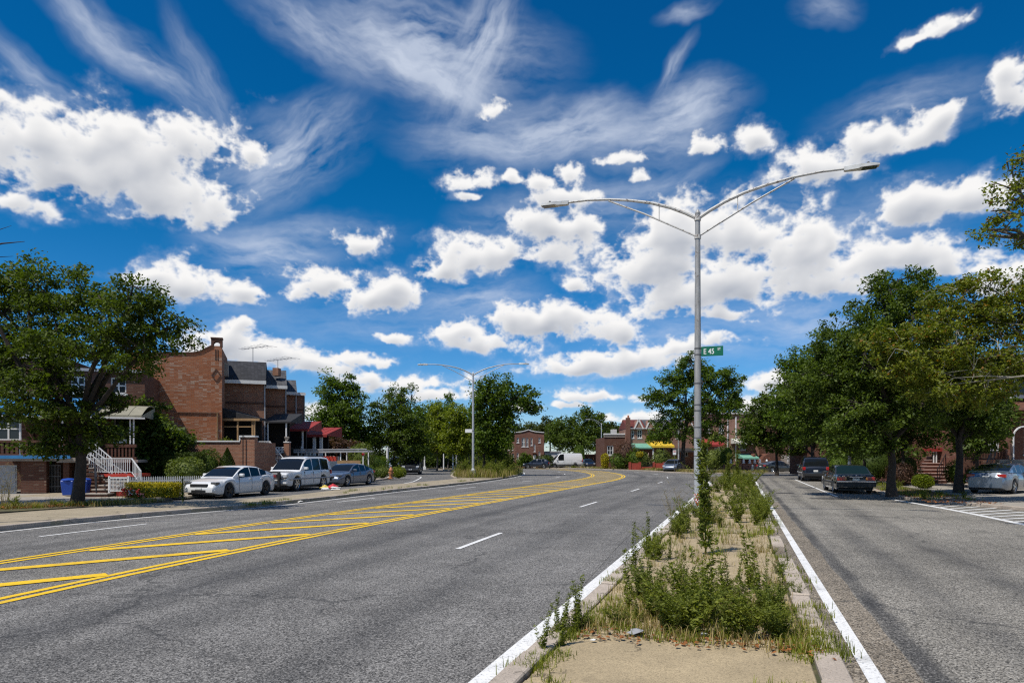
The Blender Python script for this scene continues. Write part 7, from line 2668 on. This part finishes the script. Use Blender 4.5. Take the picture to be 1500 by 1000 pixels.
grass_field('straw grass in the bed round the left street tree', tufts(90, 30, bed_fn, 0.12, 0.12, 20), 0.22, 'grass_straw', 21)
grass_field('thin green grass in the bed round the left street tree', tufts(60, 30, bed_fn, 0.12, 0.12, 22), 0.22, 'grass_green', 23)
grass_field('grass tufts in the joints of the left kerb strip', np.concatenate([tufts(10, 50, lambda r: at_len(LK, len_at_y(LK, r.uniform(23.5, 27.0)), r.uniform(-0.3, 0.12)), 0.10, 0.08, 24), tufts(14, 30, lambda r: at_len(LK, len_at_y(LK, r.uniform(30, 58)), r.uniform(-1.5, -0.2)), 0.10, 0.1, 25)]), 0.16, 'grass_green', 25)
grass_field('thin grass on the right verge under the trees', tufts(110, 24, lambda r: ST(r.uniform(6.9, 8.9), r.uniform(31, 56)), 0.14, 0.11, 26), 0.2, 'grass_green', 27)

# fallen leaves
rng = np.random.default_rng(5)


def litter_leaves(label, P, size, seed):
    r = np.random.default_rng(seed)
    v, f = leaf_arrays(P, size, r, up=2.2, aspect=0.7)
    o = link_mesh('fallen_leaves', np_mesh('fallen_leaves', v, f, 'fallen_leaf'))
    tag(o, label, 'leaves', kind='stuff')


P = np.array([(*ST(rng.uniform(-1.5, 0.75), 6.42 + abs(rng.normal(0, 0.30)) + 0.16 * math.sin(k * 0.7)), 0.108 + rng.uniform(0, 0.02)) for k in range(330)])
litter_leaves('orange fallen leaves along the foot of the near weed clump', P, 0.055, 6)
P = np.array([(*ST(rng.uniform(6.6, 9.0), rng.uniform(29, 40)), 0.128 + rng.uniform(0, 0.03)) for k in range(900)])
litter_leaves('brown fallen leaves on the right verge', P, 0.10, 7)
P = np.array([(rng.uniform(-17.6, -14.6), 0, 0) for k in range(260)])
P[:, 1] = 23.4 + (P[:, 0] + 15.3) * 0.9 + rng.normal(0, 0.3, 260)
P[:, 2] = 0.135 + rng.uniform(0, 0.08, 260)
litter_leaves('dry leaves at the foot of the left street tree', P, 0.11, 8)


def scrap(label, x, y, z, s, mat, seed):
    r = random.Random(seed)
    m = MB()
    n = 9
    for k in range(n):
        a = 2 * PI * k / n
        q = s * r.uniform(0.6, 1.2)
        m.v.append((x + q * math.cos(a), y + q * 0.7 * math.sin(a), z + r.uniform(0.0, 0.3) * s))
    m.v.append((x, y, z + s * 0.45))
    m.f = [(k, (k + 1) % n, n) for k in range(n)]
    m.v += [(p[0], p[1], p[2] - 0.004) for p in m.v[:]]
    m.f += [(n + 1 + (k + 1) % n, n + 1 + k, 2 * n + 1) for k in range(n)] + [(k, n + 1 + k, n + 1 + (k + 1) % n, (k + 1) % n) for k in range(n)]
    tag(m.build('paper_scrap', mat), label, 'litter')


p = ST(-0.95, 6.62)
scrap('crumpled grey sheet lying by the fallen leaves', p[0], p[1], 0.115, 0.10, 'litter_grey', 1)
p = ST(-0.35, 6.75)
scrap('white scrap at the foot of the near weed clump', p[0], p[1], 0.115, 0.045, 'litter_white', 2)
p = ST(-1.3, 6.25)
scrap('small white paper near the left median kerb', p[0], p[1], 0.11, 0.03, 'litter_white', 3)
g = at_len(LK, len_at_y(LK, 27.3), 0.1)
scrap('white litter in the gutter of the left kerb strip', g[0], g[1], 0.02, 0.16, 'litter_white', 4)

# bundle on the left strip
bx_, by_, _ = G(484, 720)
bu = thing('cloth_bundle', 'red and yellow bundle of cloth dumped on the left strip', 'litter', (bx_, by_, 0.11))
MB().blob((-0.28, 0, 0.11), (0.24, 0.2, 0.13), 3, 2, 0.25, 2.5).build('yellow_cloth', 'cloth_yellow', bu, smooth=True, local=True)
MB().blob((0.12, 0.05, 0.13), (0.30, 0.22, 0.15), 4, 2, 0.25, 2.5).build('red_cloth', 'cloth_red', bu, smooth=True, local=True)
MB().blob((0.30, -0.14, 0.08), (0.26, 0.15, 0.09), 5, 2, 0.3, 2.5).build('white_cloth', 'cloth_white', bu, smooth=True, local=True)
MB().blob((-0.22, -0.15, 0.06), (0.22, 0.12, 0.07), 6, 2, 0.3, 2.5).build('white_cloth', 'cloth_white', bu, smooth=True, local=True)

# ------------------------------------------------------------------ shrubs and garden things, left
def at_base(px, py, Y):
    return (wx(px, Y), Y, 0.1)


fh = bush('flower_hedge', 'yellow flowering box hedge with red and white blooms at its left', (wx(226, 29.2), 29.2, 0.11), (1.05, 0.42, 0.62), 'leaf_yellow', 0.065, 5200, 3, cat='hedge', shape='box')
rng = np.random.default_rng(9)
v, f = leaf_arrays(np.stack([rng.uniform(-1.0, 1.0, 1500), rng.uniform(-0.5, -0.3, 1500), rng.uniform(0.05, 0.42, 1500)], 1), 0.07, rng)
link_mesh('green_leaves', np_mesh('green_leaves', v, f, 'leaf_hedge'), fh)
for (x0, x1, mt, z0, z1, nn, sd) in ((-1.1, -0.62, 'flower_red', 0.08, 0.40, 60, 1), (-0.78, -0.45, 'flower_white', 0.14, 0.34, 40, 2), (-0.5, -0.32, 'flower_red', 0.08, 0.36, 36, 3), (-0.38, -0.18, 'flower_pink', 0.03, 0.18, 30, 4)):
    r = np.random.default_rng(sd)
    m = MB()
    for k in range(nn):
        c_ = (r.uniform(x0, x1), r.uniform(-0.60, -0.42), r.uniform(z0, z1))
        m.blob(c_, (0.038, 0.038, 0.032), k, 1, 0.2)
    m.build('blossoms', mt, fh, local=True)
bush('clipped_hedge', 'flat topped clipped hedge left of the terrace wall', (wx(268, 36.2), 36.2, 0.1), (0.95, 0.6, 1.95), 'leaf_hedge', 0.08, 6500, 4, cat='hedge', shape='box')
bush('leafy_shrub', 'pale leaved shrub spilling over the picket fence', (wx(272, 33.4), 33.4, 0.1), (0.90, 0.7, 1.75), 'leaf_pale', 0.12, 2600, 5)
bush('round_shrub', 'dark round shrub beside the cone topiary', (wx(303, 37.2), 37.2, 0.1), (0.82, 0.7, 2.2), 'leaf_dark', 0.09, 4200, 6)
bush('cone_topiary', 'cone shaped topiary against the terrace wall', (wx(333, 37.4), 37.4, 0.1), (0.56, 0.56, 2.25), 'leaf_hedge', 0.07, 5200, 7, shape='cone')
bush('dark_shrub', 'dark shrub at the rear of the blue grey sedan', (wx(541, 47.0), 47.0, 0.1), (0.65, 0.6, 1.1), 'leaf_dark', 0.11, 1600, 8)
bush('yellow_shrub', 'yellow green flowering shrub round the hydrant, left part', (wx(560, 56.5), 56.5, 0.1), (0.72, 0.6, 0.95), 'leaf_pale', 0.10, 1800, 9)
bush('yellow_shrub', 'yellow green flowering shrub round the hydrant, right part', (wx(584, 56.2), 56.2, 0.1), (0.62, 0.55, 0.95), 'leaf_bright', 0.10, 1600, 10)
bush('corner_shrub', 'green shrub behind the hydrant near the white pole', (wx(548, 66), 66, 0.1), (1.5, 1.0, 1.9), 'leaf_mid', 0.16, 2200, 11)
bush('corner_shrub', 'tall green shrub right of the ladder rack', (wx(530, 58), 58, 0.1), (1.1, 0.9, 3.0), 'leaf_pale', 0.16, 2200, 12)
# dark hedges closing the view between the grove trunks
for i, (px, Y, rx, hh, lab) in enumerate(((556, 100, 5.0, 2.6, 'dark hedge behind the corner tree'), (600, 108, 5.0, 2.8, 'dark hedge behind the first grove trunk'), (645, 114, 5.5, 2.8, 'dark hedge behind the middle of the grove'), (690, 118, 5.0, 2.6, 'dark hedge behind the far double lamp'), (722, 120, 4.0, 3.0, 'dark hedge left of the pinkish far house'))):
    bush('far_hedge', lab, (wx(px, Y), Y, 0.0), (rx, 1.4, hh), 'leaf_dark', 0.34, 2200, 60 + i, cat='hedge', group='hedges behind the grove')
for i, (px, Y, rx, hh, lf, lab) in enumerate(((908, 100, 1.5, 2.4, 'leaf_mid', 'green shrub right of the low brick house window'), (886.5, 103, 0.6, 2.4, 'leaf_yellow', 'yellowish climbing shrub at the foot of the bend lamp'), (918, 100, 1.7, 4.2, 'leaf_rust', 'reddish bush left of the green awning'), (930, 99, 1.3, 3.0, 'leaf_mid', 'green bush under the green awning'), (942, 97.5, 1.0, 2.4, 'leaf_pale', 'pale bush before the gabled house stairs'), (968, 98, 1.4, 2.8, 'leaf_pale', 'grey green bush under the yellow awning'), (848, 122, 1.0, 4.0, 'leaf_mid', 'thin bush right of the white van'), (798, 112, 1.6, 2.2, 'leaf_hedge', 'green bush left of the white van'), (1050, 94, 2.4, 3.0, 'leaf_pale', 'pale bush below the red awning'), (1064, 92, 1.2, 3.6, 'leaf_dark', 'dark columnar bush below the white downpipe'))):
    bush('garden_shrub', lab, (wx(px, Y), Y, 0.1), (rx, 0.9, hh), lf, 0.24, 900, 80 + i, group='garden shrubs across the bend')
for (px, py, rr_, lab, mt) in ((937, 664, 0.5, 'orange ball of flowers before the gabled house', 'leaf_yellow'),):
    bush('flower_bush', lab, (wx(px, 97), 97, wz(670, 97)), (0.55, 0.5, 0.9), mt, 0.14, 500, 99)
# right side shrubs
for i, (px, Y, rx, hh, lf, lab) in enumerate(((1405, 42.0, 0.85, 1.55, 'leaf_dark', 'round clipped bush right of the pink stone stairs'), (1327, 44.0, 0.9, 2.0, 'leaf_pale', 'light green bush left of the pink stone stairs'), (1318, 41.5, 0.7, 1.4, 'leaf_rust', 'reddish bush behind the massive street tree'), (1228, 52.0, 1.0, 2.0, 'leaf_mid', 'bush between the dark SUV and the old dark sedan'), (1285, 50.0, 1.8, 2.3, 'leaf_dark', 'dark hedge behind the old dark sedan'), (1250, 56.0, 2.0, 2.6, 'leaf_dark', 'dark hedge behind the grey lamp pole'), (1440, 39.5, 1.0, 1.2, 'leaf_dark', 'low dark bush left of the silver sedan'), (1352, 38.0, 0.35, 0.75, 'leaf_bright', 'small bright plant on the verge before the stairs'), (1362, 49.6, 0.7, 2.6, 'leaf_dark', 'tall dark shrub left of the stair head'), (1200, 75.0, 3.0, 3.0, 'leaf_dark', 'dark hedge beyond the dark SUV'))):
    bush('garden_shrub', lab, (wx(px, Y), Y, 0.1), (rx, 0.8, hh), lf, 0.11 if Y < 60 else 0.2, 1900, 110 + i, group='garden shrubs of the right row')
for i, (px, Y, tp, wd, lab) in enumerate(((1265, 44, 500, 60, 'yard tree filling the shade behind the old dark sedan'), (1322, 42, 500, 50, 'yard tree behind the massive street tree'), (1430, 38, 560, 40, 'low yard tree before the white porch rails'), (1225, 58, 560, 40, 'yard tree behind the dark SUV'))):
    tree('yard_tree', lab, Y, [(px, 670 + 1700 / Y), (px + 2, 690), (px, 660)], [(px, (tp + 640) / 2, wd * 0.8, (640 - tp) / 2), (px - wd * 0.6, 600, wd * 0.6, 40), (px + wd * 0.6, 610, wd * 0.6, 40), (px, 645, wd, 22)],
         leaf='leaf_dark', size=0.24, nclump=260, per=44, rc=0.65, r0=0.12, seed=130 + i, group='yard trees of the right row')


# ------------------------------------------------------------------ small street things
def wheelie_bin(label, x, y, z):
    b = thing('recycling_bin', label, 'bin', (x, y, z), math.radians(12), group='blue bins by the stairs')
    MB().hexa([(-0.19, -0.2, 0.05), (0.19, -0.2, 0.05), (0.19, 0.2, 0.05), (-0.19, 0.2, 0.05), (-0.25, -0.26, 0.68), (0.25, -0.26, 0.68), (0.25, 0.26, 0.68), (-0.25, 0.26, 0.68)]).build('body', 'blue_plastic', b, local=True, bevel=0.02)
    MB().lathe((0, 0, 0.68), [(0.30, 0), (0.31, 0.04), (0.24, 0.09), (0.05, 0.12)], 16).build('lid', 'blue_plastic', b, local=True, smooth=True)
    MB().lathe((0, 0, 0.63), [(0.275, 0), (0.29, 0.02), (0.275, 0.045)], 16).build('rim', 'blue_plastic', b, local=True)
    for s in (-1, 1):
        MB().box(s * 0.27 - 0.02, s * 0.27 + 0.02, -0.06, 0.06, 0.5, 0.56).build('handle', 'blue_plastic', b, local=True)


wheelie_bin('left blue recycling bin beside the street tree trunk', wx(101, 30.0), 30.0, 0.105)
wheelie_bin('right blue recycling bin half hidden by the tree trunk', wx(122, 30.6), 30.6, 0.105)

hx, hy, _ = G(574, 702.5)
hd = thing('fire_hydrant', 'rusty orange fire hydrant between the yellow shrubs', 'hydrant', (hx, hy - 0.4, 0.1))
MB().lathe((0, 0, 0), [(0.22, 0), (0.22, 0.06), (0.13, 0.08), (0.13, 0.62), (0.17, 0.64), (0.17, 0.70), (0.14, 0.80), (0.06, 0.90), (0.04, 0.97)], 14).build('barrel', 'hydrant_paint', hd, local=True, smooth=True)
for s in (-1, 1):
    MB().tube([(0, 0, 0.5), (s * 0.22, 0, 0.5)], 0.065, 10).build('nozzle', 'hydrant_paint', hd, local=True)
MB().tube([(0, 0, 0.45), (0, -0.24, 0.45)], 0.085, 10).build('nozzle', 'hydrant_paint', hd, local=True)


def white_post(label, px, Y, h, w=0.14, base=True):
    r = thing('white_post', label, 'post', (wx(px, Y), Y, 0.1), group='white posts by the island')
    MB().lathe((0, 0, 0), [(w * 0.5, 0), (w * 0.45, h * 0.7), (w * 0.4, h), (w * 0.2, h + 0.04)], 10).build('shaft', 'white_rail', r, local=True, smooth=True)
    if base:
        MB().box(-w, w, -w, w, 0, 0.45).build('foot', 'white_rail', r, local=True, bevel=0.02)


white_post('white lamp stub with a box foot left of the corner tree', 567.5, 70, 2.7, 0.28)
white_post('white post between the first grove trunks', 622, 96, 2.0, 0.22)
white_post('thin white post in the middle of the grove', 650, 98, 2.4, 0.2, False)
white_post('left one of the white post pair right of the grove', 663.5, 94, 2.4, 0.22, False)
white_post('right one of the white post pair right of the grove', 668.5, 94, 2.8, 0.22, False)
ps = thing('parking_sign', 'small white parking sign on a post by the blue grey hatchback', 'sign', (wx(988, 83), 83, 0.1))
MB().box(-0.03, 0.03, -0.02, 0.02, 0, 2.6).build('post', 'grey_iron', ps, local=True)
MB().box(-0.2, 0.2, -0.045, -0.025, 2.05, 2.6).build('plate', 'sign_white', ps, local=True, bevel=0.004)
MB().box(-0.15, 0.15, -0.052, -0.047, 2.38, 2.50).build('red_band', 'tape_red', ps, local=True)
ps = thing('parking_meter_box', 'small grey box on the thin pole at the far bend', 'box', (wx(881, 119.0), 118.9, 2.2))
MB().box(-0.22, 0.22, -0.15, 0.15, 0, 0.6).build('case', 'sign_white', ps, local=True, bevel=0.03)
pw = thing('pinwheel', 'white and red pinwheel flower by the round clipped bush', 'ornament', (wx(1418, 38.6), 38.6, 0.1))
MB().tube([(0, 0, 0), (0, 0, 0.42)], 0.012, 6).build('stick', 'red_paint', pw, local=True)
for k in range(6):
    a = k * PI / 3
    MB().prism([(0, -0.03, 0.42), (0.17 * math.cos(a), -0.03, 0.42 + 0.17 * math.sin(a)), (0.14 * math.cos(a + 0.5), -0.03, 0.42 + 0.14 * math.sin(a + 0.5))], (0, 0.01, 0)).build('petal', 'flower_white' if k % 2 else 'flower_pink', pw, local=True)
# planters and pots at the far houses
for i, (px, py, Y, lab) in enumerate(((990, 681, 94, 'clay pot on the red garden wall pier'),)):
    q = thing('flower_pot', lab, 'pot', (wx(px - 2, 95), 95.15, wz(676.5, 95)))
    MB().lathe((0, 0, 0), [(0.16, 0), (0.24, 0.35), (0.26, 0.38)], 10).build('pot', 'terracotta', q, local=True)
    v, f = leaf_arrays(np.random.default_rng(4).normal(0, 0.16, (80, 3)) + np.array((0, 0, 0.55)), 0.16, np.random.default_rng(5))
    link_mesh('leaves', np_mesh('leaves', v, f, 'leaf_bright'), q)


# things that share a label but stand at different distances are told apart by their order from the camera
ORD = ['nearest', 'second nearest', 'third nearest', 'fourth nearest', 'fifth nearest', 'sixth nearest', 'seventh nearest', 'eighth nearest', 'ninth nearest', 'tenth nearest', 'eleventh nearest', 'twelfth nearest', 'thirteenth nearest', 'fourteenth nearest', 'fifteenth nearest', 'sixteenth nearest']
same = {}
for o in COL.objects:
    if o.parent is None and o.get('category') == 'weed':
        same.setdefault(o['label'], []).append(o)
for lb_, os_ in same.items():
    if 1 < len(os_) <= len(ORD):
        for k, o in enumerate(sorted(os_, key=lambda q: q.location.y)):
            o['label'] = lb_ + ', ' + ORD[k]
